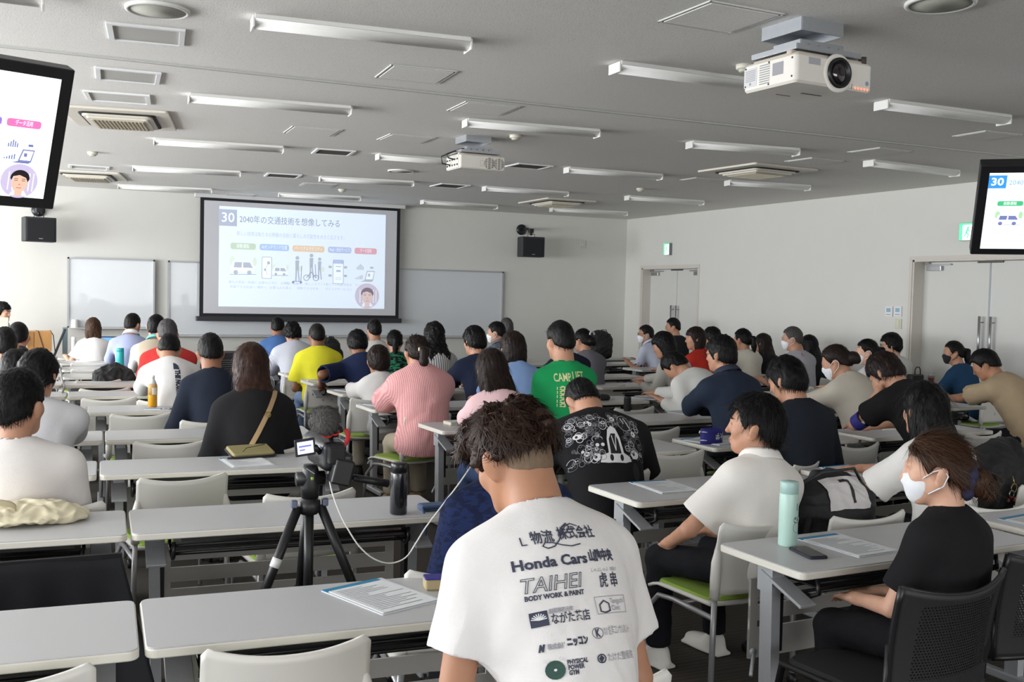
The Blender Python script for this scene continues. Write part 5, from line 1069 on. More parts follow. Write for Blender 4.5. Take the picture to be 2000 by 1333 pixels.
P('p13', 490, 667, 6.15, 'woman in the black hooded top', 'woman with long brown hair in black hooded top and tan shoulder strap', fem=True, hair='long', hcol='red', hth=.026, hlen=.16, desk=L_(3), shirt=(27, 27, 29), sleeve='long', collar='hood', lean=.22, hp=.15, s=1.10, hs=1.08, loose=.035, shw=1.0, hands=('lap', 'lap'), tuft=1500, tlen=.09, chair=((447, 878), (592, 869)))
# door block, aisle desks, far to near
P('p14', 543, 618, 12.9, 'person in the blue shirt', 'person in blue shirt bending beside the curly-haired light grey shirt', hair='short', desk=R_(9), shirt=(74, 108, 162), lean=.4, hp=.2, hy=-.3, s=1.1, sleeve='long', skin='d')
P('p15', 571, 628, 11.75, 'person in the light grey shirt', 'person in light grey shirt with curly black hair', hair='mop', hth=.03, desk=R_(8), shirt=(196, 199, 212), lean=.35, hp=.4, s=1.12, sleeve='long', loose=.03, wave=.006)
P('p16', 619, 631, 10.75, 'man in the yellow T-shirt', 'man in bright yellow T-shirt with close-cropped greying hair', hair='crop', hcol='soft', desk=R_(7), shirt=(232, 226, 58), lean=.15, hp=.1, s=1.08, hs=1.05, loose=.03, slen=.8, skin='d', trousers=(120, 142, 180), hands=('lap', 'desk'))
P('p17', 698, 643, 9.75, 'person in navy T-shirt resting an elbow', 'person in navy T-shirt resting one elbow on the aisle desk', hair='mop', desk=R_(6), shirt=(28, 38, 70), lean=.4, curve=.2, hp=.35, s=1.1, hs=1.02, side=-.10, hands=((-.42, .28, .75, -1, -.4, -.3), 'desk'), slen=.95, loose=.022, skin='d')
P('p18', 731, 622, 11.75, 'young man in off-white T-shirt', 'young man in off-white T-shirt below the corner of the projection screen', hair='short', desk=R_(8), shirt=(214, 210, 205), lean=.2, hp=.05, hs=1.0, s=1.05)
P('p19', 771, 644, 10.7, 'woman in green and black patterned top', 'woman with black ponytail in green and black patterned top', fem=True, hair='pony', hlen=.4, desk=R_(7), shirt=(22, 26, 26), pattern='noise', rgb2=(46, 128, 96), lean=.25, hp=.15, hy=-.25)
P('p20', 739, 672, 8.65, 'woman in the white hooded top', 'woman with short brown hair in a white hooded top', fem=True, hair='mop', hcol='dark', hth=.024, desk=R_(5), shirt=(214, 211, 210), sleeve='long', collar='hood', lean=.15, hp=.15, hs=1.06, loose=.035, trousers=(196, 188, 170), s=.92, chair=((690, 777), (770, 775)))
P('p21', 814, 653, 7.35, 'woman in the pink pleated blouse', 'woman with brown ponytail and hair clip in pink pleated blouse', fem=True, hair='pony', hcol='dark', hlen=.16, desk=R_(4), shirt=(216, 150, 152), pattern='pleat', rgb2=(232, 178, 178), sleeve='long', lean=.20, hp=.12, s=1.12, hs=1.04, loose=.050, shw=1.06, trousers=(178, 168, 148), shoes='tan', hands=('desk', 'desk'), wr=.006, chair=((775, 815), (893, 806)))
P('p22', 848, 627, 9.8, 'woman in the striped shirt', 'woman with long wavy black hair in a striped white shirt', fem=True, hair='long', hlen=.12, hth=.026, desk=R_(6), shirt=(206, 204, 202), pattern='stripe', rgb2=(120, 122, 128), lean=.15, hp=.05, wave=.006, hs=1.06, loose=.022, s=1.05)
P('p23', 926, 635, 8.65, 'man in dark navy shirt', 'man in dark navy shirt with thick black hair beside the striped shirt', hair='mop', desk=R_(5), shirt=(28, 36, 58), lean=.25, hp=.2, hy=.35, s=1.1, hs=1.03, slen=.95, loose=.02)
P('p24', 969, 627, 10.7, 'masked man in grey patterned shirt', 'masked man in grey-blue patterned shirt looking to the window side', hair='short', hth=.014, desk=R_(7), shirt=(92, 100, 114), pattern='noise', rgb2=(120, 128, 140), hy=.75, rot=.15, mask='white', lean=.2, collar='polo')
P('p25', 989, 620, 11.75, 'grey-haired man behind the masked man', 'grey-haired man seen just above the masked man in grey', hair='short', hcol='grey', desk=R_(8), shirt=(80, 84, 92))
P('p26', 1002, 645, 7.5, 'woman in the light blue top', 'woman with brown shoulder-length hair in light blue top', fem=True, hair='bob', hcol='dark', hth=.026, desk=R_(4, .06), shirt=(142, 172, 222), lean=.25, hp=.15, hs=1.06, loose=.03, s=1.08, slen=.9, wr=.006)
P('p27', 960, 680, 6.1, 'woman with very long dark hair in pale pink', 'woman with very long dark hair over a pale pink top', fem=True, hair='long', hcol='dark', hth=.026, hlen=.60, desk=R_(3), shirt=(228, 192, 196), sleeve='long', lean=.35, hp=.3, hs=1.05, s=1.06, trousers=(58, 76, 112), loose=.02, hands=('fold', 'desk'), tuft=1500, tlen=.12)
P('p28', 1094, 625, 6.1, 'man in the green T-shirt', 'tall man in green long-sleeved T-shirt with cream back lettering', hair='short', hth=.02, desk=R_(3, .03), shirt=(30, 152, 88), sleeve='long', lean=.08, curve=.08, hp=.2, hy=.15, s=1.10, hs=1.02, loose=.020, tuft=900, tlen=.03, hands=('lap', 'lap'), chair=((1070, 800), (1150, 797)), shw=.88)
P('p29', 1102, 640, 8.65, 'person in navy behind the green T-shirt', 'person in navy top mostly hidden behind the green T-shirt man', hair='short', desk=R_(5, .08), shirt=(26, 32, 48), lean=.3, hp=.3)
P('p30', 1138, 641, 9.75, 'woman in grey with a hair clip', 'woman in grey top with black hair gathered in a pale clip', fem=True, hair='bun', desk=R_(6, .1), shirt=(108, 108, 116), lean=.25, hy=.45, hp=.1, s=1.08, loose=.02)
P('p32', 1261, 634, 11.95, 'masked man in pale blue short sleeves', 'masked man in pale blue short-sleeved shirt leaning on his desk, face in profile', hair='short', hth=.014, hcol='soft', desk=R_(8, .3), shirt=(190, 196, 214), lean=.35, hp=.05, hy=.85, rot=.35, mask='white', glasses='dark', collar='polo', hands=((-.20, .42, .765), (.05, .42, .765)), slen=.8, skin='b')
P('p33', 1314, 620, 13.25, 'man in black shirt with metal glasses', 'man in black shirt with metal glasses near the far door', hair='short', desk=R_(9, .4), shirt=(32, 33, 38), hy=.9, rot=.15, glasses='metal', lean=.15, s=1.1, hs=1.05)
P('p34', 1296, 647, 8.8, 'woman in the pale grey knit', 'woman with black bobbed hair in a pale grey knit, arm on the desk', fem=True, hair='bob', hth=.026, desk=R_(5, .18), shirt=(184, 181, 174), sleeve='long', lean=.35, hp=.35, hy=.5, rot=.3, hands=((-.20, .42, .765), 'desk'), hs=1.05, s=1.05, loose=.02)
P('p35', 1318, 690, 7.6, 'man in white long sleeves bowing his head', 'man in white long sleeves bowing low over his desk', hair='short', hth=.02, desk=R_(4, .16), shirt=(214, 213, 210), sleeve='long', lean=.55, curve=.35, hp=.95, hy=.35, rot=.25, s=1.12, hs=1.05, loose=.025, hands=((-.30, .40, .765), 'desk'), trousers=(110, 130, 136), chair=((1313, 790), (1380, 787)))
P('p36', 1358, 637, 9.8, 'woman in the red shirt', 'woman with dark bobbed hair in a red shirt, face in profile', fem=True, hair='bob', hcol='dark', hth=.02, desk=R_(6, .22), shirt=(176, 46, 36), hy=.9, rot=.2, lean=.12, hs=1.04, loose=.022, s=1.06)
P('p37', 1390, 637, 10.8, 'person with black hair behind the red shirt', 'person whose black hair shows behind the red shirt woman', hair='mop', desk=R_(7, .3), shirt=(90, 92, 98), hy=.6)
P('p38', 1408, 652, 6.2, 'man in the dark blue collared shirt', 'man in dark blue collared shirt and glasses, face half turned', hair='mop', hth=.022, desk=R_(3, .14), shirt=(38, 47, 64), sleeve='long', collar='polo', lean=.20, hp=.15, hy=.45, s=1.14, hs=1.06, glasses='dark', loose=.025, hands=('fold', 'desk'), tuft=900, tlen=.04, wr=.006)
P('p39', 1450, 641, 9.85, 'woman with ponytail in cream top', 'woman with black ponytail in a cream top', fem=True, hair='pony', hlen=.2, desk=R_(6, .3), shirt=(216, 212, 198), hy=.35, lean=.12, slen=.9, loose=.022, hs=1.04)
P('p40', 1490, 650, 10.85, 'woman in black with long brown hair', 'woman in black with long brown hair by the door wall', fem=True, hair='long', hcol='dark', hlen=.2, desk=R_(7, .3), shirt=BLK, hy=.4, s=.92)
P('p41', 1547, 637, 9.05, 'grey-haired man in pale lilac shirt', 'masked grey-haired man in pale lilac shirt wearing glasses', hair='short', hcol='grey', hth=.014, desk=R_(5, .3), shirt=(176, 175, 184), hy=.75, rot=.12, mask='white', glasses='metal', lean=.12, s=1.1, hs=1.05, loose=.02, slen=.9)
P('p42', 1580, 653, 10.0, 'woman in black behind the lilac shirt', 'woman in black with straight black hair behind the lilac shirt man', fem=True, hair='long', hlen=.2, desk=R_(6, .35), shirt=BLK, hy=.2)
P('p43', 1536, 694, 4.95, 'young man in black navy T-shirt', 'young man in black navy T-shirt with glossy black hair looking down', hair='mop', hth=.026, desk=R_(2, .15), shirt=(31, 35, 44), lean=.18, hp=.38, hy=.35, s=1.08, hs=1.08, slen=.95, loose=.022, hands=('lap', 'lap'), tuft=1800, tlen=.05, chair=((1533, 913), (1612, 888)))
P('p44', 1475, 762, 3.58, 'student in the white collared shirt', 'student in white collared short-sleeved shirt, face in profile toward the window', hair='short', hth=.026, desk=R_(1), shirt=(233, 229, 224), lean=.0, curve=.10, hp=-.02, hy=.60, rot=.15, s=.98, hs=1.06, face=True, collar='dress', slen=.78, loose=.028, hands=((-.17, .32, .57, -1.0, -.4, -.5), 'lap'), tuft=3500, tlen=.05, shoes='white', vox=.0065, wr=.007, trousers=(24, 25, 30), knee=.06, side=.16, chair=((1390, 1024), (1570, 1003)))
P('p45', 1632, 673, 6.3, 'masked woman in the beige hooded top', 'masked woman with brown bun in a beige hooded top, looking down', fem=True, hair='bun', hcol='dark', desk=R_(3, .25), shirt=(196, 188, 175), sleeve='long', collar='hood', lean=.35, hp=.40, hy=.55, rot=.15, mask='white', s=1.12, hs=1.08, loose=.035, wr=.007)
P('p46', 1693, 661, 7.7, 'masked woman in white behind the bun', 'masked woman in white behind the beige hooded top', fem=True, hair='pony', desk=R_(4, .3), shirt=(212, 211, 210), hy=.85, rot=.1, mask='white', skin='c')
P('p47', 1740, 648, 9.0, 'person in white with dark glasses', 'person in white with rounded black hair and dark glasses near the thermostats', hair='mop', desk=R_(5, .35), shirt=(208, 208, 204), hy=.85, glasses='dark', skin='c', hs=1.06)
P('p48', 1729, 690, 5.2, 'man with a blue armband', 'man in black T-shirt and blue armband resting his face in his hand', hair='mop', hcol='dark', hth=.026, desk=R_(2, .22), shirt=(24, 24, 26), lean=.50, curve=.25, hp=.75, hy=.30, s=1.10, hs=1.06, hands=('face', 'desk'), slen=.55, loose=.025, tuft=1500, tlen=.045, vox=.0065)
P('p49', 1806, 742, 3.8, 'woman with long black hair in white', 'woman with long straight black hair in a white short-sleeved shirt', fem=True, hair='long', hth=.024, hlen=.26, desk=R_(1, .1), shirt=(228, 226, 223), lean=.15, hp=.12, s=1.0, hs=1.06, hands=((-.06, .36, .765, -1.0, -.3, -.4), 'fold'), slen=.85, loose=.030, tuft=1500, tlen=.12, wr=.007, shw=1.06)
P('p50', 1862, 665, 8.05, 'woman in blue with a black mask', 'woman in deep blue top with ponytail and black mask before the doors', fem=True, hair='pony', hlen=.45, desk=R_(4, .45), shirt=(34, 66, 98), hy=.85, rot=.15, mask='black', lean=.25, sleeve='long', s=1.08)
P('p51', 1924, 682, 6.45, 'man in the tan T-shirt', 'man in tan T-shirt bending over his desk before the double door', hair='short', hth=.024, desk=R_(3, .4), shirt=(178, 158, 130), lean=.45, curve=.25, hp=.55, hy=.45, rot=.15, s=1.12, hs=1.05, slen=.75, loose=.025, hands=('fold', 'desk'), wr=.007, skin='b', chair=((1963, 807), (2050, 800)))
P('p56', 2046, 752, 4.55, 'person with dark red hair at the frame edge', 'person with long dark red hair cut by the frame edge', fem=True, hair='long', hcol='red', hlen=.3, desk=R_(2, .3), shirt=(70, 40, 46), lean=.1, s=.95, hands=('lap', 'lap'))
# nearest rows
P('p55', 1138, 744, 4.95, 'man in the black graphic T-shirt', 'man in black T-shirt with white doodle print, head bowed low', hair='short', hth=.016, desk=R_(2), shirt=(25, 25, 27), lean=.42, curve=.30, hp=1.0, hy=.18, s=1.16, hs=1.04, slen=.72, loose=.022, tuft=2500, tlen=.022, hands=((-.12, .40, .775, -1.0, -.3, -.8), (.12, .40, .775, 1.0, -.3, -.8)), vox=.0065, rot=-.18, shw=1.22, chair=((1115, 926), (1284, 914)))
P('p54', 964, 798, 3.62, 'person in the navy patterned polo', 'person in navy patterned polo with a red collar line, wearing a wired earphone', hair='short', hcol='dark', desk=L_(1), shirt=(30, 42, 80), pattern='noise', rgb2=(22, 30, 58), lean=.25, hp=.2, hy=.35, rot=.1, collar='polo', hands=('lap', 'lap'), slen=.95, loose=.025, s=1.08, skin='b', vox=.0065, chair=((812, 1112), (1010, 1098)), shw=1.15)
P('p52', 1830, 840, 2.55, 'masked woman in black with a navy hair band', 'masked woman in black T-shirt with brown bun and navy hair band', fem=True, hair='bun', hcol='mid', desk=R_(0, .1), shirt=(25, 25, 27), lean=.0, curve=.10, side=.06, hp=.10, hy=.62, rot=.18, mask='white', s=.95, hs=1.0, bunz=-.035, hands=('lap', 'lap'), slen=.72, loose=.014, tuft=3500, tlen=.07, vox=.0055, chair=None, trousers=(27, 27, 30), wr=.005, skin='c')
P('p53', 1004, 783, 2.22, 'man in the white sponsor T-shirt', 'man in white T-shirt with printed sponsor logos and curly brown hair, back to the camera', hair='undercut', hcol='curl', hth=.020, desk=L_(0), shirt=(222, 219, 218), lean=.28, curve=.22, hp=.52, hy=.30, s=1.04, hs=1.04, hands=('lap', 'lap'), slen=.62, loose=.020, tuft=6500, tlen=.034, vox=.0055, wr=.009, skin='b', shw=1.0, curl=.25, wave=.008, drop=.012, chair=((985, 1336), (1305, 1304)))
q = atZ(1852, 1140, .78); mesh_chair(q[0], q[1]+.285, .10, 'black mesh-backed chair seating the masked woman in black'); q = atZ(2040, 1078, .78); mesh_chair(q[0], q[1]+.28, .10, 'black mesh-backed chair cut by the frame edge, empty')
# ---------------------------------------------------------------- prints on clothing (laid on the garment in its own shoulder / spine directions)
def to_local(rec, v, point=True):
    R = rotz(-rec['rot']); v = np.asarray(v, float); return R @ (v-rec['root']) if point else R @ v
def px_uv(rec, px, py):
    if 'bvh' not in rec: rec['bvh'] = BVHTree.FromPolygons([tuple(p) for p in rec['P']], [tuple(int(i) for i in f) for f in rec['F']])
    o = to_local(rec, CP); d = unit(to_local(rec, ray(px, py), False)); h = rec['bvh'].ray_cast(Vector(o), Vector(d))
    if h[0] is None: return None
    q = np.array(h[0])-rec['Cc']; return float(q @ rec['ax']), float(q @ rec['up'])
class Print:
    """flat artwork in millimetre-like photo units around a centre point of the garment"""
    def __init__(s, key, cx, cy, span=40):
        s.r = PEOPLE[key]; s.cx, s.cy = cx, cy; a = px_uv(s.r, cx-span, cy); b = px_uv(s.r, cx+span, cy); c = px_uv(s.r, cx, cy-span*.5); d = px_uv(s.r, cx, cy+span*.5); o = px_uv(s.r, cx, cy)
        s.ok = None not in (a, b, c, d, o); s.mb = MB()
        if s.ok: s.o = o; s.su = (b[0]-a[0])/(2*span); s.sv = (c[1]-d[1])/span; s.sl = (b[1]-a[1])/(2*span)
    def uv(s, x, y): return ((x-s.cx)*s.su, (s.cy-y)*s.sv)
    def text(s, t, x0, x1, y, h, shear=0.0, bold=0.0, outline=0.0, rot=0.0):
        if not s.ok: return
        u, v = s.uv(x0, y); s.mb.text(t, u, v, h*s.sv*1.35, 0, w=abs(x1-x0)*s.su if not rot else abs(x1-x0)*s.sv, shear=shear, bold=bold, outline=outline, rot=rot)
    def line(s, pts, w, z=0): 
        if s.ok: s.mb.line([s.uv(*p) for p in pts], w*s.su, z)
    def poly(s, pts, z=0):
        if s.ok: s.mb.poly([s.uv(*p) for p in pts][::-1], z)
    def ring(s, x, y, r, w, z=0, ry=None):
        if s.ok: u, v = s.uv(x, y); s.mb.ring(u, v, r*s.su, w*s.su, z, (ry or r)*s.sv)
    def disc(s, x, y, r, z=0, ry=None):
        if s.ok: u, v = s.uv(x, y); s.mb.disc(u, v, r*s.su, z, (ry or r)*s.sv, 16)
    def done(s, mats, name='printed_lettering', **k):
        if s.ok and s.mb.f: return print_on(s.r, s.mb, mats, s.o[0], s.o[1], name, **k)
    def mi(s, i): s.mb.mi(i)
INK = mat('print_navy', (56, 60, 78), .85); INKG = mat('print_grey', (150, 150, 158), .85); GRN = mat('print_green', (44, 74, 66), .8); CRM = mat('print_cream', (214, 216, 160), .85); PW = mat('print_white', (214, 214, 216), .85); PG = mat('print_mid_grey', (104, 104, 110), .85); PBK = mat('print_black', (22, 22, 26), .85)
p = Print('p53', 1124, 1150, 60)
p.text('L', 1046, 1056, 1052, 20); p.text('物流', 1064, 1104, 1049, 22, bold=.0006); p.text('株式会社', 1113, 1192, 1046, 22, bold=.0006)
p.line([(1158, 1021), (1146, 1015), (1133, 1020), (1122, 1034), (1112, 1050), (1101, 1061), (1088, 1064), (1080, 1058), (1086, 1051), (1099, 1053), (1116, 1060), (1134, 1064), (1152, 1061)], 2.2, .0004); p.line([(1117, 1040), (1126, 1022), (1137, 1014), (1141, 1022), (1133, 1033), (1120, 1038)], 2.6, .0004)
p.text('Honda Cars', 1023, 1158, 1101, 22, bold=.0010); p.text('山陰中央', 1163, 1222, 1097, 19, bold=.0012)
p.text('TAIHEI', 1031, 1140, 1148, 31, shear=.22, outline=.0007); p.text('BODY WORK & PAINT', 1034, 1139, 1163, 10, bold=.0005)
p.text('虎 串', 1176, 1221, 1151, 24, bold=.0004)
p.poly([(1038, 1187), (1067, 1185), (1068, 1214), (1040, 1216)]); p.text('ながた茶店', 1072, 1142, 1212, 17, bold=.0004); p.text('ニッコン', 1091, 1128, 1258, 14, bold=.0012); p.text('N', 1045, 1056, 1262, 12, shear=.4, bold=.002)
p.text('K', 1145, 1154, 1249, 16, bold=.0008); p.ring(1149, 1242, 11, 1); p.text('PHYSICAL', 1085, 1120, 1293, 9, shear=.15, bold=.0005); p.text('POWER', 1085, 1112, 1303, 9, shear=.15, bold=.0005); p.text('GYM', 1085, 1102, 1313, 9, shear=.15, bold=.0005); p.ring(1147, 1291, 9, 2); p.poly([(1141, 1291), (1147, 1284), (1152, 1290), (1146, 1299)])
p.mi(1); p.text('しゃぶしゃぶ', 1162, 1202, 1121, 7); p.text('串揚げ', 1208, 1225, 1121, 7); p.text('創業享和元年', 1070, 1113, 1192, 8, bold=.0003); p.text('株式会社', 1059, 1089, 1260, 9, bold=.0004); p.text('株式', 1161, 1170, 1240, 6); p.text('会社', 1161, 1170, 1247, 6); p.text('佐洋コンサルタント', 1172, 1230, 1247, 15); p.text('たけだ整骨院', 1160, 1223, 1297, 13)
for a, b in (((1158, 1172), (1233, 1172)), ((1233, 1172), (1233, 1206)), ((1233, 1206), (1158, 1206)), ((1158, 1206), (1158, 1172))): p.line([a, b], 1.1)
p.text('Taniguchi', 1192, 1229, 1187, 11); p.text('Clinic', 1192, 1216, 1201, 11)
p.mi(0); p.line([(1166, 1201), (1166, 1188), (1176, 1180), (1187, 1187), (1187, 1201), (1176, 1204), (1166, 1201)], 2.4)
p.mi(2); p.disc(1066, 1300, 15, .0002, 18); p.mi(3); p.disc(1066, 1300, 2.5, .0006); p.ring(1054, 1282, 4, 1.5); p.ring(1079, 1281, 4, 1.5)
for k in range(9): a = PI*(.05+.9*k/8); p.line([(1053, 1202), (1053+12*math.cos(a), 1202-12*math.sin(a)+0)], 1.8, .0006)
p.done([INK, INKG, GRN, PW])
p = Print('p55', 1186, 850, 45); rd = random.Random(11)
for i in range(260):
    x = 1117+rd.random()*138; y = 806+rd.random()*92
    if (y < 812 and (x < 1130 or x > 1235)) or (1172 < x < 1218 and y > 832): continue
    r = 2.5+rd.random()*5; p.mi(1 if rd.random() < .78 else 0); p.ring(x, y, r, .6+rd.random()*.6, .0001*i/10, r*(.8+.4*rd.random()))
    p.mi(0 if rd.random() < .5 else 1)
    if rd.random() < .6: p.disc(x-r*.25, y, .9, .0012); p.disc(x+r*.3, y, .9, .0012)
for x, y, r, ry in ((1132, 848, 8, 5), (1153, 822, 5, 2.5), (1202, 818, 5, 6), (1240, 846, 5, 6), (1236, 884, 9, 8), (1144, 882, 5, 4), (1160, 890, 7, 7), (1158, 827, 4, 4)): p.mi(0); p.disc(x, y, r, .0014, ry); p.mi(2); p.disc(x-r*.2, y, r*.3, .0017)
p.mi(0); p.poly([(1182, 893), (1183, 858), (1187, 840), (1195, 832), (1203, 838), (1209, 856), (1213, 893)], .0016); p.poly([(1165, 900), (1170, 888), (1182, 884), (1212, 884), (1224, 890), (1227, 898), (1214, 902), (1180, 902)], .0018)
p.mi(2); p.poly([(1186, 886), (1187, 858), (1192, 848), (1200, 848), (1205, 860), (1207, 886)], .0020); p.disc(1187, 893, 3.5, .0022, 6); p.disc(1207, 893, 3.5, .0022, 6); p.disc(1225, 825, 13, .0019, 16); p.disc(1235, 915, 8, .0010, 16); p.disc(1168, 866, 11, .0019, 10)
p.mi(0); p.ring(1225, 825, 14, .8, .0020, 17); p.disc(1164, 868, 3.4, .0024); p.disc(1174, 868, 3.4, .0024); p.line([(1220, 815), (1224, 826)], 2, .0024); p.line([(1227, 814), (1234, 834)], 2.4, .0024); p.line([(1193, 852), (1197, 880), (1201, 852)], 1.6, .0024)
p.done([PW, PG, PBK], 'printed_doodles', sub=.02)
p = Print('p28', 1108, 752, 30); p.text('CAMP', 1085, 1117, 745, 17, bold=.0012); p.text('LIFT', 1120, 1147, 743, 18, bold=.0012, shear=.1); p.line([(1112, 744), (1118, 750)], 2)
for k, y in enumerate((756, 764, 772, 781, 789)): p.line([(1090, y), (1090, y+5)], 1.4); p.line([(1094, y+1), (1103, y), (1103, y+6), (1094, y+5)], 1.4); p.ring(1099, y+2, 4, 1.2)
p.done([CRM])
p = Print('p11', 336, 735, 22); p.text('THE NORTH FACE', 343, 416, 723, 8, bold=.004, rot=-PI/2); 
p.poly([(340, 722), (340, 708), (345, 709), (350, 714), (352, 722)]); p.mi(1); p.text('outdoor wear', 340, 372, 724, 1.8, rot=-PI/2) if False else None
p.done([INK, INKG])
p = Print('p4', 6, 727, 14); p.text('PSC', -6, 13, 730, 8, bold=.003); p.line([(-6, 734), (12, 735)], 1.6); p.done([PW])
p = Print('p41', 1567, 693, 8); p.line([(1565, 696), (1567, 690), (1569, 696)], .9); p.done([mat('print_red', (150, 70, 80), .8)], 'embroidery')
p = Print('p13', 520, 820, 35); p.line([(548, 752), (540, 772), (528, 798), (517, 820), (505, 843), (492, 866), (484, 884)], 9, .004); p.mi(1); p.ring(523, 811, 6, 2, .007); p.done([mat('tan_strap', (176, 146, 108), .7), mat('brass', (196, 170, 96), .3, metal=.9)], 'shoulder_strap', off=.004)
# small worn things
def ring_part(name, c, ax_, R, r, m, parent, n=24, ry=1.0):
    f = frame_from(np.zeros(3), unit(ax_)); b = MB(); b.tube([np.array(c)+f[:, 0]*R*math.cos(a)+f[:, 1]*R*ry*math.sin(a) for a in [2*PI*k/n for k in range(n)]], r, 8, closed=True); return b.build(name, m, parent)
q = PEOPLE['p52']; c1 = q['HP'](0, -.104, -.045); bd = q['RH'] @ np.array([0, -1, -.25]); f = frame_from(np.zeros(3), unit(bd)); b = MB()
b.tube([c1+bd*.0+(f[:, 0]*math.cos(a)+f[:, 1]*math.sin(a))*(.050+.004*math.sin(9*a)) for a in [2*PI*k/40 for k in range(40)]], [.017+.003*math.sin(7*k) for k in range(40)], 8, closed=True); b.build('hair_band', mat('navy_scrunchie', (36, 40, 74), .85, bump=.4, bscale=80), q['hair'])
hP, hF = blob([ell(c1+bd*.05, (.046, .044, .046), q['RH'])], .006); hN = vnormals(hP, hF); tv_, tf_ = tufts(hP, hF, hN, 260, .045, .0016, lambda p_, n_: np.array([0, -.2, -1.0])+0*p_, 4, lift=.1, jitter=.5); qmesh('hair_bun_wisps', tv_, tf_, hair_mat('mid'), q['hair'])
q = PEOPLE['p21']; c1 = q['HP'](0, -.128, .008); b = MB(); b.sheet(lambda u, v: c1+q['RH'] @ np.array([(u-.5)*.07, -.012-.012*math.sin(PI*u), (v-.5)*.03]), 10, 4, .004); b.build('hair_clip', mat('clip_gold', (190, 168, 120), .35, metal=.6, noise=.5, nscale=120), q['hair'])
q = PEOPLE['p30']; c1 = q['HP'](.0, -.112, .045); b = MB(); b.tube([c1+q['RH'] @ np.array([.04*math.cos(a), -.02, .035*math.sin(a)]) for a in [PI*k/10 for k in range(11)]], .010, 8); b.build('hair_clip', mat('clip_pale', (186, 186, 188), .35), q['hair'])
q = PEOPLE['p48']; e, s0 = q['El'][-1], q['sh'][-1]; d = unit(s0-e); f = frame_from(e, s0); b = MB(); c1 = e+d*.055
b.sheet(lambda u, v: c1+d*(v-.5)*.075+(f[:, 0]*math.cos(2*PI*u)+f[:, 1]*math.sin(2*PI*u))*(.056+.004*v), 28, 4, .003); ab = b.build('armband', mat('armband_blue', (38, 36, 122), .7, bump=.15), q['body'])
b = MB(); bv = -f[:, 1] if f[1, 1] > 0 else f[:, 1]
for a0 in (-.02, .0, .02): b.tube([c1+unit(np.array([-.6, -.8, 0]))*.062+d*a0, c1+unit(np.array([-.6, -.8, 0]))*.066+d*(a0*.2)+np.array([.02, -.004, -.012]), c1+unit(np.array([-.6, -.8, 0]))*.062+d*(-a0)+np.array([.035, 0, 0])], .004, 6)
b.build('tie_string', mat('string_white', (220, 220, 222), .8), ab)
q = PEOPLE['p54']; nd = unit(q['HC']-q['N']); ring_part('collar_stripe', q['N']+nd*.008, nd, .078, .006, mat('stripe_red', (186, 36, 48), .7), q['shirt'])
# ---------------------------------------------------------------- things on the desks
DT = DZ
def dpt(px, py, z=DT): return atZ(px, py, z)
def ang(p1, p2, z=DT): A = atZ(*p1, z); B = atZ(*p2, z); return math.atan2(B[1]-A[1], B[0]-A[0])
M_paper = mat('paper', (224, 226, 228), .8); M_teal = mat('leaflet_teal', (44, 128, 168), .6); M_type = mat('paper_print', (150, 152, 160), .8); M_folder = mat('clear_folder', (212, 216, 222), .3)
leaf0 = None
LEAF = [((628, 1156), (752, 1129), 'leaflet with a teal band beside the sponsor T-shirt man'), ((428, 897), (520, 892), 'teal-banded leaflet under the olive clutch bag'), ((1228, 943), (1312, 938), 'teal-banded leaflet at the aisle desk before the student in white'), ((1556, 1054), (1632, 1044), 'teal-banded leaflet beside the mint bottle and black phone'), ((1600, 914), (1664, 908), 'teal-banded leaflet under the arm of the long-haired woman in white'), ((1950, 1015), (2012, 1004), 'teal-banded leaflet beyond the navy hair band, cut by the edge'), ((1326, 860), (1366, 854), 'teal-banded leaflet by the standing blue armband'), ((1896, 895), (1940, 889), 'teal-banded leaflet on the desk before the empty chair at the tan T-shirt'),
        ((1297, 805), (1342, 802), 'white leaflet in front of the dark blue collared shirt'), ((1222, 777), (1248, 774), 'leaflet by the elbow of the man bowing his head'), ((546, 727), (586, 725), 'white leaflet beside the yellow T-shirt, on the farther desk'), ((588, 742), (628, 740), 'white leaflet by the navy elbow at the aisle'), ((646, 762), (692, 759), 'white leaflet at the aisle before the white hooded top'), ((702, 790), (748, 786), 'white leaflet at the aisle before the pink blouse')]
for a, b_, lab in LEAF:
    A = dpt(*a); rz = ang(a, b_)
    if leaf0 is None:
        leaf0 = o = thing('leaflet', lab, 'leaflet', (A[0], A[1], DT), rz, 'seminar leaflets on the desks')
        m = MB(); m.box((.115, -.155, .0012), (.115, .157, .0010)); m.build('folder', M_folder, o); m = MB(); m.box((.105, -.012, .003), (.104, .014, .0008)); m.build('header_band', M_teal, o)
        m = MB(); m.box((.112, -.165, .0040), (.104, .138, .0008)); pp = m.build('printed_sheet', M_paper, o)
        m = MB(); rr_ = random.Random(3)
        for k in range(17): y = -.050-.014*k; x1 = .03+.15*rr_.random()+.02; m.rect(.022, y-.0018, min(x1+.03, .2), y+.0018, .0053)
        m.build('print_line', M_type, pp)
    else: copy_tree(leaf0, (A[0], A[1], DT), rz, lab)
def bottle(p, r, h, lab, body, lid, name='bottle', cat='bottle', neck=.0):
    c = dpt(*p); o = thing(name, lab, cat, (c[0], c[1], DT)); b = MB(); b.lathe([(r*.9, 0), (r, .006), (r, h*.80), (r*.96, h*.82)], n=24); b.build('body', body, o); b = MB(); b.lathe([(r*.92, h*.82), (r*.96, h*.825), (r*.96, h*.985), (r*.9, h)], n=24); b.build('lid', lid, o); return o
M_mint = mat('mint_enamel', (186, 218, 208), .35); o = bottle((1538, 1066), .036, .245, 'mint green flask with a small line drawing, next to the black phone', M_mint, mat('mint_lid', (168, 200, 196), .4), 'flask', 'flask')
yaw = math.atan2(o.location.x, -(-o.location.y)); 
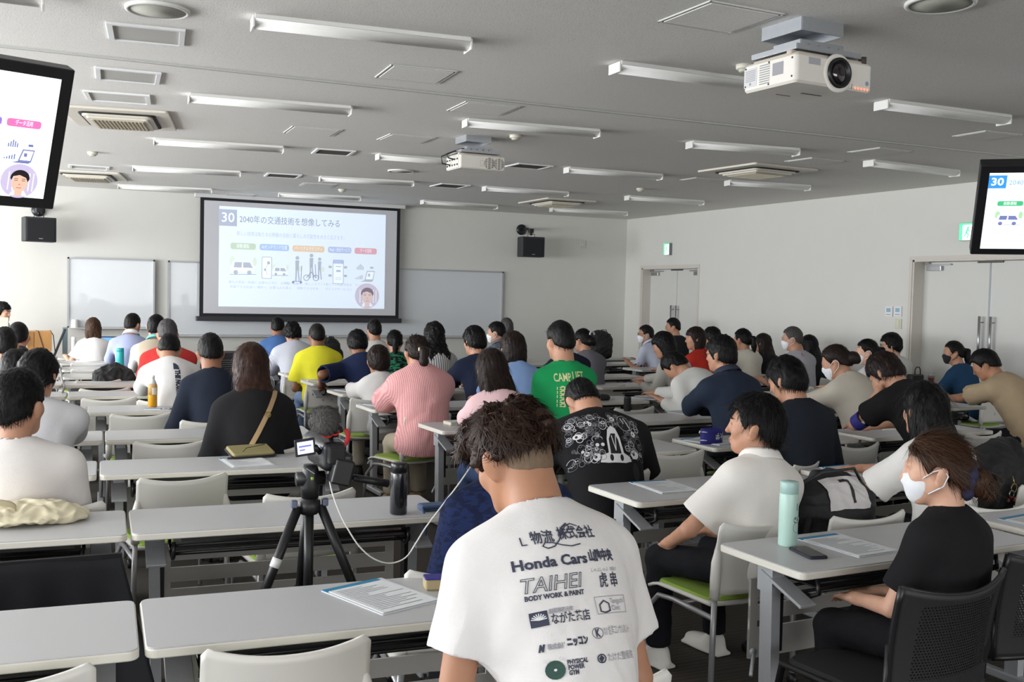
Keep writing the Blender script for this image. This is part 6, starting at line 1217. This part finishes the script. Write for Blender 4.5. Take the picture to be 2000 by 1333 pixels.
def decal_cyl(o, rr, items, key, m, a0):
    b = MB()
    for pts, w in items: b.line(pts, w)
    vs = [(rr*math.sin(a0+v[0]/rr), -rr*math.cos(a0+v[0]/rr), v[1]) for v in b.v]; bb = MB(); bb.v = vs; bb.f = b.f; bb.m = b.m; bb.smooth = b.smooth; bb.build(key, m, o)
circ = lambda x, z, rx, rz_: [(x+rx*math.cos(2*PI*k/16), z+rz_*math.sin(2*PI*k/16)) for k in range(17)]
decal_cyl(o, .0363, [(circ(0, .075, .017, .020), .0012), (circ(-.004, .105, .012, .012), .0012), ([(-.010, .108), (-.006, .112)], .006), ([(.002, .102), (.006, .110)], .006), ([(-.012, .098), (-.008, .094)], .004), ([(.0, .14), (.0, .165)], .004)], 'line_drawing', mat('drawing_ink', (60, 78, 84), .6), .30)
c = dpt(1578, 1083); o = thing('phone', 'black smartphone lying beside the mint flask', 'phone', (c[0], c[1], DT), ang((1540, 1072), (1598, 1100))); b = MB(); b.rbox((0, 0, .0055), (.078, .038, .0052), .010, .003); b.build('case', mat('phone_case', (34, 36, 52), .5), o); b = MB(); b.rbox((0, 0, .0112), (.073, .034, .0006), .008, .0002); b.build('glass', mat('phone_glass', (16, 16, 18), .12), o)
bottle((778, 1004), .036, .215, 'black steel flask near the end of the second-row window desk', mat('black_enamel', (28, 29, 36), .22, coat=.5), mat('black_lid', (24, 25, 30), .3), 'flask', 'flask')
c = dpt(844, 996); o = thing('wallet', 'blue zipped wallet with a wrist strap beside the black flask', 'wallet', (c[0], c[1], DT), ang((818, 1000), (865, 996))); b = MB(); b.rbox((0, 0, .013), (.055, .040, .012), .008, .005); b.build('pouch', mat('wallet_blue', (66, 92, 128), .6, bump=.2), o); b = MB(); b.tube([(-.055+.004, -.02, .02), (-.062, -.045, .018), (-.062, -.072, -.02), (-.060, -.075, -.09)], .005, 6); b.build('strap', mat('wallet_strap', (58, 84, 124), .7), o); b = MB(); b.box((0, -.0405, .013), (.054, .0012, .002)); b.build('zip', mat('zip_dark', (40, 46, 60), .4), o)
# tea bottle, its book, phone and spectacles
c = dpt(298, 795); o = thing('tea_bottle', 'clear plastic bottle half full of amber tea at the fifth row', 'bottle', (c[0], c[1], DT)); s_ = 1.12
b = MB(); b.lathe([(.026*s_, 0), (.031*s_, .006), (.031*s_, .080*s_), (.031*s_, .082*s_)], n=20); b.build('tea', mat('amber_tea', (222, 160, 30), .15, spec=.6, emit=.0), o); b = MB(); b.lathe([(.0312*s_, .083*s_), (.0312*s_, .145*s_), (.028*s_, .155*s_)], n=20); b.build('label', mat('tea_label', (206, 160, 96), .5, noise=.3, nscale=60), o)
b = MB(); b.lathe([(.028*s_, .155*s_), (.022*s_, .172*s_), (.013*s_, .188*s_), (.012*s_, .196*s_)], n=20); b.build('shoulder', mat('clear_plastic', (214, 214, 208), .1, spec=.6), o); b = MB(); b.lathe([(.0135*s_, .195*s_), (.0135*s_, .214*s_), (.012*s_, .216*s_)], n=16); b.build('cap', mat('cap_white', (236, 236, 234), .4), o)
b = MB(); b.rect(-.018, .09, .018, .15); vs = [(.0318*s_*math.sin(.3+v[0]/.0318), -.0318*s_*math.cos(.3+v[0]/.0318), v[1]) for v in [(-.018, .095), (-.009, .095), (0, .095), (.009, .095), (.018, .095), (.018, .15), (.009, .15), (0, .15), (-.009, .15), (-.018, .15)]]; b = MB(); b.add(vs, [(0, 1, 8, 9), (1, 2, 7, 8), (2, 3, 6, 7), (3, 4, 5, 6)]); b.build('label_panel', mat('label_cream', (232, 224, 200), .6), o)
c = dpt(326, 799); o = thing('phone', 'grey phone lying next to the tea bottle', 'phone', (c[0]+.06, c[1], DT), .5); b = MB(); b.rbox((0, 0, .005), (.075, .037, .005), .009, .003); b.build('case', mat('phone_grey', (120, 122, 128), .4), o); b = MB(); b.rbox((0, 0, .0105), (.069, .033, .0006), .006, .0002); b.build('glass', mat('phone_glass_grey', (96, 98, 106), .15), o)
c = dpt(318, 798); o = thing('notebook', 'thin blue and white notebook under the tea bottle', 'notebook', (c[0]-.075, c[1]-.045, DT), -.3); b = MB(); b.box((0, 0, .003), (.06, .025, .003)); b.build('pages', M_paper, o); b = MB(); b.box((0, 0, .0065), (.06, .025, .0006)); b.build('cover', mat('cover_blue', (96, 140, 178), .6), o)
c = dpt(343, 790); o = thing('spectacles', 'dark-rimmed spectacles lying folded open beside the grey phone', 'glasses', (c[0]+.03, c[1]+.05, DT), .1); 
for q in (-1, 1): b = MB(); b.tube([(q*.034+.026*math.cos(a), -.004, .022+.018*math.sin(a)) for a in [2*PI*k/16 for k in range(16)]], .0025, 6, closed=True); b.build('rim', mat('spectacle_dark', (25, 25, 28), .3), o); b = MB(); b.tube([(q*.062, -.004, .026), (q*.072, .05, .022), (q*.07, .12, .005)], .0022, 6); b.build('temple', mat('spectacle_dark', (25, 25, 28)), o)
b = MB(); b.tube([(-.009, -.004, .026), (0, -.004, .030), (.009, -.004, .026)], .0022, 6); b.build('bridge', mat('spectacle_dark', (25, 25, 28)), o)
bottle((234.5, 717.5), .042, .215, 'teal flask standing at the ninth row beside the lavender jacket', mat('teal_enamel', (46, 168, 172), .4), mat('teal_lid', (40, 160, 166), .45), 'flask', 'flask')
c = dpt(891, 829); o = thing('notebook', 'small white notebook at the aisle desk before the dark-haired woman', 'notebook', (c[0], c[1], DT), .15); b = MB(); b.rbox((0, 0, .010), (.075, .055, .009), .004, .001); b.build('pages', mat('page_cream', (206, 196, 178), .8), o); b = MB(); b.rbox((0, 0, .021), (.077, .057, .002), .004, .001); b.build('cover', mat('cover_pale', (200, 206, 208), .5), o)
c = dpt(850, 1151); o = thing('pencil_case', 'blue and gold pencil case half behind the white sponsor T-shirt', 'pencil case', (c[0]+.02, c[1], DT), -.2); b = MB(); b.rbox((0, 0, .018), (.055, .030, .017), .008, .006); b.build('pouch', mat('case_gold', (170, 154, 116), .6), o); b = MB(); b.rbox((0, 0, .037), (.055, .028, .003), .006, .002); b.build('flap', mat('case_blue', (52, 48, 132), .6), o)
# clutch bag
c = dpt(490, 893); o = thing('clutch_bag', 'olive gold clutch bag with black trim on a leaflet', 'bag', (c[0], c[1]+.015, DT), ang((440, 900), (535, 893))); R1 = Matrix.Rotation(math.radians(13), 3, 'X'); b = MB(); b.rbox((0, 0, .034), (.118, .070, .010), .014, .006, M=R1); b.build('flap', mat('clutch_olive', (158, 148, 104), .5, noise=.1, nscale=30), o); b = MB(); b.rbox((.0, .010, .0235), (.124, .074, .010), .02, .008, M=R1); b.build('pouch', mat('clutch_black', (30, 28, 26), .6), o); b = MB(); b.tube([(-.12, -.06, .012), (-.15, -.07, .010), (-.10, -.085, .010), (.10, -.08, .010), (.125, -.06, .012)], .007, 6); b.build('wrist_strap', mat('clutch_black', (30, 28, 26)), o); b = MB(); b.tube([(-.07, -.075, .040), (-.03, -.02, .052), (.03, -.0, .056), (.09, .02, .060)], .002, 5); b.build('zip_cord', mat('clutch_black', (30, 28, 26)), o)
# tote bag of cream cloth
c = dpt(55, 1022); rzt = -.05; pts_ = [ell((0, 0, .028), (.20, .13, .030)), ell((.06, .02, .05), (.12, .08, .035)), ell((-.10, -.02, .05), (.11, .08, .03)), ell((.17, .03, .02), (.07, .09, .022))]
tP, tF = blob(pts_, .008, .04, clips=[lambda x, y, z: .002-z+0*x+0*y]); tN = vnormals(tP, tF); tP = tP+tN*(bump3(tP*np.array([1, 1, .5]), .05, 21, 6, ridge=True)*.008)[:, None]; tP[:, 2] = np.maximum(tP[:, 2], .001)
o = thing('tote_bag', 'crumpled cream cloth tote bag on the second-row window desk', 'bag', (c[0]-.02, c[1]+.0, DT), rzt); qmesh('cloth_bag', tP, tF, mat('cream_canvas', (222, 212, 184), .9, noise=.06, nscale=14, bump=.3, bscale=500), o); b = MB(); b.sheet(lambda u, v: (-.12+.10*math.cos(PI*u)*(1), -.06-.02*math.sin(PI*u)+(v-.5)*.004, .070+.035*math.sin(PI*u)+(v-.5)*.022), 16, 3, .003); b.build('handle', mat('canvas_handle', (196, 184, 152), .9), o)
# black cloth below the window desk
A = atZ(285, 1160, .40); o = thing('black_cloth', 'black cloth hanging below the front edge of the window desk', 'cloth', (0, 0, 0)); y0 = 3.98; e1 = atY(238, 1056, y0); e2 = atY(285, 1160, y0-.1); xl = atY(-160, 1090, y0)[0]
b = MB(); b.sheet(lambda u, v: (xl+(e1[0]+(e2[0]-e1[0])*v*1.9-xl)*u, y0-.02-.10*v*u**6-.015*math.sin(u*26+v*2)*v-.03*math.sin(u*7)*v, .660-.005*math.sin(u*9)-.60*v), 60, 16, .006); b.build('cloth', mat('black_fabric', (26, 27, 32), .95, noise=.15, nscale=10, bump=.2), o)
b = MB(); b.box(((xl+e1[0])/2, y0-.012, .664), ((e1[0]-xl)/2, .01, .010)); b.build('hem', mat('black_hem', (20, 20, 24), .9), o)
# soft bags
def soft(name, lab, c, dims, col, seed, rz=0.0, amp=.012, cat='bag', base=None, extra=()):
    w, d, h = dims; prs = [rbx((0, 0, h*.45), (w, d, h*.45), min(w, d)*.7), ell((0, .0, h*.62), (w*.92, d*.95, h*.42)), ell((0, -d*.7, h*.35), (w*.7, d*.5, h*.28))]+list(extra)
    P_, F_ = blob(prs, .010, .05, clips=[lambda x, y, z: .003-z+0*x+0*y]); N_ = vnormals(P_, F_); P_ = P_+N_*(bump3(P_, .08, seed, 6, ridge=True)*amp)[:, None]; P_[:, 2] = np.maximum(P_[:, 2], .002)
    o = thing(name, lab, cat, c, rz); s = qmesh('bag_body', P_, F_, mat('bag_%s' % name+str(seed), col, .7, noise=.12, nscale=14, bump=.25, bscale=260), o); return o, P_, F_
def bag_strap(o, pts, r=.009): b = MB(); b.tube(pts, r, 8); b.build('strap', mat('bag_strap_black', (26, 26, 28), .75), o)
ch = atZ(1690, 1001, .745); o, P_, F_ = soft('sports_bag', 'black sports bag with a white panel numbered seven', (ch[0]-.02, ch[1]+.21, .414), (.225, .125, .47), (30, 30, 33), 31, .04, amp=.010)
bv = BVHTree.FromPolygons([tuple(p_) for p_ in P_], [tuple(int(i) for i in f) for f in F_])
def drape(o, mb, mats, name, org, U, Vv, dr, off):
    me = bpy.data.meshes.new(name); me.from_pydata(mb.v, [], mb.f); bm = bmesh.new(); bm.from_mesh(me)
    for i, f in enumerate(bm.faces): f.material_index = mb.m[i]
    bmesh.ops.triangulate(bm, faces=bm.faces[:])
    for _ in range(4):
        ed = [e for e in bm.edges if e.calc_length() > .02]
        if not ed: break
        bmesh.ops.subdivide_edges(bm, edges=ed, cuts=1); bmesh.ops.triangulate(bm, faces=[f for f in bm.faces if len(f.verts) > 3])
    U, Vv, dr, org = Vector(U), Vector(Vv), Vector(dr), Vector(org)
    for v in bm.verts:
        h = bv.ray_cast(org+U*v.co.x+Vv*v.co.y-dr*.6, dr); v.co = (h[0]-dr*(off+v.co.z)) if h[0] is not None else org+U*v.co.x+Vv*v.co.y
    bm.to_mesh(me); bm.free()
    for m in mats: me.materials.append(m)
    return link(name, me, o)
dr = unit((0, 1, -.85)); b = MB(); b.prism if False else None
for i in range(8):
    for j in range(6): b.rect(-.115+.0288*i, -.075+.025*j, -.115+.0288*(i+1), -.075+.025*(j+1))
pn = drape(o, b, [mat('panel_white', (212, 208, 208), .6)], 'number_panel', (.01, -.10, .40), (1, 0, 0), unit((0, .85, 1)), dr, .006)
b = MB(); b.line([(-.035, .045), (.022, .048)], .016); b.line([(.022, .048), (.012, .005), (.018, -.05)], .017); drape(o, b, [mat('number_dark', (40, 38, 40), .7)], 'number', (.015, -.10, .40), (1, 0, 0), unit((0, .85, 1)), dr, .009)
bag_strap(o, [(-.2, -.10, .30), (-.26, -.12, .16), (-.25, -.10, .02), (-.18, -.12, .10)], .014); b = MB(); b.tube([(-.21, .0, .40), (-.1, -.06, .485), (.1, -.05, .49), (.21, .0, .40)], .007, 8); b.build('piping', mat('bag_piping', (44, 44, 48), .5), o)
ch = atZ(2030, 942, .745); o, P_, F_ = soft('backpack', 'black backpack with gold keyrings on a chair at the frame edge', (ch[0]-.05, ch[1]+.20, .414), (.22, .13, .52), (24, 24, 27), 37, .08)
bc = Vector((-.10, -.155, .30)); 
for k, (dx, dz, R2, col) in enumerate(((0, 0, .022, (214, 186, 130)), (-.022, -.028, .018, (186, 196, 186)))): b = MB(); b.tube([bc+Vector((dx+R2*math.cos(a), -.004*k, dz+R2*math.sin(a))) for a in [2*PI*i/20 for i in range(20)]], .003, 6, closed=True); b.build('keyring', mat('ring_metal%d' % k, col, .25, metal=.9), o)
b = MB(); b.tube([bc+Vector((0, .01, .06)), bc+Vector((0, -.002, .02))], .003, 6); b.build('key_chain', mat('ring_metal0', (214, 186, 130)), o)
rr_ = random.Random(5)
for k in range(12): b = MB(); b.lathe([(0, -.008), (.006, -.005), (.008, 0), (.006, .005), (0, .008)], bc+Vector((-.05+.10*rr_.random(), -.006, -.068+.025*rr_.random())), 8); b.build('charm', mat('charm_%d' % (k % 3), ((150, 40, 60), (186, 150, 70), (120, 60, 80))[k % 3], .3), o)
c = atZ(226, 742, .745); o, P_, F_ = soft('backpack', 'round black mesh backpack on a chair at the eighth row', (c[0], c[1]+.25, .414), (.20, .12, .46), (22, 22, 25), 41); bag_strap(o, [(-.05, -.13, .40), (-.02, -.16, .44), (.04, -.16, .44), (.07, -.13, .40)])
for (px, py), dims, lab, nm, seed in [((1178, 703), (.19, .12, .42), 'bulky black backpack standing near the corner, beside the grey top', 'backpack', 43), ((646, 714), (.13, .09, .34), 'black backpack standing behind the yellow T-shirt', 'backpack', 47), ((662, 708), (.055, .05, .17), 'small black camera pouch beside the navy T-shirt', 'camera_pouch', 53), ((1168, 737), (.11, .07, .16), 'black camera bag on the desk behind the green T-shirt', 'camera_bag', 59), ((1181, 783), (.052, .035, .045), 'small black case with a pale emblem beside the green T-shirt', 'small_case', 61)]:
    c = dpt(px, py); o, P_, F_ = soft(nm, lab, (c[0], c[1]+dims[1], DT), dims, (27, 27, 29), seed, 0.05, amp=.008 if dims[2] > .2 else .003)
    if dims[2] > .1: bag_strap(o, [(-dims[0]*.4, -dims[1], dims[2]*.8), (-dims[0]*.2, -dims[1]*.9, dims[2]*1.04), (dims[0]*.2, -dims[1]*.9, dims[2]*1.04), (dims[0]*.4, -dims[1], dims[2]*.8)], .006)
    if nm == 'small_case': b = MB(); b.line([(-.012, .02), (0, .036), (.012, .02), (-.012, .02)], .004); b.build('emblem', PW, o, Matrix.Translation((0, -dims[1]*1.25, .0)) @ RX)
bottle((1225, 803), .030, .115, 'black cylindrical speaker standing on the desk in the fourth row', mat('cyl_black', (28, 28, 30), .8, bump=.3, bscale=300), mat('cyl_top', (34, 34, 36), .6), 'cylinder_speaker', 'speaker')
c = dpt(1792, 758); o = thing('handbag', 'small black handbag with an upright handle near the doors', 'bag', (c[0], c[1]+.04, DT), .1); b = MB(); b.rbox((0, 0, .075), (.10, .045, .072), .02, .012); b.build('bag_body', mat('handbag_black', (25, 24, 26), .45), o); b = MB(); b.tube([(-.045, -.03, .14), (-.043, -.03, .20), (-.02, -.03, .228), (.02, -.03, .228), (.043, -.03, .20), (.045, -.03, .14)], .006, 8); b.build('handle', mat('handbag_black', (25, 24, 26)), o)
c = dpt(1818, 757); o = thing('tumbler', 'clear tumbler of red-brown drink beside the black handbag', 'cup', (c[0]+.02, c[1]+.02, DT)); b = MB(); b.lathe([(.030, 0), (.034, .10), (.034, .104)], n=18); b.build('drink', mat('iced_tea', (130, 70, 56), .15), o); b = MB(); b.lathe([(.0345, .104), (.038, .135), (.036, .14)], n=18); b.build('lid', mat('tumbler_clear', (176, 172, 170), .15), o); b = MB(); b.tube([(0, 0, .13), (.008, 0, .18)], .004, 6); b.build('straw', mat('straw', (210, 208, 206), .4), o)
c = dpt(205, 698); o = thing('laptop', 'open laptop with a blue screen in front of the white blouse woman', 'laptop', (c[0]+.03, c[1]+.2, DT), .0); b = MB(); b.rbox((0, 0, .010), (.17, .12, .009), .012, .003); b.build('keyboard_base', M_blackm, o); b = MB(); Rl = Matrix.Rotation(math.radians(-12), 3, 'X'); b.rbox((0, .145, .135), (.17, .006, .115), .006, .002, M=Rl); b.build('screen_lid', M_blackm, o); b = MB(); b.rect(-.155, -.10, .155, .10); b.mi(1); b.rect(-.155, -.10, .155, -.01, .0006); b.build('display', [mat('lap_blue', (84, 130, 226), .3, emit=.9), mat('lap_pale', (190, 206, 240), .3, emit=.9)], o, Matrix.Translation((0, .137, .137)) @ Matrix.Rotation(math.radians(-12), 4, 'X') @ RX)
bottle((144, 697), .03, .25, 'clear bottle with a white cap by the white blouse sleeve', mat('clear_pet', (206, 204, 208), .2), mat('cap_white2', (232, 230, 234), .4))
# standing blue armband with white lettering
c = dpt(1392, 868); o = thing('armband', 'navy blue armband with white lettering standing on its edge on the desk', 'armband', (c[0]+.01, c[1]+.03, DT), .12); b = MB(); aw, bw_, hh = .088, .040, .098; b.sheet(lambda u, v: (aw*math.cos(2*PI*u), bw_*math.sin(2*PI*u), hh*v), 40, 4, .003); b.build('band', mat('armband_blue', (38, 36, 122), .7), o)
b = MB(); b.text('大学', 0, 0, .044, 0, w=.078, bold=.001); vs = []
for v in b.v: x = .086-v[0]; z = .066-v[1]; xx = min(max(x-.012, -aw*.97), aw*.97); vs.append((xx, -bw_*math.sqrt(1-(xx/aw)**2)-.004, z))
bb = MB(); bb.v = vs; bb.f = b.f; bb.m = b.m; bb.smooth = b.smooth; bb.build('lettering', PW, o)
for z in (.025, .078): b = MB(); b.tube([(-aw-.004, 0, z), (-aw*.95, -.018, z+.002), (-aw*.75, -.031, z)], .003, 6); b.build('tie_string', mat('string_white', (220, 220, 222)), o)
b = MB(); b.tube([(-aw-.004, 0, .078), (-aw-.016, -.006, .086), (-aw-.020, -.004, .076), (-aw-.010, 0, .070)], .004, 6); b.build('tie_knot', mat('string_white', (220, 220, 222)), o)
# cords between the window desks
pts_ = [dpt(px, py, .735) for px, py in ((113, 704), (117, 717), (119, 730), (121, 743), (126, 756), (122, 766))]; o = thing('power_cord', 'grey power cord running over the gap between window desks', 'cord', (0, 0, 0)); b = MB(); b.tube(pts_, .009, 8); b.build('cord', mat('cord_grey', (128, 126, 124), .6), o)
for i, (px, py) in enumerate(((117, 719), (121, 745))): c = dpt(px, py, .70); b = MB(); b.rbox((c[0], c[1], .675), (.02, .04, .03), .006, .003); b.build('plug_box', mat('plug_grey', (150, 148, 146), .5), o)
# ---------------------------------------------------------------- camcorder on its tripod
yt = 3.62; ap = atY(604, 985, yt); kx = lambda px, py, y=yt: atY(px, py, y); o = thing('tripod', 'black tripod standing between the first two window desks', 'tripod', (ap[0], yt, 0)); L = lambda p_: Vector((p_[0]-ap[0], p_[1]-yt, p_[2]))
b = MB(); b.lathe([(.030, -.035), (.040, -.02), (.040, .012), (.028, .02), (.022, .05)], L(ap), 18); b.build('hub', M_black, o)
b = MB(); b.tube([L(ap)+Vector((0, 0, -.02)), L(ap)+Vector((.0, 0, -.42))], .017, 10); b.build('centre_column', M_black, o)
for dx, dy in ((-.42, -.13), (.38, -.10), (.03, .40)):
    t0 = L(ap)+Vector((dx*.10, dy*.10, -.005)); t1 = Vector((dx, dy, .015)); l = lambda t: t0.lerp(t1, t)
    b = MB(); b.tube([l(0), l(.42)], .017, 10); b.tube([l(.40), l(.44)], .021, 10); b.tube([l(.42), l(.74)], .0135, 10); b.tube([l(.72), l(.76)], .018, 10); b.tube([l(.74), l(1)], .010, 10); lg = b.build('leg', M_black, o)
    b = MB(); b.lathe([(.016, -.012), (.018, .004), (.010, .02)], t1, 10); b.build('rubber_foot', M_blackm, lg); b = MB(); b.rbox(l(.0)+Vector((dx*.04, dy*.04, .012)), (.011, .011, .014), .005, .003); b.build('leg_joint', mat('joint_silver', (110, 116, 140), .35, metal=.6), lg)
b = MB(); t0 = L(ap)+Vector((-.042, -.013, -.005)); t1 = Vector((-.42, -.13, .015)); b.tube([t0.lerp(t1, .20), t0.lerp(t1, .235)], .0178, 10); b.build('white_tag', mat('tag_white', (226, 226, 226), .5), o)
hd = L(kx(606, 935)); b = MB(); b.lathe([(.030, -.07), (.034, -.03), (.030, .03), (.024, .05)], hd, 16); b.tube([hd+Vector((-.05, 0, .0)), hd+Vector((.05, 0, .0))], .026, 12); b.build('pan_head', M_black, o)
h0 = L(kx(640, 925)); h1 = L(kx(758, 945)); b = MB(); b.tube([h0, h0.lerp(h1, .45)], .009, 8); b.tube([h0.lerp(h1, .42), h1], [.013, .015], 10); b.build('pan_handle', M_black, o); b = MB(); b.lathe([(.006, 0), (.006, .010)], hd+Vector((0, -.03, .0)), 10); b.build('spirit_level', mat('level_green', (150, 180, 90), .2), o)
b = MB(); b.text('VELBON', 0, 0, .012) if False else b.line([(0, 0), (.028, -.02)], .003); b.build('logo_mark', mat('mark_grey', (160, 160, 164), .4), o, Matrix.Translation(hd+Vector((-.022, -.034, .042))) @ RX)
cc = kx(645, 888); o = thing('camcorder', 'black camcorder with lit flip-out screen and furry microphone on the tripod', 'camcorder', tuple(cc)); Lc = lambda px, py, dy=0.0: Vector(tuple(kx(px, py, yt+dy)-cc)); Ry = Matrix.Rotation(math.radians(14), 3, 'Y')
cP, cF = blob([rbx((0, .06, 0), (.042, .13, .052), .02), cap((.0, .02, .0), (0, .24, .012), .050, .046), rbx((.035, -.03, -.028), (.030, .05, .040), .014)], .005, .015); qmesh('body', cP, cF, mat('camcorder_black', (26, 27, 32), .35), o)
b = MB(); b.rbox((0, -.085, .01), (.030, .018, .030), .008, .004); b.build('viewfinder', M_blackm, o); b = MB(); b.rbox((.02, -.075, -.05), (.035, .035, .045), .008, .006, M=Ry); b.build('battery', M_black, o); b = MB(); b.box((-.042, -.02, .03), (.002, .02, .004)); b.build('badge', mat('badge_white', (150, 160, 200), .4), o)
p0, p1 = Lc(571, 871), Lc(610, 871); c0 = (p0+p1)/2+Vector((0, -.04, 0)); Rz_ = Matrix.Rotation(.10, 3, 'Z') @ Matrix.Rotation(math.radians(-6), 3, 'Y'); b = MB(); b.rbox(c0, (.037, .005, .030), .003, .002, M=Rz_); b.tube([c0+Vector((.036, 0, 0)), Vector((-.03, .0, .0))], .010, 8); sc_ = b.build('flip_screen', M_black, o)
b = MB(); b.rect(-.029, -.0215, .029, .0215); b.mi(1); b.rect(-.024, .002, .022, .008, .0005); b.rect(-.022, -.010, -.002, -.005, .0005); b.build('display', [mat('cam_lcd', (206, 206, 255), .3, emit=1.1), mat('cam_lcd_dark', (110, 110, 200), .3, emit=.5)], sc_, Matrix.Translation(c0+Vector((.0, -.0065, 0))) @ Rz_.to_4x4() @ RX)
mc = Lc(631, 822); mP, mF = blob([ell(mc, (.045, .075, .045)), ell(mc+Vector((.008, -.02, .004)), (.042, .04, .042))], .006, .02); mN = vnormals(mP, mF); tP, tF = tufts(mP, mF, mN, 4500, .022, .0010, lambda p_, n_: n_+np.array([0, -.3, -.4]), 9, lift=.9, jitter=.8); aP, aF = join((mP, mF), (tP, tF)); mic = qmesh('fur_windscreen', aP, aF, mat('grey_fur', (96, 93, 91), .95, noise=.4, nscale=120), o)
M_red = mat('shock_red', (196, 40, 34), .45)
for k, (px, py) in enumerate(((640, 842), (652, 836))): b = MB(); c1 = Lc(px, py, -.02); b.tube([c1+Vector((.022*math.cos(a), .014*math.sin(a)*k, .024*math.sin(a))) for a in [2*PI*i/24 for i in range(24)]], .0042, 6, closed=True); b.build('shock_mount', M_red, o)
b = MB(); b.tube([Lc(650, 846, -.02), Lc(668, 838, -.02)], .012, 10); b.tube([Lc(655, 845), Vector((0, .03, .05))], .010, 8); b.build('mic_tail', M_black, o)
b = MB(); b.sheet(lambda u, v: Lc(676+12*math.sin(PI*u)*.6-6*u, 838+38*u, -.01)+Vector(((v-.5)*.018, (v-.5)*.01, 0)), 12, 2, .003); b.build('red_strap', mat('strap_red', (226, 52, 62), .6), o)
# earphone cable to the person in the polo
ear = PEOPLE['p54']['HP'](-.085, -.005, -.03); ew = rotz(PEOPLE['p54']['rot']) @ ear+PEOPLE['p54']['root']; pt = [kx(640, 905), kx(642, 925, 3.58), kx(648, 960, 3.55), kx(664, 1004, 3.52), kx(680, 1035, 3.5), kx(702, 1068, 3.5), kx(730, 1092, 3.5), kx(762, 1101, 3.5), kx(792, 1090, 3.5), kx(812, 1062, 3.5), kx(832, 1030, 3.5), kx(866, 985, 3.5), kx(900, 940, 3.5), kx(930, 904, 3.5)]
pt[-1] = ew if abs(ew[0]-pt[-1][0]) < .15 else pt[-1]; sm_ = []
for i in range(len(pt)-1):
    a, b_, c, d = pt[max(i-1, 0)], pt[i], pt[i+1], pt[min(i+2, len(pt)-1)]
    for t in (0, .25, .5, .75): sm_.append(.5*((2*b_)+(c-a)*t+(2*a-5*b_+4*c-d)*t*t+(3*b_-a-3*c+d)*t**3))
sm_.append(pt[-1]); o = thing('earphone_cable', 'thin white earphone cable drooping from the camcorder to the polo wearer', 'cable', (0, 0, 0)); b = MB(); b.tube(sm_, .0028, 6); b.build('wire', mat('wire_white', (226, 224, 220), .5), o); b = MB(); b.lathe([(.007, -.008), (.009, 0), (.006, .010)], sm_[-1], 10); b.build('earbud', mat('wire_white', (226, 224, 220)), o)
# presenter's sheet
q = PEOPLE['p6']; c = atY(6, 633, 14.45); o = thing('sheet', 'pale yellow-green sheet held up by the presenter', 'paper', (c[0]-.03, 14.45, c[2])); b = MB(); b.box((0, 0, 0), (.085, .003, .085), R=Matrix.Rotation(.08, 3, 'Y')); b.build('paper', mat('sheet_green', (222, 226, 196), .8), o)
# ---------------------------------------------------------------- daylight, added back fill and exposure
W_ = bpy.data.worlds.new('sky'); S.world = W_; W_.use_nodes = True; bg = W_.node_tree.nodes['Background']; bg.inputs['Color'].default_value = (.80, .90, 1.0, 1); bg.inputs['Strength'].default_value = .6
for i, (a, b_) in enumerate(WY):
    for nm, tilt, en in (('window_daylight', math.radians(-24), (10, 14, 55, 62, 70, 125)[i]), ('window_ground_bounce', math.radians(46), (25, 60, 190, 235, 240, 215)[i])):
        l = bpy.data.lights.new(nm, 'AREA'); l.shape = 'RECTANGLE'; l.size = WZ[1]-WZ[0]; l.size_y = b_-a; l.energy = en*(b_-a)/3.5; l.color = (.97, .99, 1.0)
        o = bpy.data.objects.new(nm, l); COL.objects.link(o); o.location = (XL-.12, (a+b_)/2, (WZ[0]+WZ[1])/2); o.rotation_euler = (0, -(PI/2+tilt), 0); o['kind'] = 'helper'
l = bpy.data.lights.new('window_daylight', 'AREA'); l.shape = 'RECTANGLE'; l.size = 9.0; l.size_y = 1.9; l.energy = 200; l.color = (.98, .99, 1.0)  # added fill light for surfaces facing the back; that wall has no window
o = bpy.data.objects.new('window_daylight', l); COL.objects.link(o); o.location = (2.6, YB+.02, 1.9); o.rotation_euler = (PI/2, 0, 0); o['kind'] = 'helper'
S.view_settings.view_transform = 'Standard'; S.view_settings.look = 'None'; S.view_settings.gamma = 1.0; S.view_settings.use_curve_mapping = False; S.view_settings.exposure = .64
